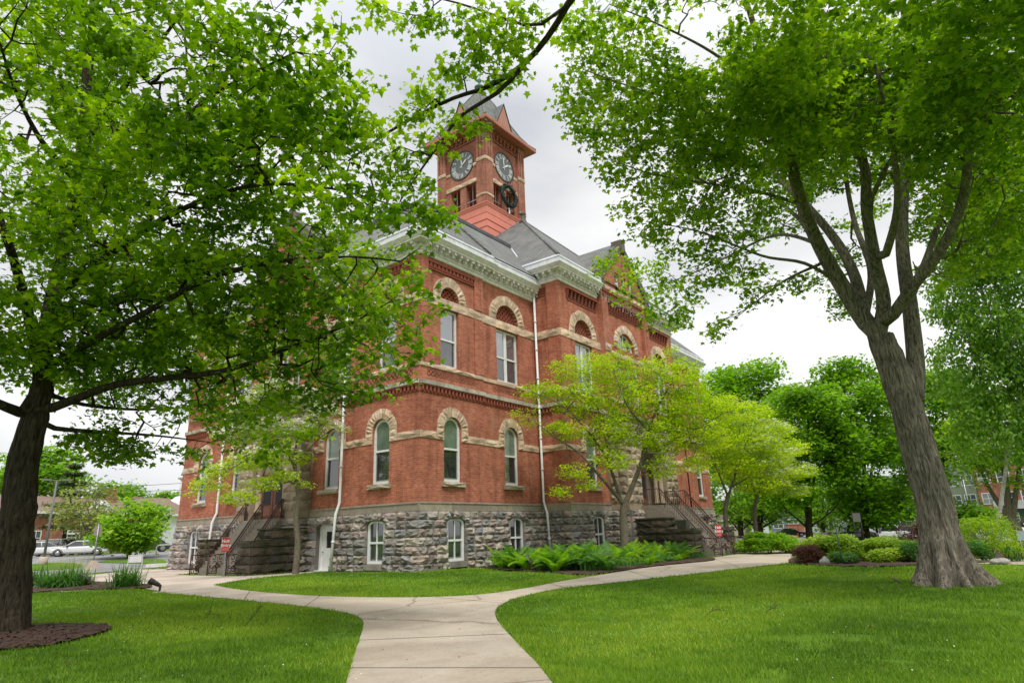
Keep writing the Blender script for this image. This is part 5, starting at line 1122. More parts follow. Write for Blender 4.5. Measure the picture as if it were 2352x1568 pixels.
LB = lambda x, y, dd, rx, rz=None, w=None: (at(x, y, d1+dd), (rx, rx, rz or rx*.42), w) if w else (at(x, y, d1+dd), (rx, rx, rz or rx*.42))
bl = [LB(40, 80, -5, 1.9), LB(200, 100, 2.5, 1.9), LB(350, 120, -6, 2.1), LB(300, 30, -4, 1.5), LB(430, 240, -3, 1.9), LB(150, 160, 2.5, 1.9), LB(480, 60, -7, 1.8), LB(600, 60, -8, 1.5), LB(650, 130, -8, 1.2), LB(760, 210, -8, .8), LB(700, 260, -7.5, 1.1), LB(520, 190, -6, 2), LB(380, 260, -5, 1.7), LB(240, 260, 2.5, 1.6), LB(30, 250, -4, 1.6), LB(40, 420, -2, 1.6), LB(230, 430, 2.2, 1.5), LB(400, 400, -5, 2), LB(560, 340, -6, 1.8), LB(680, 380, -7.3, 1.3), LB(800, 380, -8, .9), LB(760, 300, -8, .9), LB(860, 490, -8.2, .85), LB(780, 500, -7.6, 1.2), LB(630, 480, -6, 1.7), LB(470, 540, -4.5, 1.8), LB(300, 580, -2.5, 2), LB(70, 560, -2, 1.6), LB(160, 560, 2.2, 1.8), LB(560, 640, -4.5, 1.6), LB(700, 600, -6, 1.4), LB(840, 600, -7.2, 1.0), LB(940, 560, -7.6, .55), LB(400, 690, -3, 1.7), LB(240, 720, -1.5, 1.7), LB(60, 720, -1, 2.2), LB(560, 740, -3.5, 1.5), LB(720, 720, -4.5, 1.3), LB(860, 720, -5.5, 1.1), LB(935, 690, -6, .7), LB(900, 790, -5, .85), LB(780, 820, -4, 1.1), LB(640, 820, -3, 1.3), LB(480, 820, -2, 1.4), LB(320, 820, -1, 1.4), LB(150, 830, 0, 1.4), LB(380, 890, -.5, 1.2), LB(540, 900, -1.5, 1.2), LB(690, 880, -2.8, 1.0), LB(800, 880, -3.6, .7), LB(480, 690, 3.5, 1.8), LB(350, 600, 3.5, 1.8), LB(250, 500, 3, 2), LB(560, 780, 4, 1.6), LB(420, 960, 1.5, 1.1), LB(300, 960, 1, 1.1), LB(240, 1030, .7, .9), LB(340, 1050, 1, .8), LB(180, 940, .5, .9), LB(510, 980, 1.8, .9), LB(600, 960, -1, .8), LB(10, 920, -.5, 1.0), LB(560, 1010, 1.5, .6), LB(700, 800, 2, 1.3), LB(820, 700, 1, 1.2), LB(640, 660, 1, 1.6), LB(760, 560, -2, 1.4), LB(500, 860, 2.5, 1.3), LB(760, 930, -3, .7), LB(620, 930, -2, .9), LB(450, 1040, 1.4, .6), LB(300, 1080, 1, .45), LB(885, 850, -4.5, .6), LB(955, 800, -5, .4), LB(965, 660, -6, .4), LB(450, 1000, 2.5, 1.2), LB(560, 940, 2.5, 1.2), LB(680, 900, 2, 1.2), LB(760, 860, .5, 1.1), LB(620, 1020, 1, .8), LB(520, 1060, 2, .7), LB(400, 1075, 1.5, .5), LB(160, 1010, .5, .6), LB(240, 960, 1, .9), LB(700, 980, -.5, .5), LB(350, 780, 3, 1.6), LB(250, 880, 2, 1.2), LB(870, 620, -2, 1.2), LB(820, 780, 0, 1.2), LB(250, 1010, .8, .9), LB(330, 1020, 1.2, .9), LB(420, 1060, 1.6, .7), LB(600, 1060, 1.4, .6), LB(480, 940, .5, 1.1), LB(660, 1020, .2, .5), LB(850, 900, -3.6, .5), LB(20, 800, -.5, 1.5), LB(150, 880, .8, 1.2), LB(210, 1000, .6, .8), LB(290, 1045, .9, .7), LB(380, 1020, 1.2, .9), LB(50, 640, -1, 1.6), LB(120, 400, 0, 1.8), LB(300, 350, 0, 1.8)]
t.fill(bl, 7800, .3, up=.1, maxlen=3.2, carve=(1.5, .75, .44)); t.finish(.0055)
t.wood('limbs', BK_D, e)
P = t.leafpts(16, .17, 5, .5); P = P[cull(P)]; P = P[P[:, 2] > 2.6]
print('left maple', len(t.p), len(P)); leaves('crown', P, .13, MAPLE, LF_M, e, t.rs, leafval(P, t.rs, 1.2, .42, .6), .4)
# ---- the bough that reaches in from above: its tree stands behind the viewpoint
ob = np.array([-26.5, -30.0, 0.]); ob[2] = float(hgt(*ob[:2]))
e = treething('maple_tree', ob, 'maple behind the viewpoint whose long dark bough reaches in before the clock tower'); t = Tree(14)
t.limb_([ob, ob+[.1, .2, 2.5], ob+[.4, .8, 5.5], ob+[1.2, 2.0, 8.5]], .42, .26)
t.limb_([ob+[.4, .8, 5.5], ob+[1.0, 2.5, 9], at(1500, -330, 5.2), at(1310, 0, 7.8), at(1262, 80, 8.3), at(1200, 150, 8.8), at(1120, 200, 9.2), at(1050, 222, 9.6), at(980, 255, 10), at(890, 305, 10.5), at(800, 370, 11)], .2, .02)
t.limb_([at(1205, 150, 8.75), at(1140, 215, 9), at(1060, 265, 9.1), at(1010, 330, 9.2), at(960, 400, 9.2), at(920, 460, 9.2)], .045, .012)
t.limb_([at(1285, 40, 8), at(1220, 60, 8.2), at(1150, 40, 8.3), at(1060, 10, 8.4), at(980, -10, 8.6)], .03, .012)
OB = lambda x, y, d, r, rz=None: (at(x, y, d), (r, r, rz or r*.5))
bl = [OB(1180, 55, 8.2, .45), OB(1110, 100, 8.4, .45), OB(1010, 20, 8.5, .35), OB(960, 50, 8.6, .35), OB(1060, 150, 9, .4), OB(980, 200, 9.5, .4), OB(1150, 160, 9, .4), OB(1190, 185, 9, .22), OB(1060, 280, 9.2, .4), OB(990, 330, 9.2, .4), OB(950, 270, 9.6, .35), OB(900, 380, 9.6, .5), OB(970, 420, 9.2, .3), OB(860, 300, 10.2, .4), OB(840, 10, 8.8, .3), OB(1170, 100, 8.3, .3), OB(1250, 10, 7.9, .25), OB(1090, 50, 8.4, .4), OB(930, 470, 9.2, .4), OB(1000, 500, 9., .35)]
t.fill(bl, 260, .2, up=.0, maxlen=1.6); t.finish(.0035)
t.wood('limbs', BK_D, e)
P = t.leafpts(11, .11, 6, .6); P = P[P[:, 2] > 3]; P = P[np.hypot(P[:, 0]-CP[0], P[:, 1]-CP[1]) > 4]
print('bough', len(P)); leaves('crown', P, .105, MAPLE, LF_R, e, t.rs, leafval(P, t.rs, .8, .55, .4), .6)
# ------------------------------------------------------------------ smaller trees
def small_tree(base, label, cat, limbs, blobs, n, leaf, shape, size, per, seed, bark=BK_S, group=None, spread=.16, tip=.005, step=.28, vert=.5, wmax=5, droop=.3, name='tree', amp=.5, extra=None, maxlen=4, up=.15, lbase=.45, lowcut=None):
    e = treething(name, base, label, cat, group); t = Tree(seed)
    for l in limbs: t.limb_(l[0], l[1], l[2], .3)
    t.fill(blobs, n, step, up=up, maxlen=maxlen); t.finish(tip); t.wood('trunk', bark, e)
    P = t.leafpts(per, spread, wmax, vert)
    if lowcut is not None: P = P[P[:, 2] > lowcut]
    leaves('crown', P, size, shape, leaf, e, t.rs, leafval(P, t.rs, 1., lbase, amp), droop); print(label[:30], len(P))
    return e, t
# chartreuse dogwood before the right entrance
b = AZ(1432, 36.5); dd = 36.5
def q(x, y, o=0, d=36.5): return at(x, y, d+o)
def B(x, y, o, rx, rz=None, d=36.5, w=None): return (q(x, y, o, d), (rx, rx, (rz or rx*.5)*1.45)) + ((w,) if w else ())
lim = [([b-[0, 0, .2], q(1432, 1200), q(1434, 1160)], .26, .2), ([q(1434, 1160), q(1455, 1110), q(1480, 1040), q(1500, 960), q(1530, 900), q(1560, 850)], .16, .03), ([q(1434, 1160), q(1410, 1130, -.5), q(1375, 1090, -1), q(1330, 1040, -1.5), q(1270, 1000, -2.2), q(1220, 960, -2.6)], .12, .02),
       ([q(1432, 1165), q(1405, 1080, .4), q(1390, 1000, .6), q(1370, 930, .6), q(1340, 870, .4)], .12, .02), ([q(1470, 1070), q(1530, 1020, .6), q(1600, 985, 1), q(1660, 950, 1)], .09, .02), ([q(1400, 1060), q(1350, 990, -1), q(1290, 930, -2), q(1220, 900, -3)], .07, .015), ([q(1490, 990), q(1440, 930, -1), q(1410, 850, -1)], .06, .015), ([q(1480, 1040), q(1500, 1040, -1.5), q(1560, 1040, -2)], .05, .015)]
bl = [B(1500, 850, 0, 1.2), B(1400, 850, 0, 1.6), B(1310, 850, -.5, 1.2), B(1560, 870, 0, 1.5), B(1240, 900, -1.5, 1.2, .4), B(1330, 920, -1, 1.5), B(1450, 920, 0, 1.8), B(1570, 940, .5, 1.8), B(1650, 930, .8, 1.1), B(1210, 955, -2, .9, .35), B(1300, 985, -1.5, 1.2, .4), B(1400, 990, -.5, 1.5), B(1520, 1000, 0, 1.6), B(1620, 1000, .8, 1.3), B(1400, 1060, -1.2, 1.1, .4), B(1320, 1080, -1.8, .9, .3), B(1290, 1130, -2, .6, .25), B(1350, 1110, -1.5, .7, .25), B(1520, 1070, -.5, 1, .4), B(1600, 1060, .5, .9, .35), B(1360, 820, 0, .5, .3), B(1545, 810, 0, .5, .4), B(1430, 800, 0, .5, .3)]
small_tree(b, 'chartreuse-leaved dogwood with spreading layered boughs in the fern bed before the right entrance', 'tree', lim, bl, 3000, LF_Y, STAR, .125, 22, 31, spread=.21, vert=.42, up=.05, name='dogwood_tree')
# dogwoods beyond it, part in white blossom
for k, (px, dist, sc_, cx, cy, lab) in enumerate(((1668, 47, 1., 1700, 1010, 'yellow-green dogwood with some white blossom right of the entrance stairs'), (1735, 56, 1.05, 1745, 1050, 'yellow-green dogwood edged with white blossom above the fern clump beyond the stairs'))):
    b = AZ(px, dist); Q = lambda x, y, o=0: at(x, y, dist+o)
    lim = [([b-[0, 0, .2], Q(px-2, 1180), Q(px+4, 1140)], .2, .14), ([Q(px+4, 1140), Q(px+25, 1080), Q(px+50, 1010)], .1, .03), ([Q(px+4, 1140), Q(px-20, 1080, -1), Q(px-45, 1020, -1.5)], .09, .03), ([Q(px+10, 1120), Q(px+60, 1090, .5), Q(px+95, 1060, .5)], .07, .02)]
    bl = [(Q(cx+dx, cy+dy, o), (r, r, r*.4)) for dx, dy, o, r in ((0, -60, 0, 2.2), (-60, -20, -.5, 1.8), (50, -20, .5, 2.), (0, 10, 0, 2.6), (80, 30, .5, 1.7), (-70, 40, -.5, 1.6), (10, 60, 0, 2.2), (85, 75, .5, 1.2), (-30, -90, 0, 1.2))]
    e, t = small_tree(b, lab, 'tree', lim, bl, 1500, LF_Y, STAR, .15, 18, 41+k, spread=.25, vert=.25, up=.05, name='dogwood_tree', step=.35, wmax=5)
    rs = t.rs; P = t.leafpts(7, .25, 3, .2); c = at(cx+95, cy+20+k*35, dist); c2 = at(cx+10, cy-60, dist); keep = (np.linalg.norm(P-c, axis=1) < 2.2) | ((np.linalg.norm(P-c2, axis=1) < 1.4) & (rs.random(len(P)) < .3)); P = P[keep]+[0, 0, .12]
    print('blossom', len(P)); leaves('blossom', P, .2, FLOW, LF_W, e, rs, rs.random(len(P)), 0, .3)
# white-flowering dogwood before the left entrance
dd = 35.4; b = AZ(684, dd); Q = lambda x, y, o=0: at(x, y, dd+o)
lim = [([b-[0, 0, .2], Q(684, 1250), Q(680, 1190), Q(686, 1140), Q(680, 1100)], .17, .12), ([Q(680, 1110), Q(678, 1040), Q(690, 980, .3), Q(700, 920, .5)], .10, .02), ([Q(684, 1150), Q(694, 1130), Q(700, 1105)], .05, .02), ([Q(680, 1120), Q(640, 1075, -.5), Q(590, 1050, -1), Q(540, 1070, -1.6), Q(480, 1110, -2)], .07, .015), ([Q(682, 1090), Q(650, 1020, .5), Q(600, 980, 1), Q(560, 950, 1.2)], .06, .015), ([Q(682, 1060), Q(730, 1010, -.5), Q(770, 980, -.8)], .05, .012), ([Q(680, 1100), Q(620, 1120, -1), Q(560, 1150, -1.5)], .04, .012)]
bl = [(Q(x, y, o), (r, r, r*.42)) for x, y, o, r in ((690, 915, .3, 1.2), (640, 900, .3, 1.2), (590, 930, .5, 1.1), (745, 945, -.3, .9), (690, 930, .3, 1.1), (640, 920, .6, 1.1), (580, 940, 1, 1.1), (740, 965, -.5, .8), (775, 985, -.8, .5), (620, 985, .5, 1.3), (690, 990, 0, 1.2), (540, 1000, .8, 1.), (560, 1060, -.8, 1.1), (480, 1110, -1.8, .8), (510, 1080, -1.4, .8), (610, 1050, -.5, 1.1), (680, 1050, .2, .9), (550, 1140, -1.5, .9), (600, 1110, -1, .8), (450, 1130, -2, .4), (700, 1110, 0, .5), (650, 1090, -.3, .8))]
e, t = small_tree(b, 'slender dogwood with white blossom in its upper crown before the left entrance stairs', 'tree', lim, bl, 2400, LF_Y, STAR, .115, 15, 51, spread=.15, vert=.35, up=.05, name='dogwood_tree', step=.24)
rs = t.rs; P = t.leafpts(30, .17, 5, .35)-np.array([.08, .1, -.05]); py = np.array([((p-CP)@CM.T) for p in P]); sy = PP[1]+FPX*py[:, 1]/py[:, 2]; sx = PP[0]+FPX*py[:, 0]/py[:, 2]
P = P[(sy < 1000+28*rs.standard_normal(len(P))) | (rs.random(len(P)) < .03)]+[0, 0, .05]
print('blossom', len(P)); leaves('blossom', P, .15, FLOW, LF_W, e, rs, rs.random(len(P)), 0, .4)
# park maples beyond the paths on the right, and street trees
def park(px, dist, topy, halfw, trunkw, label, leaf, seed, n=1500, size=.3, per=12, cy=None, bark=BK_D, boty=1170, group=None, name='park_tree', shape=STAR, fork=True, lb=.45):
    b = AZ(px, dist); Q = lambda x, y, o=0: at(x, y, dist+o); s = dist/FPX*.93; hw = halfw*s; cyy = (topy+boty)/2; hh = (boty-topy)/2*s
    lim = [([b-[0, 0, .3], Q(px, 1200), Q(px+2, boty-10), Q(px, (cyy+boty)/2)], trunkw, trunkw*.6), ([Q(px, boty), Q(px+halfw*.2, cyy+20), Q(px+halfw*.3, cyy-(boty-topy)*.25)], trunkw*.45, .05), ([Q(px, boty), Q(px-halfw*.25, cyy+20), Q(px-halfw*.3, cyy-(boty-topy)*.2)], trunkw*.45, .05), ([Q(px, (cyy+boty)/2), Q(px, topy+40)], trunkw*.45, .05)]
    if fork: lim += [([Q(px, boty+12), Q(px+halfw*.5, boty-25, -.5), Q(px+halfw*.75, boty-60, -1)], trunkw*.3, .03), ([Q(px, boty+12), Q(px-halfw*.45, boty-28, -.5), Q(px-halfw*.7, boty-55, -1)], trunkw*.3, .03)]
    rs = np.random.default_rng(seed); bl = []
    for i in range(34):
        a = rs.uniform(0, 2*np.pi); v = rs.uniform(-1, 1); rr = math.sqrt(max(0, 1-abs(v)**2.2))*.66; r = rs.uniform(.28, .45)*hw
        bl.append((Q(px, cyy)+np.array([math.cos(a)*rr*hw, math.sin(a)*rr*hw, v*hh*.82]), (r, r, r*.6)))
    return small_tree(b, label, 'tree', lim, bl, n, leaf, shape, size*1.35, per, seed, bark, group, spread=.6*size/.3, tip=.012, step=.6, vert=.45, wmax=4, name=name, maxlen=hw, lbase=lb)
park(1743, 96, 800, 125, .55, 'tall bright green maple just right of the courthouse corner', LF_B, 61, 2000, .42, 13, boty=1203)
park(1856, 70, 850, 105, .38, 'dark-trunked maple with low forked boughs behind the yellow-green shrubs', LF_K, 62, 1900, .32, 13, boty=1200)
park(1985, 76, 815, 120, .45, 'broad dense maple standing left of the huge leaning trunk', LF_K, 63, 2300, .33, 14, boty=1200)
park(2150, 84, 830, 105, .4, 'dense park maple seen right of the huge leaning trunk', LF_K, 64, 1800, .36, 13, boty=1208)
park(1700, 118, 930, 70, .5, 'maple behind the white garage beyond the street', LF_B, 65, 900, .45, 12, boty=1210)
park(2012, 90, 1100, 52, .16, 'small round-headed street tree before the white pickup truck', LF_B, 66, 500, .26, 12, boty=1180, fork=False)
park(1890, 112, 1080, 70, .3, 'mid-green street tree before the blue apartment wall', LF_B, 67, 700, .36, 12, boty=1203)
park(1600, 135, 850, 110, .5, 'tall maple mostly hidden behind the far end of the courthouse', LF_B, 68, 1000, .5, 12, boty=1203)
# many-stemmed tree at the far right and the tall birch behind the big trunk
b = AZ(2335, 52); Q = lambda x, y, o=0: at(x, y, 52+o)
lim = [([b-[0, 0, .3], Q(2333, 1215), Q(2318, 1185)], .42, .3), ([Q(2318, 1185), Q(2290, 1150), Q(2262, 1100), Q(2240, 1040)], .2, .03), ([Q(2318, 1185), Q(2312, 1120), Q(2300, 1040), Q(2290, 960)], .24, .04), ([Q(2325, 1195), Q(2335, 1120), Q(2345, 1040), Q(2360, 960)], .2, .04), ([Q(2330, 1215), Q(2356, 1190), Q(2400, 1150)], .14, .03)]
bl = [(Q(x, y, o), (r, r, r*.6)) for x, y, o, r in ((2290, 1040, 0, 1.8), (2240, 1050, 0, 1.6), (2340, 1020, 0, 2), (2270, 960, 1, 2), (2350, 930, 0, 2.2), (2220, 980, 1, 1.6), (2390, 1030, 0, 2), (2250, 1100, -.5, 1.0), (2340, 1100, -.5, 1))]
small_tree(b, 'many-stemmed grey tree at the far right edge of the lawn', 'tree', lim, bl, 900, LF_R, STAR, .22, 12, 71, BK_S, spread=.3, tip=.008, step=.45, name='park_tree')
b = AZ(2262, 40); Q = lambda x, y, o=0: at(x, y, 40+o)
lim = [([b-[0, 0, .3], Q(2300, 1150), Q(2322, 1000), Q(2345, 880), Q(2310, 780), Q(2262, 690), Q(2240, 560), Q(2235, 420), Q(2240, 280)], .11, .03), ([Q(2345, 880), Q(2300, 860), Q(2240, 840), Q(2190, 850)], .06, .012), ([Q(2322, 800), Q(2370, 700), Q(2400, 600)], .08, .02), ([Q(2262, 690), Q(2200, 640), Q(2160, 620)], .05, .012)]
bl = [(Q(x, y, o), (r, r, r*1.1)) for x, y, o, r in ((2240, 560, 0, 1.9), (2300, 480, 0, 2), (2340, 620, 0, 1.9), (2200, 680, 0, 1.4), (2270, 740, 0, 1.7), (2345, 780, 0, 1.6), (2200, 820, 0, 1.3), (2290, 860, 0, 1.4), (2350, 930, 0, 1.3), (2180, 900, 0, .9), (2240, 950, 0, 1.2), (2310, 1000, 0, 1.3), (2220, 1020, 0, .8), (2390, 860, 0, 1.6), (2260, 400, 0, 1.8), (2350, 380, 0, 1.8), (2200, 560, 0, 1.1), (2160, 720, 0, .7))]
small_tree(b, 'tall drooping birch with a pale crooked stem behind the huge leaning trunk', 'tree', lim, bl, 3600, LF_BI, OVAL, .23, 17, 72, BK_W, spread=.2, vert=1.1, droop=1.1, tip=.004, name='birch_tree', up=-.6)
# left side: car-park trees, pine, tree line
park(305, 70, 1152, 58, .2, 'bright green round maple on the verge left of the courthouse', LF_B, 81, 1200, .26, 12, boty=1248, fork=False, lb=.65)
park(203, 84, 1105, 62, .2, 'thin pale-leaved tree among the white cars', LF_P, 82, 420, .24, 9, boty=1235, bark=BK_S, fork=False)
park(115, 130, 1040, 75, .4, 'tall green tree rising behind the brick house on the left', LF_B, 83, 900, .5, 12, boty=1180)
for k, (px, ty, hw) in enumerate(((20, 1080, 50), (-40, 1040, 60), (250, 1115, 32), (290, 1112, 30), (375, 1128, 22))): park(px, 190+8*k, ty, hw, .4, ['leafy tree on the skyline seen left of the dark trunk', 'leafy tree at the extreme left of the skyline', 'tree showing above the brown church roof, left of its neighbour', 'tree showing above the brown church roof, right of its neighbour', 'low tree on the skyline beside the white belfry'][k], LF_B, 90+k, 350, .7, 10, boty=1200, fork=False)
# pine
b = AZ(150, 105); e = treething('pine_tree', b, 'dark layered pine behind the lamp post on the left', 'tree'); m = MB(); m.tube([b-[0, 0, .3], b+[0, 0, 5], b+[.2, 0, 11]], [.3, .2, .05], 8); rs = np.random.default_rng(3); P = []
for z, r in ((3.2, 3.8), (4.6, 3.9), (6, 3.4), (7.4, 3), (8.8, 2.3), (10, 1.5), (11, .7)):
    for k in range(9):
        a = k*.7+z+rs.uniform(-.2, .2); L_ = r*rs.uniform(.6, 1.05); p0 = b+[0, 0, z]; p1 = p0+[math.cos(a)*L_, math.sin(a)*L_, .3]; m.tube([p0, (p0+p1)/2+[0, 0, -.1], p1], [.06, .04, .01], 5); f = rs.uniform(.25, 1, 90)[:, None]; P.append(p0*(1-f)+p1*f+rs.normal(0, 1, (90, 3))*[.3, .3, .12])
m.build('trunk', BK_D, e); P = np.concatenate(P); leaves('crown', P, .35, OVAL, leafmat('pine needles', (.03, .06, .02), (.06, .10, .03), (.16, .17, .05), .2, .6), e, rs, leafval(P, rs, 2, .45, .5), .1)
# far wooded skyline (reads as one mass)
rs = np.random.default_rng(8); P = []
for px in range(-400, 2800, 12):
    if 460 < px < 1600: continue
    d_ = rs.uniform(260, 330); c = AZ(px, d_); h_ = rs.uniform(7, 12); n_ = 120; P.append(c+rs.normal(0, 1, (n_, 3))*[5, 5, 2.6]+[0, 0, h_*.55])
P = np.concatenate(P); tag(leaves('far_woods', P, 2.4, STAR, LF_K, None, rs, leafval(P, rs, 9, .5, .6), .2), 'far wooded skyline behind the street and houses', 'woodland', kind='stuff')
# ------------------------------------------------------------------ shrubs and border plants
def shrub(c, r, h, label, leaf, size, n, seed, shape=STAR, cat='shrub', name='shrub', lb=.5, group=None, stems=10, openness=0):
    rs = np.random.default_rng(seed); e = empty(name, tuple(c), label, cat, group); m = MB()
    for i in range(stems):
        a = rs.uniform(0, 6.28); rr = r*rs.uniform(.2, .8); m.tube([c+[0, 0, -.05], c+[math.cos(a)*rr*.4, math.sin(a)*rr*.4, h*.4], c+[math.cos(a)*rr, math.sin(a)*rr, h*rs.uniform(.6, .95)]], [.02, .014, .005], 5)
    m.build('stems', BK_S, e); K = 26; ang = rs.uniform(0, 6.28, K); v = rs.uniform(0, 1, K)**.7; rr = np.sqrt(1-v*v*.8)*r*.72; C = np.stack([np.cos(ang)*rr, np.sin(ang)*rr, h*(.15+.68*v)], 1); k = rs.integers(0, K, n); P = rs.normal(0, 1, (n, 3)); P /= np.linalg.norm(P, axis=1)[:, None]; P *= (rs.uniform(.3, 1, n)**.4)[:, None]
    P = C[k]+P*np.array([r*.36, r*.36, h*.2])*rs.uniform(.6, 1.5, K)[k][:, None]; P[:, 2] = np.abs(P[:, 2])+.03; val = np.clip(lb+rs.normal(0, .16, n)+(rs.random(K)[k]-.5)*.5, 0, 1); leaves('foliage', P+c, size, shape, leaf, e, rs, val, -.1, .8); return e
LF_SH = leafmat('golden shrub leaf', (.10, .20, .012), (.23, .36, .02), (.42, .52, .05), .4, .5)
LF_G = leafmat('garden green leaf', (.03, .10, .015), (.07, .19, .03), (.15, .32, .05), .4, .45)
S = lambda px, d: AZ(px, d)
shrub(S(1843, 29.5), .7, .7, 'low maroon barberry at the left end of the shrub bed beside the path', LF_RED, .05, 9000, 101, OVAL, name='barberry_shrub')
shrub(S(1910, 30.8), 1.35, 1.08, 'larger yellow-green shrub just right of the low maroon barberry', LF_SH, .1, 20000, 102, OVAL)
shrub(S(2038, 30.6), 1.3, .88, 'yellow-green shrub in the middle of the bed, left of the tall maroon barberry', LF_SH, .1, 20000, 103, OVAL)
shrub(S(1925, 28.9), .55, .42, 'small mid-green plant at the foot of the larger yellow-green shrub', LF_G, .06, 5000, 104, OVAL)
shrub(S(2098, 31.), .7, 1.5, 'tall maroon barberry beside the huge leaning trunk', LF_RED, .055, 11000, 105, OVAL, name='barberry_shrub')
shrub(S(2090, 29.5), .5, .7, 'rough green shrub between the maroon barberry and the huge trunk', LF_G, .07, 6000, 106, OVAL)
shrub(S(2262, 31), 1.15, 1.7, 'loose open shrub with budding twigs right of the huge trunk', LF_R, .07, 9000, 107, OVAL, lb=.6, stems=26)
shrub(S(2215, 29.8), .7, .8, 'dense green shrub at the right foot of the loose open shrub', LF_G, .09, 8000, 108, OVAL)
shrub(S(2200, 32.5), .7, 1.5, 'yellow-green shrub half hidden behind the huge trunk', LF_SH, .08, 7000, 109, OVAL)
shrub(S(1760, 45), 1.8, 1.25, 'rounded mass of bright ferns beyond the right entrance stairs', LF_B, .16, 16000, 110, OVAL, 'fern', 'fern_clump')
shrub(S(225, 88), 1.6, 2.2, 'green bush by the parked white cars', LF_G, .3, 2500, 111, cat='shrub'); shrub(S(262, 86), 2.6, 2.5, 'wide green bush behind the round maple on the left', LF_G, .3, 4000, 112)
# rocks
def rock(c, s, label, seed):
    rs = np.random.default_rng(seed); bm = bmesh.new(); bmesh.ops.create_icosphere(bm, subdivisions=3, radius=1)
    for v in bm.verts:
        p = np.array(v.co); n_ = 1+.16*math.sin(3*p[0]+seed)+.13*math.sin(4.1*p[1]+2*seed)+.1*math.sin(5*p[2])+rs.normal(0, .012); v.co = Vector((p[0]*s[0]*n_, p[1]*s[1]*n_, max(p[2], -.3)*s[2]*n_))
    me = bpy.data.meshes.new('rock'); bm.to_mesh(me); bm.free(); [setattr(f, 'use_smooth', True) for f in me.polygons]
    o = link('boulder', me, simple('boulder stone', (.40, .38, .35), (.24, .22, .2), 7, .9, .8, 22)); o.location = c; tag(o, label, 'rock')
rock(S(1882, 28.4)+[0, 0, .08], (.2, .17, .22), 'pale boulder in the mulch beside the low maroon barberry', 1); rock(S(2280, 28.6)+[0, 0, .04], (.33, .24, .17), 'pale flat boulder in the mulch right of the huge trunk', 2)
# strap-leaved clumps, ferns, hostas: every leaf an arching blade
def blades(c, n, L_, w_, leaf, label, name, cat, seed, arch=.9, spreadr=.15, group=None, lb=.5, par=None, seg=5, fern=False):
    rs = np.random.default_rng(seed); V = []; Fi = []; vals = []; k = 0
    for i in range(n):
        a = rs.uniform(0, 6.28); l = L_*rs.uniform(.55, 1.1); b0 = c+np.array([rs.normal(0, spreadr), rs.normal(0, spreadr), 0]); lean = rs.uniform(.15, arch); h = np.array([math.cos(a), math.sin(a), 0]); s = np.array([-h[1], h[0], 0]); val = np.clip(rs.normal(lb, .18), 0, 1); prev = None; p = b0.copy(); el = math.pi/2-lean*.4
        for j in range(seg+1):
            t = j/seg; 
            if fern: ww = w_*(math.sin(math.pi*min(t*1.02, 1))**.6+.05)*(1.05-t*.6)
            else: ww = w_*(1-t)**.5*(.5+t if t < .5 else 1)
            d_ = h*math.cos(el)+np.array([0, 0, math.sin(el)]); up_ = np.cross(s, d_)
            V += [p-s*ww-up_*ww*.25, p+s*ww-up_*ww*.25]
            if j: Fi.append((k-2, k-1, k+1, k)); vals.append(val*(.85+.3*t))
            k += 2; p = p+d_*l/seg; el -= lean*1.9/seg
    return tag(facemesh(name, np.array(V), np.array(Fi), np.clip(np.array(vals), 0, 1), leaf, par), label, cat, group)
def ferns(c, n, L_, seed, label, leaf=None, group='ferns in the bed by the right-hand wall'):
    """shuttlecock of fronds, each frond with its rows of leaflets"""
    leaf = leaf or LF_G; rs = np.random.default_rng(seed); V = []; Fi = []; vals = []
    for i in range(n):
        a = 6.28*i/n+rs.uniform(-.3, .3); l = L_*rs.uniform(.7, 1.1); lean = rs.uniform(.5, 1.25); h = np.array([math.cos(a), math.sin(a), 0.]); s = np.array([-h[1], h[0], 0.]); p = c+h*.05; el = 1.4-lean*.25; m = 15; v0 = np.clip(rs.normal(.5, .15), 0, 1)
        for j in range(m):
            t = j/m; d_ = h*math.cos(el)+np.array([0, 0, math.sin(el)]); p2 = p+d_*l/m; w = l*.2*(math.sin(math.pi*(.12+.88*t))**.8)
            for g in (-1, 1): k = len(V); tip = p+s*g*w+d_*w*.35-np.array([0, 0, w*.22]); V += [p, p2, tip]; Fi.append((k, k+1, k+2)); vals.append(np.clip(v0+rs.normal(0, .1), 0, 1))
            p = p2; el -= lean*1.5/m
    tag(facemesh('fern', np.array(V), np.array(Fi), np.array(vals), leaf), label, 'fern', group)
rs = np.random.default_rng(77)
bedp = [(-.2, -7.2), (.8, -5.2), (2.6, -2.4), (4.2, -1.5), (9.8, -1.4), (11.2, -3.6), (14.4, -7.0), (9.4, -9.1), (5, -9.6), (1.2, -9.5)]
fl_ = 'green fern in the crowded fern bed below the right-hand basement windows'
k = 0
while k < 150:
    x, y = rs.uniform(-.3, 13.5), rs.uniform(-9.6, -1.6)
    if not inside(bedp, x, y): continue
    front = (y < -7.6 and x > 4) 
    if front and rs.random() < .75: continue
    ferns(np.array([x, y, float(hgt(x, y))]), 13, rs.uniform(1.0, 1.5)*(.6 if front else 1), 500+k, fl_, LF_G if rs.random() < .35 else LF_B); k += 1
LF_H = leafmat('hosta leaf', (.08, .2, .04), (.15, .32, .07), (.26, .46, .12), .35, .4)
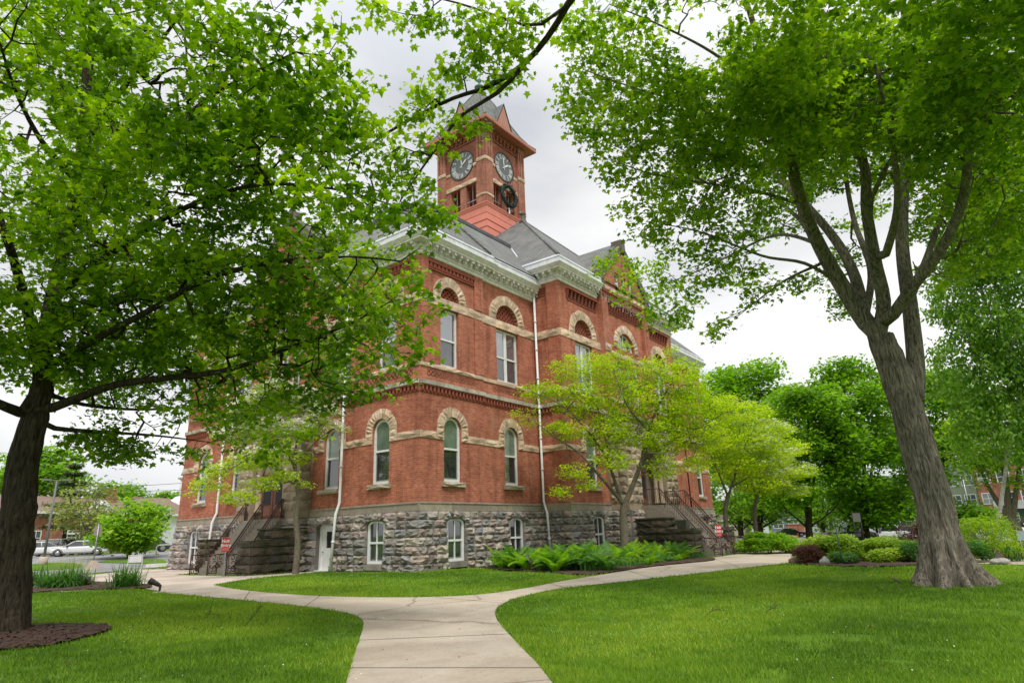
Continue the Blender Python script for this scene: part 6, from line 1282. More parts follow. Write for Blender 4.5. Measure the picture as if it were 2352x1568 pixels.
def hosta(c, seed, label, r=.28):
    rs = np.random.default_rng(seed); V = []; Fi = []; vals = []
    for i in range(16):
        a = rs.uniform(0, 6.28); h = np.array([math.cos(a), math.sin(a), 0]); s = np.array([-h[1], h[0], 0]); st = c+h*r*rs.uniform(.3, 1.3)+[0, 0, rs.uniform(.12, .32)]; l = r*rs.uniform(.8, 1.2); w = l*.38; k = len(V); dn = np.array([0, 0, -1])
        V += [st, st+h*l*.3+s*w+dn*l*.06, st+h*l*.65+s*w*.85+dn*l*.18, st+h*l+dn*l*.42, st+h*l*.65-s*w*.85+dn*l*.18, st+h*l*.3-s*w+dn*l*.06, st+h*l*.5+dn*l*.16]; v = np.clip(rs.normal(.5, .2), 0, 1)
        for q_ in ((0, 1, 6), (1, 2, 6), (2, 3, 6), (3, 4, 6), (4, 5, 6), (5, 0, 6)): Fi.append(tuple(k+z for z in q_)); vals.append(v)
    tag(facemesh('hosta', np.array(V), np.array(Fi), np.array(vals), LF_H), label, 'hosta')
for i, (px, py, lb_) in enumerate(((1290, 1302, 'pale broad-leaved hosta at the front of the fern bed, left of the other'), (1335, 1300, 'pale broad-leaved hosta at the front of the fern bed, right of the other'), (1218, 1306, 'small hosta at the left tip of the fern bed by the spotlight'), (1480, 1287, 'hosta before the mossy cheek wall of the right stairs'))): hosta(G(px, py), 700+i, lb_, .42 if i == 3 else .36)
for i, (px, py) in enumerate(((1360, 1312), (1400, 1306), (1440, 1302), (1505, 1293), (1545, 1287), (1580, 1283), (1610, 1280), (1470, 1300), (1530, 1280))): blades(G(px, py), 120, .5, .012, LF_G, 'grassy green clump along the front edge of the fern bed', 'grassy_clump', 'plant', 720+i, 1., .25, 'grassy clumps edging the fern bed')
rg2 = 'strap-leaved lily clumps along the plaza bed'
for i, (px, py, n_, l_, lab) in enumerate(((282, 1350, 170, .75, 'arching strap-leaved lily clump standing apart at the right end of the plaza bed'), (118, 1352, 200, .6, 'lily clump nearest the dark left trunk in the plaza bed'), (152, 1350, 220, .75, 'large lily clump in the middle of the plaza bed'), (185, 1346, 160, .6, 'lily clump beside the black spotlight in the plaza bed'), (88, 1346, 150, .7, 'lily clump half hidden behind the dark left trunk'), (300, 1348, 70, .6, 'small arching lily clump touching the one at the end of the plaza bed'))): blades(G(px, py), int(n_*1.3), l_*1.45, .024, LF_G, lab, 'lily_clump', 'plant', 740+i, 1.5, .2, rg2)
blades(G(160, 1338), 120, 1.6, .008, LF_P, 'wispy seeding grass behind the plaza bed lilies', 'tall_grass', 'grass', 760, .35, .5)
blades(S(2312, 30.6), 40, .8, .03, LF_G, 'strap-leaved plant right of the flat boulder', 'lily_clump', 'plant', 761, .8, .12)
# fallen twigs on the lawns, and the robin beside the big roots
def twig(c, s, seed, label):
    rs = np.random.default_rng(seed); m = MB()
    def br(p, d_, l, r, g):
        pts = [p]; 
        for i in range(4): d_ = d_+rs.normal(0, .18, 3); d_ /= np.linalg.norm(d_); p = p+d_*l/4; p[2] = max(p[2], c[2]+.01); pts.append(p.copy())
        m.tube(pts, list(np.linspace(r, r*.45, 5)), 5)
        if g: 
            for i in range(3): br(pts[1+i].copy(), d_+rs.normal(0, .7, 3), l*.6, r*.6, g-1)
    a = rs.uniform(0, 6.28); br(c+[0, 0, .03], np.array([math.cos(a), math.sin(a), .25]), s, .0065, 2); tag(m.build('fallen_twig', BK_D), label, 'twig', 'fallen twigs on the lawn')
for i, (px, py, s_, lb_) in enumerate(((1895, 1318, .7, 'upright branching twig lying on the right lawn before the boulder'), (475, 1420, .6, 'twig across the left lawn near the dark grass'), (1625, 1415, .35, 'short twig standing in the middle of the right lawn'), (2010, 1352, .4, 'thin twig on the lawn left of the great roots'), (560, 1440, .5, 'bare twig on the left lawn nearer the walk'), (1760, 1410, .5, 'twig lying flat across the right lawn'))): twig(G(px, py), s_, 800+i, lb_)
# petals, seeds and leaf bits dropped on grass and concrete
rs = np.random.default_rng(99)
def litter(name, n, cx, cy, sx, sy, size, mat, lab, on=None):
    P = np.stack([rs.normal(cx, sx, n), rs.normal(cy, sy, n)], 1); P = P[~insidev(bld, P[:, 0], P[:, 1])]; Z = hgt(P[:, 0], P[:, 1])+.045+rs.uniform(0, .02, len(P)); w = insidev(PATHS[0], P[:, 0], P[:, 1]); Z = np.where(w, hgt(P[:, 0], P[:, 1])+.022, Z)
    tag(leaves(name, np.column_stack([P, Z]), size, OVAL, mat, None, rs, rs.random(len(P)), 0, .25), lab, 'litter', kind='stuff')
litter('fallen_petals', 900, -6, -4, 7, 7, .03, LF_W, 'small white petals scattered over the grass and walk'); litter('fallen_petals', 500, -13, -14, 4, 4, .022, LF_W, 'small white petals scattered over the near grass')
litter('leaf_litter', 700, -10, -13, 6, 6, .035, leafmat('dead leaf', (.06, .035, .015), (.14, .085, .04), (.25, .18, .08), .1, .8), 'brown leaf bits scattered over the lawn and walk')
bp = G(2062, 1340); bd = MB(); sd_ = np.array([.35, .94, 0.])
prof = [(-.13, .012, .05), (-.07, .03, .075), (0, .045, .105), (.05, .042, .135), (.085, .03, .165), (.11, .026, .185), (.135, .02, .19), (.155, .004, .185)]
bd.tube([bp+sd_*a_+[0, 0, z_] for a_, r_, z_ in prof], [r_ for _, r_, _ in prof], 12); bd_s = .72; bd.tube([bp+sd_*.15+[0, 0, .187], bp+sd_*.185+[0, 0, .182]], [.007, .001], 6); bd.tube([bp+sd_*-.1+[0, 0, .06], bp+sd_*-.2+[0, 0, .035]], [.014, .012], 6)
for g in (-1, 1): s_ = np.array([-sd_[1], sd_[0], 0])*g*.018; bd.tube([bp+s_+[0, 0, .07], bp+s_+[0, 0, 0], bp+s_+sd_*.03], .004, 5)
bd.v = [tuple(bp+(np.array(q)-bp)*.72) for q in bd.v]; tag(bd.build('bird', simple('robin feathers', (.12, .10, .09), (.06, .05, .045), 30, .8)), 'small dark robin standing on the lawn beside the great roots', 'bird')
# ------------------------------------------------------------------ houses and blocks beyond
def siding(name, c, step=.25):
    m, nt, b = newmat(name); v = coords(nt); sp = N(nt, 'ShaderNodeSeparateXYZ'); L(nt, v, sp.inputs[0]); mt = N(nt, 'ShaderNodeMath', operation='FRACT'); dv = N(nt, 'ShaderNodeMath', operation='DIVIDE'); L(nt, sp.outputs[2], dv.inputs[0]); dv.inputs[1].default_value = step; L(nt, dv.outputs[0], mt.inputs[0])
    n = noise(nt, .5, 4, .6, v); r = ramp(nt, n.outputs[0], [(.3, tuple(x*.88 for x in c)), (.7, c)]); r2 = ramp(nt, mt.outputs[0], [(0, (.75,)*3), (.12, (1,)*3)]); L(nt, mixc(nt, 1., r.outputs[0], r2.outputs[0], 'MULTIPLY'), b.inputs['Base Color']); b.inputs['Roughness'].default_value = .7; bump(nt, b, mt.outputs[0], .4, .03); return m
SW = siding('white siding', (.74, .76, .78)); SB = siding('blue grey siding', (.16, .21, .27)); SG = siding('sage siding', (.27, .31, .23)); SC = siding('cream siding', (.62, .56, .40)); RBR = simple('brown shingles', (.24, .16, .13), (.18, .12, .10), 3, .9, .4, 8); BR2 = brickmat('orange brick', (.46, .19, .12), (.36, .13, .085), (.3, .2, .16)); GLF = glassmat('far window glass', (.12, .14, .16))
class Bld:
    """a block standing across the line of sight: px0..px1 give its front corners at distances d0, d1"""
    def __init__(s, name, label, cat, px0, d0, px1, d1, ztop, depth, mat, base=-1.5):
        a, b = AZ(px0, d0), AZ(px1, d1); s.a, s.b = a, b; U = (b-a); U[2] = 0; s.W = np.linalg.norm(U); U /= s.W; Nn = np.array([U[1], -U[0], 0.])
        if Nn@(CP-a) < 0: Nn = -Nn
        s.F = Fr((a[0], a[1], 0), U, Nn); s.z0 = min(a[2], b[2])+base; s.zt = ztop; s.dep = depth; s.e = empty(name, (float((a+b)[0]/2), float((a+b)[1]/2), float(min(a[2], b[2]))), label, cat); s.g = min(a[2], b[2])
        m = MB(); m.fbox(s.F, 0, s.W, s.z0, ztop, -depth, 0); m.build('wall', mat, s.e)
    def win(s, u, z, w, h, bars=True, fmat=None):
        m = MB(); m.plate(s.F, recthole(u-w/2, u+w/2, z, z+h), [recthole(u-w/2+.12, u+w/2-.12, z+.12, z+h-.12)], .06, .06, thick=.06)
        if bars: m.fbox(s.F, u-w/2+.1, u+w/2-.1, z+h/2-.04, z+h/2+.04, .02, .055); m.fbox(s.F, u-.04, u+.04, z+.1, z+h-.1, .02, .05)
        o = m.build('window', fmat or WHT, s.e); g = MB(); g.plate(s.F, recthole(u-w/2+.1, u+w/2-.1, z+.1, z+h-.1), [], .015); g.build('pane', GLF, o)
    def gable(s, zr, mat, over=.5, hip=0.):
        m = MB(); F = s.F; d = s.dep; p = lambda u, z, dd: F.p(u, z, dd)
        m.poly([p(-over, s.zt, over), p(s.W+over, s.zt, over), p(s.W+over-hip, zr, -d/2), p(-over+hip, zr, -d/2)]); m.poly([p(-over, s.zt, -d-over), p(s.W+over, s.zt, -d-over), p(s.W+over-hip, zr, -d/2), p(-over+hip, zr, -d/2)])
        m.poly([p(-over, s.zt, over), p(-over, s.zt, -d-over), p(-over+hip, zr, -d/2)]); m.poly([p(s.W+over, s.zt, over), p(s.W+over, s.zt, -d-over), p(s.W+over-hip, zr, -d/2)]); m.build('roof', mat, s.e)
        t = MB(); t.fbox(F, -over, s.W+over, s.zt-.35, s.zt+.02, 0, over+.03); t.build('eaves_board', WHT, s.e)
    def parapet(s): m = MB(); m.fbox(s.F, -.1, s.W+.1, s.zt, s.zt+.35, -s.dep, .12); m.build('parapet', ZNC, s.e)
def zat(px, y, d): return float(at(px, y, d)[2])
h = Bld('brick_house', 'orange brick house with brown roof and white trim behind the parked white cars', 'house', 30, 112, 345, 126, zat(200, 1176, 119), 14, BR2); h.gable(zat(200, 1141, 125), RBR, .6, 2)
for u in (3.2, 8.5, 14.): h.win(u, h.g+1.2, 1.5, 2.0)
h.win(13, h.zt-2.6, 1.3, 1.9)
m = MB(); m.plate(h.F, [(11.4, h.zt-.3), (14.6, h.zt-.3), (14.6, h.zt+.5), (13, h.zt+1.8), (11.4, h.zt+.5)], [], .3, thick=2); m.build('dormer_gable', WHT, h.e)
for u in (9.6, 10.6, 21): m = MB(); m.tube([h.F.p(u, h.g, .15), h.F.p(u, h.zt, .15)], .09, 6); m.build('downpipe', WHT, h.e)
m = MB(); m.fbox(h.F, 7.0, 10.4, h.zt-3.2, h.zt-2.95, 0, .2); m.build('trim_board', WHT, h.e); m = MB(); m.fbox(h.F, 18, 19.2, h.zt, h.zt+4.2, -6, -4.8); m.build('chimney', BR2, h.e)
h = Bld('brick_annex', 'low dark red brick annex in front of the orange brick house', 'house', -20, 100, 205, 106, zat(100, 1238, 103), 5, brickmat('dark red brick', (.27, .09, .07), (.2, .07, .055), (.2, .12, .1))); h.win(6, h.g+.5, 1.6, 1.3); h.win(13.2, h.g+.5, 1.6, 1.0)
h = Bld('white_church', 'white clapboard church with brown roof beside the courthouse', 'church', 335, 128, 470, 136, zat(390, 1180, 131), 14, SW); h.gable(zat(380, 1142, 137), RBR, .6, 3); h.win(3.8, h.g+4.4, 1.4, 2.4); h.win(8, h.g+4.4, 1.4, 2.4)
c = AZ(425, 140); z0 = zat(425, 1152, 140); e = empty('belfry', tuple(c), 'white church belfry with columns peeping past the courthouse on the left', 'belfry'); m = MB(); m.lathe((c[0], c[1], 0), [(3.6, z0-8), (3.6, z0), (3.2, z0+.3), (2.4, z0+.9), (1.9, z0+1.0)], 8); m.build('base', SW, e)
m = MB()
for k in range(8): a = k*math.pi/4; m.tube([(c[0]+1.6*math.cos(a), c[1]+1.6*math.sin(a), z0+1), (c[0]+1.6*math.cos(a), c[1]+1.6*math.sin(a), z0+4.2)], .17, 8)
m.build('columns', WHT, e); m = MB(); m.lathe((c[0], c[1], 0), [(2.1, z0+4.2), (2.2, z0+4.6), (1.9, z0+4.8)], 12); m.build('entablature', WHT, e); m = MB(); m.lathe((c[0], c[1], 0), [(1.8, z0+4.8), (1.5, z0+5.8), (.9, z0+6.6), (0, z0+7.2)], 12); m.build('dome', simple('grey dome', (.3, .3, .3)), e)
# right side
def flats(px0, d0, px1, d1, ytop, mat, label, cols, z_rows=(1.1, 4.5, 7.9, 11.3), ww=2.1):
    h = Bld('apartment_building', label, 'building', px0, d0, px1, d1, zat((px0+px1)/2, ytop, (d0+d1)/2), 12, mat); h.parapet()
    for z in z_rows:
        if h.g+z+2 < h.zt:
            for k in range(cols): h.win(h.W*(k+.5)/cols, h.g+z, ww, 1.9)
    return h
flats(1772, 158, 1842, 158, 1095, SB, 'blue-grey apartment block behind the black sedan', 2); flats(1844, 161, 1905, 161, 1080, SW, 'white apartment block next to the blue-grey one', 2); flats(1906, 158, 1950, 158, 1095, SG, 'narrow sage-green apartment block behind the dark pickup', 2)
flats(1952, 161, 2035, 161, 1080, SW, 'white apartment block behind the white pickup truck', 3); flats(2036, 158, 2100, 158, 1095, SB, 'blue-grey apartment block just left of the huge trunk', 2); h = flats(2102, 150, 2264, 142, 1060, SG, 'long sage-green apartment block right of the huge trunk', 5)
h = flats(2266, 140, 2460, 134, 1040, BR2, 'red brick apartment block at the far right', 4); m = MB(); m.fbox(h.F, 3, 9, h.g+3.6, h.g+4.9, 0, 1.6); m.build('canopy', ZNC, h.e); m = MB(); m.fbox(h.F, 3, 9, h.g, h.g+3.5, .0, .04); m.build('shopfront', GLF, h.e)
h = Bld('cream_garage', 'cream garage with a row of small windows beyond the street', 'garage', 1640, 140, 1722, 142, zat(1680, 1192, 141), 8, SC); h.gable(zat(1680, 1180, 145), RBR, .4)
for u in (2.2, 4.6, 5.9): h.win(u, h.zt-1.9, 1.1, 1.0)
h = Bld('white_shed', 'small white shed between the cream garage and the blue-grey block', 'shed', 1726, 136, 1766, 136, zat(1745, 1196, 136), 6, SW); h.gable(zat(1745, 1187, 139), ZNC, .4); h.win(1.9, h.g+1.2, .5, 1.3, False)
w_ = MB(); a, b = AZ(1806, 126), AZ(1848, 126); w_.tube([a, b], .01, 3); U = (b-a)/np.linalg.norm(b-a); F_ = Fr((a[0], a[1], 0), (U[0], U[1], 0), (-U[1], U[0], 0)); w_ = MB(); w_.fbox(F_, 0, np.linalg.norm(b-a), a[2]-.5, a[2]+1.9, -.2, .2); w_.fbox(F_, -.1, np.linalg.norm(b-a)+.1, a[2]+1.9, a[2]+2.02, -.28, .28); tag(w_.build('brick_screen_wall', BR2), 'low free-standing brick wall behind the black sedan', 'wall')
# ------------------------------------------------------------------ vehicles
TYR = simple('tyre rubber', (.02, .02, .02), (.03, .03, .03), 20, .85); RIM = simple('alloy rim', (.45, .46, .47), (.3, .3, .3), 20, .35, metal=.7); CGL = glassmat('car glass', (.02, .025, .03)); HLT = simple('headlamp', (.75, .77, .8), (.6, .6, .62), 20, .15); TLT = simple('tail lamp', (.45, .02, .02), (.3, .015, .015), 20, .25)
def paint(name, c):
    m = simple(name, c, tuple(x*.92 for x in c), 2, .28); b = m.node_tree.nodes['Principled BSDF']; b.inputs['Coat Weight'].default_value = .6; b.inputs['Coat Roughness'].default_value = .08; return m
PW, PT, PS, PK, PG, PN, PR = paint('white paint car', (.72, .73, .74)), paint('champagne paint', (.5, .44, .34)), paint('silver paint', (.42, .43, .44)), paint('black paint', (.012, .013, .018)), paint('grey paint', (.05, .052, .06)), paint('navy paint', (.015, .025, .05)), paint('red paint', (.35, .02, .02))
KINDS = {  # belt line (x fraction, z), greenhouse base start/end, roof start/end, height
 'sedan': ([(0, .62), (.04, .74), (.24, .88), (.34, .93), (.72, .96), (.84, 1.0), (.97, .95), (1, .7)], .25, .88, .42, .68, 1.45),
 'suv': ([(0, .7), (.04, .92), (.2, 1.04), (.3, 1.08), (.7, 1.1), (.9, 1.12), (.985, 1.05), (1, .75)], .22, .985, .36, .90, 1.72),
 'van': ([(0, .65), (.03, .85), (.14, 1.0), (.22, 1.08), (.6, 1.1), (.9, 1.1), (.985, 1.02), (1, .7)], .13, .985, .32, .93, 1.78),
 'pickup': ([(0, .75), (.03, 1.02), (.2, 1.12), (.28, 1.16), (.6, 1.16), (.62, 1.16), (.985, 1.14), (1, .8)], .23, .62, .32, .57, 1.92)}
def car(px, d, L_, kind, mat, head, label, W_=1.85, front_left=False):
    prof, g0, g1, r0, r1, H = KINDS[kind]; base = AZ(px, d); e = empty({'sedan': 'parked_car', 'suv': 'parked_suv', 'van': 'parked_van', 'pickup': 'pickup_truck'}[kind], tuple(base), label, {'sedan': 'car', 'suv': 'car', 'van': 'van', 'pickup': 'pickup truck'}[kind], 'vehicles parked around the courthouse')
    az = math.atan2(base[1]-CP[1], base[0]-CP[0]); e.rotation_euler = (0, 0, az+R_(head)); w = W_/2   # head=90: broadside, nose to the left
    def X(f): return (.5-f)*L_
    B = MB(); xs = sorted(set([p[0] for p in prof]+[.1, .16, .5, .8, .93])); zb = lambda f: float(np.interp(f, [p[0] for p in prof], [p[1] for p in prof])); V = []; k = 12
    for f in xs:
        t = min(1, (min(f, 1-f)/.07+.01))**.5; ww = w*(.80+.2*t); z1 = zb(f); zlo = .28 if .05 < f < .95 else .34
        V += [(X(f), y*ww, z) for y, z in ((-.86, zlo), (-.98, .42), (-1, .62), (-.985, z1*.82), (-.93, z1*.97), (-.8, z1), (.8, z1), (.93, z1*.97), (.985, z1*.82), (1, .62), (.98, .42), (.86, zlo))]
    Fs = []
    for i in range(len(xs)-1):
        for j in range(k): Fs.append((i*k+j, i*k+(j+1) % k, (i+1)*k+(j+1) % k, (i+1)*k+j))
    Fs += [tuple(range(k))[::-1], tuple((len(xs)-1)*k+j for j in range(k))]; B.add(V, Fs, sm=False); B.build('body', mat, e, False)
    zg = [zb(g0)-.02, zb((g0+g1)/2)-.02, zb(g1)-.02]; G_ = MB(); wb, wt = w*.93, w*.74
    V = [(X(g0), -wb, zg[0]), (X(g0), wb, zg[0]), (X(g1), wb, zg[2]), (X(g1), -wb, zg[2]), (X(r0), -wt, H-.05), (X(r0), wt, H-.05), (X(r1), wt, H-.05), (X(r1), -wt, H-.05)]; G_.add(V, [(0, 1, 5, 4), (1, 2, 6, 5), (2, 3, 7, 6), (3, 0, 4, 7)]); G_.build('windows', CGL, e, False)
    Rf = MB(); Rf.add([(X(r0)+.03, -wt-.02, H-.06), (X(r0)+.03, wt+.02, H-.06), (X(r1)-.03, wt+.02, H-.06), (X(r1)-.03, -wt-.02, H-.06), (X(r0+.03), -wt+.12, H), (X(r0+.03), wt-.12, H), (X(r1-.02), wt-.12, H), (X(r1-.02), -wt+.12, H)], [(0, 1, 5, 4), (1, 2, 6, 5), (2, 3, 7, 6), (3, 0, 4, 7), (4, 5, 6, 7)])
    for s in (-1, 1):
        for fb, ft in ((g0, r0), (g1, r1), ((g0+g1)/2+.02, (r0+r1)/2+.01), (g1-.16, r1-.06) if kind in ('suv', 'van') else (g1, r1)): Rf.tube([(X(fb), s*(wb+.0), zb(fb)-.02), (X(ft), s*(wt+.01), H-.05)], .04, 5)
    Rf.build('roof', mat, e, False)
    for f in ((.17, .82) if kind != 'pickup' else (.17, .78)):
        for s in (-1, 1):
            r = .33 if kind == 'sedan' else .38; wh = empty('wheel', (X(f), s*(w-.1), r)); wh.parent = e
            ty = MB(); ty.tube([(0, -s*.11, 0), (0, s*.10, 0), (0, s*.115, 0)], [r, r, r*.9], 18); ty.build('tyre', TYR, wh, False); ri = MB(); ri.tube([(0, s*.1, 0), (0, s*.125, 0)], [r*.66, r*.6], 12)
            ri.build('rim', RIM, wh, False)
            ar = MB(); ar.tube([(X(f)+(r+.06)*math.cos(a), s*(w-.005), r+(r+.06)*math.sin(a)) for a in np.linspace(0, math.pi, 9)], .03, 4); ar.build('wheel_arch', TYR, e, False)
    for s in (-1, 1):
        h_ = MB(); zz = zb(.05)*.82; h_.box((X(.035)-.1, min(s*w*.55, s*w*.93), zz-.09), (X(.0)+.0, max(s*w*.55, s*w*.93), zz+.07)); h_.build('headlight', HLT, e, False)
        h_ = MB(); zz = zb(.97)*.84; h_.box((X(1)-.015, min(s*w*.6, s*w*.9), zz-.14), (X(.96), max(s*w*.6, s*w*.9), zz+.1)); h_.build('tail_light', TLT, e, False)
    t = MB(); t.box((X(.006)-.02, -w*.45, .42), (X(-.003), w*.45, .6)); t.box((X(1.003), -w*.3, .5), (X(.99), w*.3, .62)); t.box((X(.3), -w-.14, zb(.3)-.02), (X(.3)-.12, -w*.9, zb(.3)+.13)); t.box((X(.3), w*.9, zb(.3)-.02), (X(.3)-.12, w+.14, zb(.3)+.13)); t.build('grille_and_mirrors', TYR, e, False)
    if kind == 'pickup':
        b = MB(); b.box((X(.65), -w*.78, 1.145), (X(.965), w*.78, 1.165)); b.build('truck_bed', TYR, e, False)
    return e
car(98, 84, 4.8, 'sedan', PW, 75, 'white sedan at the left end of the parked row, nearest the lamp post'); car(136, 86, 4.6, 'suv', PT, 30, 'champagne SUV parked between the white sedans'); car(178, 89, 4.8, 'suv', PS, 62, 'silver SUV half hidden behind the front white sedan'); car(190, 79, 5.0, 'sedan', PW, 82, 'white sedan parked in front, under the thin pale-leaved tree')
car(338, 84, 5.1, 'van', PG, -86, 'dark grey minivan on the road left of the courthouse')
car(1813, 119, 4.8, 'sedan', PK, -80, 'black sedan on the street between two orange cones'); car(1948, 82, 5.6, 'pickup', PN, -60, 'dark navy pickup parked behind the yellow-green shrubs'); car(2034, 98, 5.9, 'pickup', PW, -84, 'white pickup truck behind the small round-headed street tree'); car(1965, 102, 4.4, 'sedan', PR, -80, 'red car just visible behind the two-post notice board')
car(2302, 110, 5.4, 'van', PW, 86, 'white van parked at the far right'); car(2380, 112, 4.8, 'suv', PW, 86, 'white SUV behind the many-stemmed tree at the far right')
# ------------------------------------------------------------------ street furniture and small things
PGR = simple('dull pole grey', (.19, .19, .20), (.15, .15, .16), 6, .7)
ORG = simple('cone orange', (.75, .13, .03), (.65, .1, .02), 5, .6)
for px, lab in ((1790, 'orange traffic cone at the rear of the black sedan'), (1831, 'orange traffic cone at the front of the black sedan')):
    c = AZ(px, 113); m = MB(); m.lathe(tuple(c), [(.24, 0), (.24, .04), (.19, .06), (.04, .75), (.0, .76)], 14); tag(m.build('traffic_cone', ORG), lab, 'traffic cone', 'orange traffic cones by the black sedan')
c = AZ(112, 66); e = empty('lamp_post', tuple(c), 'tall grey lamp post with a flat T-shaped head on the left car park', 'lamp post'); m = MB(); m.tube([c, c+[0, 0, 6.6]], [.11, .07], 8); m.build('pole', PGR, e); m = MB(); m.lathe(tuple(c-[0, 0, .2]), [(.32, 0), (.32, .8), (.26, .84)], 12); m.build('concrete_base', CON2, e)
az = math.atan2(c[1]-CP[1], c[0]-CP[0]); u = np.array([-math.sin(az), math.cos(az), 0]); m = MB(); m.tube([c+u*1.0+[0, 0, 6.65], c-u*1.0+[0, 0, 6.65]], .04, 6); F_ = Fr((c[0], c[1], 0), u, (math.cos(az), math.sin(az), 0)); m.build('cross_arm', PGR, e)
for s in (-1, 1): m = MB(); m.fbox(F_, *sorted((s*.35, s*1.05)), c[2]+6.62, c[2]+6.76, -.18, .18); m.build('lamp_head', PGR, e)
c = G(212, 1308); d_ = math.hypot(*(c-CP)[:2]); e = empty('sign_post', tuple(c), 'back of a grey-brown sign on a pole set in a concrete pyramid on the plaza', 'sign'); F_ = Fr((c[0], c[1], 0), (-math.sin(az), math.cos(az), 0), (-math.cos(az), -math.sin(az), 0)); s_ = d_/1468
m = MB(); m.add([(c[0]+x*r, c[1]+y*r, c[2]+z) for z, r in ((0, .42), (.62, .13)) for x, y in ((-1, -1), (1, -1), (1, 1), (-1, 1))], [(0, 1, 5, 4), (1, 2, 6, 5), (2, 3, 7, 6), (3, 0, 4, 7), (4, 5, 6, 7)]); m.build('concrete_base', CON2, e); m = MB(); m.tube([c+[0, 0, .4], c+[0, 0, 3.2]], .045, 8); m.build('pole', GRY, e); m = MB(); m.fbox(F_, -.24, .24, c[2]+2.35, c[2]+2.98, -.09, -.06); m.build('sign_panel', simple('sign back', (.30, .25, .24), (.25, .21, .2), 6, .5), e)
c = G(342, 1303); e = empty('ramp_handrail', tuple(c), 'grey pipe handrail on a white concrete kerb at the left end of the courthouse', 'handrail'); u = G(384, 1301)-c; u[2] = 0; u /= np.linalg.norm(u); m = MB(); m.tube([c+u*.35+[0, 0, .2], c+u*.35+[0, 0, 1.45], c+u*.5+[0, 0, 1.55], c+u*3.2+[0, 0, 1.55]], .05, 8); m.tube([c+u*2.6, c+u*2.6+[0, 0, 1.55]], .05, 8); m.build('rail', GRY, e); F_ = Fr((c[0], c[1], 0), u, (-u[1], u[0], 0)); m = MB(); m.fbox(F_, -.2, 3.5, c[2]-.2, c[2]+.24, -.25, .25); m.build('kerb', WHT, e)
c = AZ(320, 60); F_ = Fr((c[0], c[1], 0), (-math.sin(az), math.cos(az), 0), (-math.cos(az), -math.sin(az), 0)); m = MB(); m.fbox(F_, -.48, .48, c[2]+.75, c[2]+.8, -.02, .02); m.fbox(F_, -.5, -.45, c[2], c[2]+.8, -.02, .02); m.fbox(F_, .45, .5, c[2], c[2]+.8, -.02, .02); m.fbox(F_, -.42, .42, c[2]+.25, c[2]+.72, -.01, .01); tag(m.build('yard_sign', WHT), 'small white frame sign on the verge beneath the bright round maple', 'sign')
def spot(c, aim, label, s=1.):
    e = empty('garden_spotlight', tuple(c), label, 'spotlight', 'black ground spotlights'); m = MB(); m.lathe(tuple(c-[0, 0, .05]), [(.26*s, 0), (.26*s, .08), (.24*s, .1)], 14); m.build('concrete_pad', CON2, e)
    m = MB(); m.tube([c+[0, 0, .04], c+[0, 0, .24*s]], .03*s, 8); m.tube([c+[0, 0, .1*s], c+[0, 0, .2*s]], .05*s, 8); m.build('stem', simple('bronze stem', (.12, .06, .03), (.06, .03, .02), 9, .6), e); m = MB(); a = np.array(aim, float); a /= np.linalg.norm(a); k = c+[0, 0, .3*s]
    m.tube([c+[0, 0, .2*s], c+[0, 0, .27*s], k], [.05*s, .06*s, .05*s], 8); m.tube([k-a*.06*s, k+a*.02*s, k+a*.08*s, k+a*.26*s, k+a*.38*s, k+a*.40*s], [.03*s, .06*s, .085*s, .10*s, .125*s, .11*s], 14); m.tube([k+a*.34*s, k+a*.5*s], [.13*s, .135*s], 12, cap=False); m.build('lamp_head', BLK, e)
spot(G(366, 1361), (-.62, .66, .42), 'black ground spotlight on the edge of the left lawn by the walk', .8); spot(G(203, 1346), (-.6, .7, .4), 'black ground spotlight in the plaza bed among the lilies'); spot(G(152, 1339), (-.6, .7, .3), 'black ground spotlight half hidden behind the plaza bed lilies', .8); spot(G(1222, 1312), (.1, .7, .7), 'black ground spotlight at the left tip of the fern bed', .9)
c = AZ(1972, 58); F_ = Fr((c[0], c[1], 0), (.3, -.95, 0), (-.95, -.3, 0)); e = empty('notice_board', tuple(c), 'grey notice board on two posts beyond the yellow-green shrubs', 'notice board'); m = MB(); [m.tube([F_.p(u, c[2]-.1, 0), F_.p(u, c[2]+2.45, 0)], .03, 6) for u in (-.25, .25)]; m.build('posts', BLK, e); m = MB(); m.fbox(F_, -.23, .23, c[2]+1.75, c[2]+2.4, -.03, .03); m.build('board', simple('board grey', (.13, .13, .12), (.1, .1, .095), 6, .6), e)
c = AZ(1921, 28.4); m = MB(); m.tube([c, c+[-.05, 0, 1.45]], .022, 6); m.tube([c+[-.05, 0, 1.4], c+[-.05, 0, 1.47]], .03, 6); tag(m.build('garden_stake', simple('green stake', (.05, .10, .08), (.04, .07, .06), 9, .6)), 'thin dark green stake standing in front of the larger yellow-green shrub', 'stake')
c = AZ(1776, 49); m = MB(); m.tube([c, c+[0, 0, .75]], .04, 8); m.lathe(tuple(c+[0, 0, .68]), [(.12, 0), (.14, .05), (.05, .12)], 10); tag(m.build('path_light', simple('dark green enamel', (.02, .05, .035), (.015, .03, .02), 9, .5)), 'short dark post light on the lawn right of the fern clump', 'path light')
c = AZ(2347, 46); F_ = Fr((c[0], c[1], 0), (.3, -.95, 0), (-.95, -.3, 0)); m = MB(); m.fbox(F_, -.3, .3, c[2]+.45, c[2]+.95, -.02, .02); m.tube([F_.p(-.2, c[2], 0), F_.p(-.2, c[2]+.5, 0)], .025, 5); m.tube([F_.p(.2, c[2], 0), F_.p(.2, c[2]+.5, 0)], .025, 5); tag(m.build('plaque_sign', simple('plaque blue grey', (.35, .42, .5), (.3, .36, .44), 5, .5)), 'small blue-grey plaque on two legs at the right edge of the lawn', 'sign')
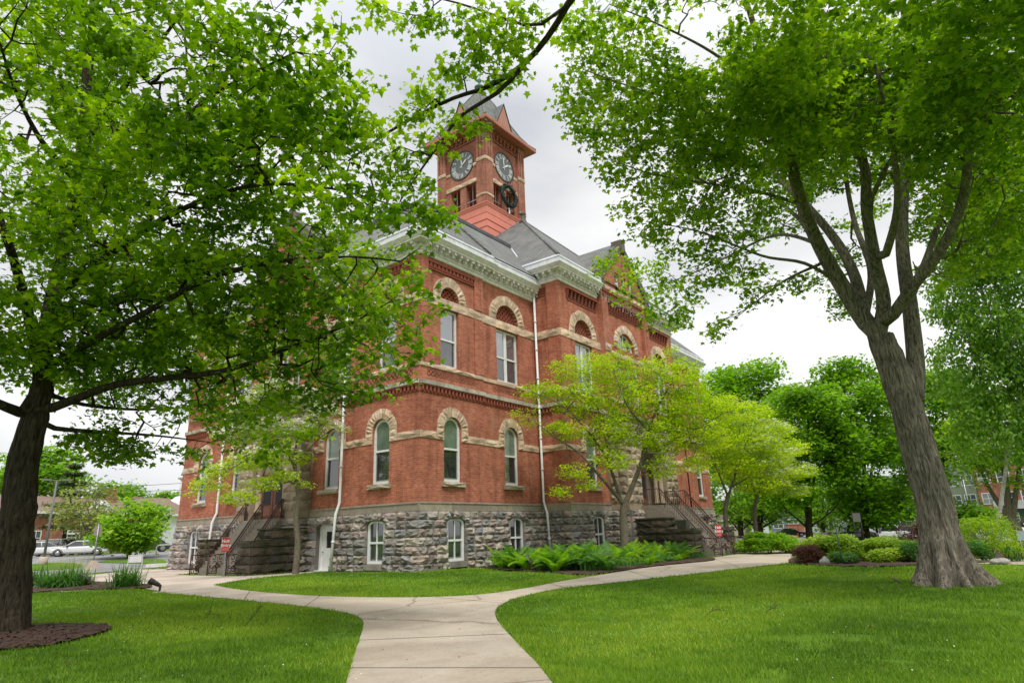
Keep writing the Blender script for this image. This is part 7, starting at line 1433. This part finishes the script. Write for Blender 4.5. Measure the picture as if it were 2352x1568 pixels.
for px, d_, hh, lab in ((2238, 118, 8.5, 'dark street lamp before the sage-green block right of the huge trunk'), (1798, 140, 9, 'dark pole beside the blue-grey block')): c = AZ(px, d_); m = MB(); m.tube([c, c+[0, 0, hh]], [.09, .06], 6); m.box((c[0]-.25, c[1]-.5, c[2]+hh-.05), (c[0]+.25, c[1]+.5, c[2]+hh+.12)); tag(m.build('street_lamp', GRY), lab, 'street lamp', 'street lamps beyond the lawn')
m = MB()
for y0, y1, d_ in ((1088, 1122, 120), (1096, 1104, 122), (1136, 1130, 124)):
    a, b = at(-150, y0, d_), at(470, y1, d_+10); m.tube([a+(b-a)*t+[0, 0, -2.2*4*t*(1-t)*.5] for t in np.linspace(0, 1, 14)], .035, 4)
tag(m.build('power_lines', BLK), 'dark overhead power lines crossing the sky left of the courthouse', 'power lines')
# the pale hose end by the dark trunk
c = lb+np.array([.55, -.6, .07]); m = MB(); m.tube([G(-10, 1445)+[0, 0, .1], G(20, 1432)+[0, 0, .22], G(52, 1428)+[0, 0, .14], G(84, 1430)+[0, 0, .06]], .014, 6); tag(m.build('garden_hose', simple('pale hose', (.35, .36, .3), (.3, .3, .26), 9, .5)), 'pale hose lying across the roots of the dark left trunk', 'hose')
# ------------------------------------------------------------------ sky, sun, camera
w = bpy.data.worlds.new('World'); sc.world = w; w.use_nodes = True; nt = w.node_tree
for n in list(nt.nodes): nt.nodes.remove(n)
out = N(nt, 'ShaderNodeOutputWorld'); tc = N(nt, 'ShaderNodeTexCoord'); sky = N(nt, 'ShaderNodeTexSky'); sky.sky_type = 'NISHITA'; sky.sun_disc = False
SUN_EL, SUN_AZ = 56., 232.    # azimuth (math, from +X) of the direction the light comes from
sky.sun_elevation = R_(SUN_EL); sky.sun_rotation = R_(90-SUN_AZ)
b1 = N(nt, 'ShaderNodeBackground'); b1.inputs[1].default_value = .1; L(nt, sky.outputs[0], b1.inputs[0])
mp = N(nt, 'ShaderNodeMapping'); mp.inputs['Scale'].default_value = (1, 1, 2.6); mp.inputs['Location'].default_value = (.4, .2, 0); L(nt, tc.outputs['Generated'], mp.inputs[0])
n1 = noise(nt, 1.5, 7, .5, mp.outputs[0], .3); n2 = noise(nt, 3.1, 6, .55, mp.outputs[0], .5)
r1 = ramp(nt, n1.outputs[0], [(.36, (.60, .625, .67)), (.47, (.76, .77, .785)), (.6, (.93, .93, .93))])
sp = N(nt, 'ShaderNodeSeparateXYZ'); L(nt, tc.outputs['Generated'], sp.inputs[0])
# an overcast sky grows brighter towards the zenith
zr = ramp(nt, sp.outputs[2], [(0., (1.06,)*3), (.2, (1.03,)*3), (.6, (.93,)*3), (.95, (2.1,)*3)])
cc = mixc(nt, 1., r1.outputs[0], zr.outputs[0], 'MULTIPLY')
b2 = N(nt, 'ShaderNodeBackground'); L(nt, cc, b2.inputs[0]); b2.inputs[1].default_value = .71
cf = ramp(nt, n2.outputs[0], [(.22, (.3,)*3), (.36, (1,)*3)])
ms = N(nt, 'ShaderNodeMixShader'); L(nt, cf.outputs[0], ms.inputs[0]); L(nt, b1.outputs[0], ms.inputs[1]); L(nt, b2.outputs[0], ms.inputs[2]); L(nt, ms.outputs[0], out.inputs[0])
sd = bpy.data.lights.new('sun', 'SUN'); sd.energy = 1.5; sd.angle = R_(10); sd.color = (1, .96, .9)
so = bpy.data.objects.new('sun', sd); COL.objects.link(so)
dv = Vector((math.cos(R_(SUN_AZ))*math.cos(R_(SUN_EL)), math.sin(R_(SUN_AZ))*math.cos(R_(SUN_EL)), math.sin(R_(SUN_EL)))); so.rotation_euler = dv.to_track_quat('Z', 'Y').to_euler(); so.location = (-20, -20, 60)
cd = bpy.data.cameras.new('camera'); cam = bpy.data.objects.new('camera', cd); COL.objects.link(cam)
from mathutils import Matrix
rm = Matrix(((CM[0][0], -CM[1][0], -CM[2][0]), (CM[0][1], -CM[1][1], -CM[2][1]), (CM[0][2], -CM[1][2], -CM[2][2])))
cam.matrix_world = Matrix.Translation(Vector(CP)) @ rm.to_4x4()
cd.sensor_width = 36; cd.lens = 36*FPX/2352; cd.clip_end = 4000; cd.clip_start = .05; sc.camera = cam
sc.view_settings.view_transform = 'Standard'; sc.view_settings.look = 'None'; sc.view_settings.gamma = 1; sc.view_settings.exposure = .68
sc.render.engine = 'CYCLES'; sc.cycles.max_bounces = 6; sc.cycles.transparent_max_bounces = 8
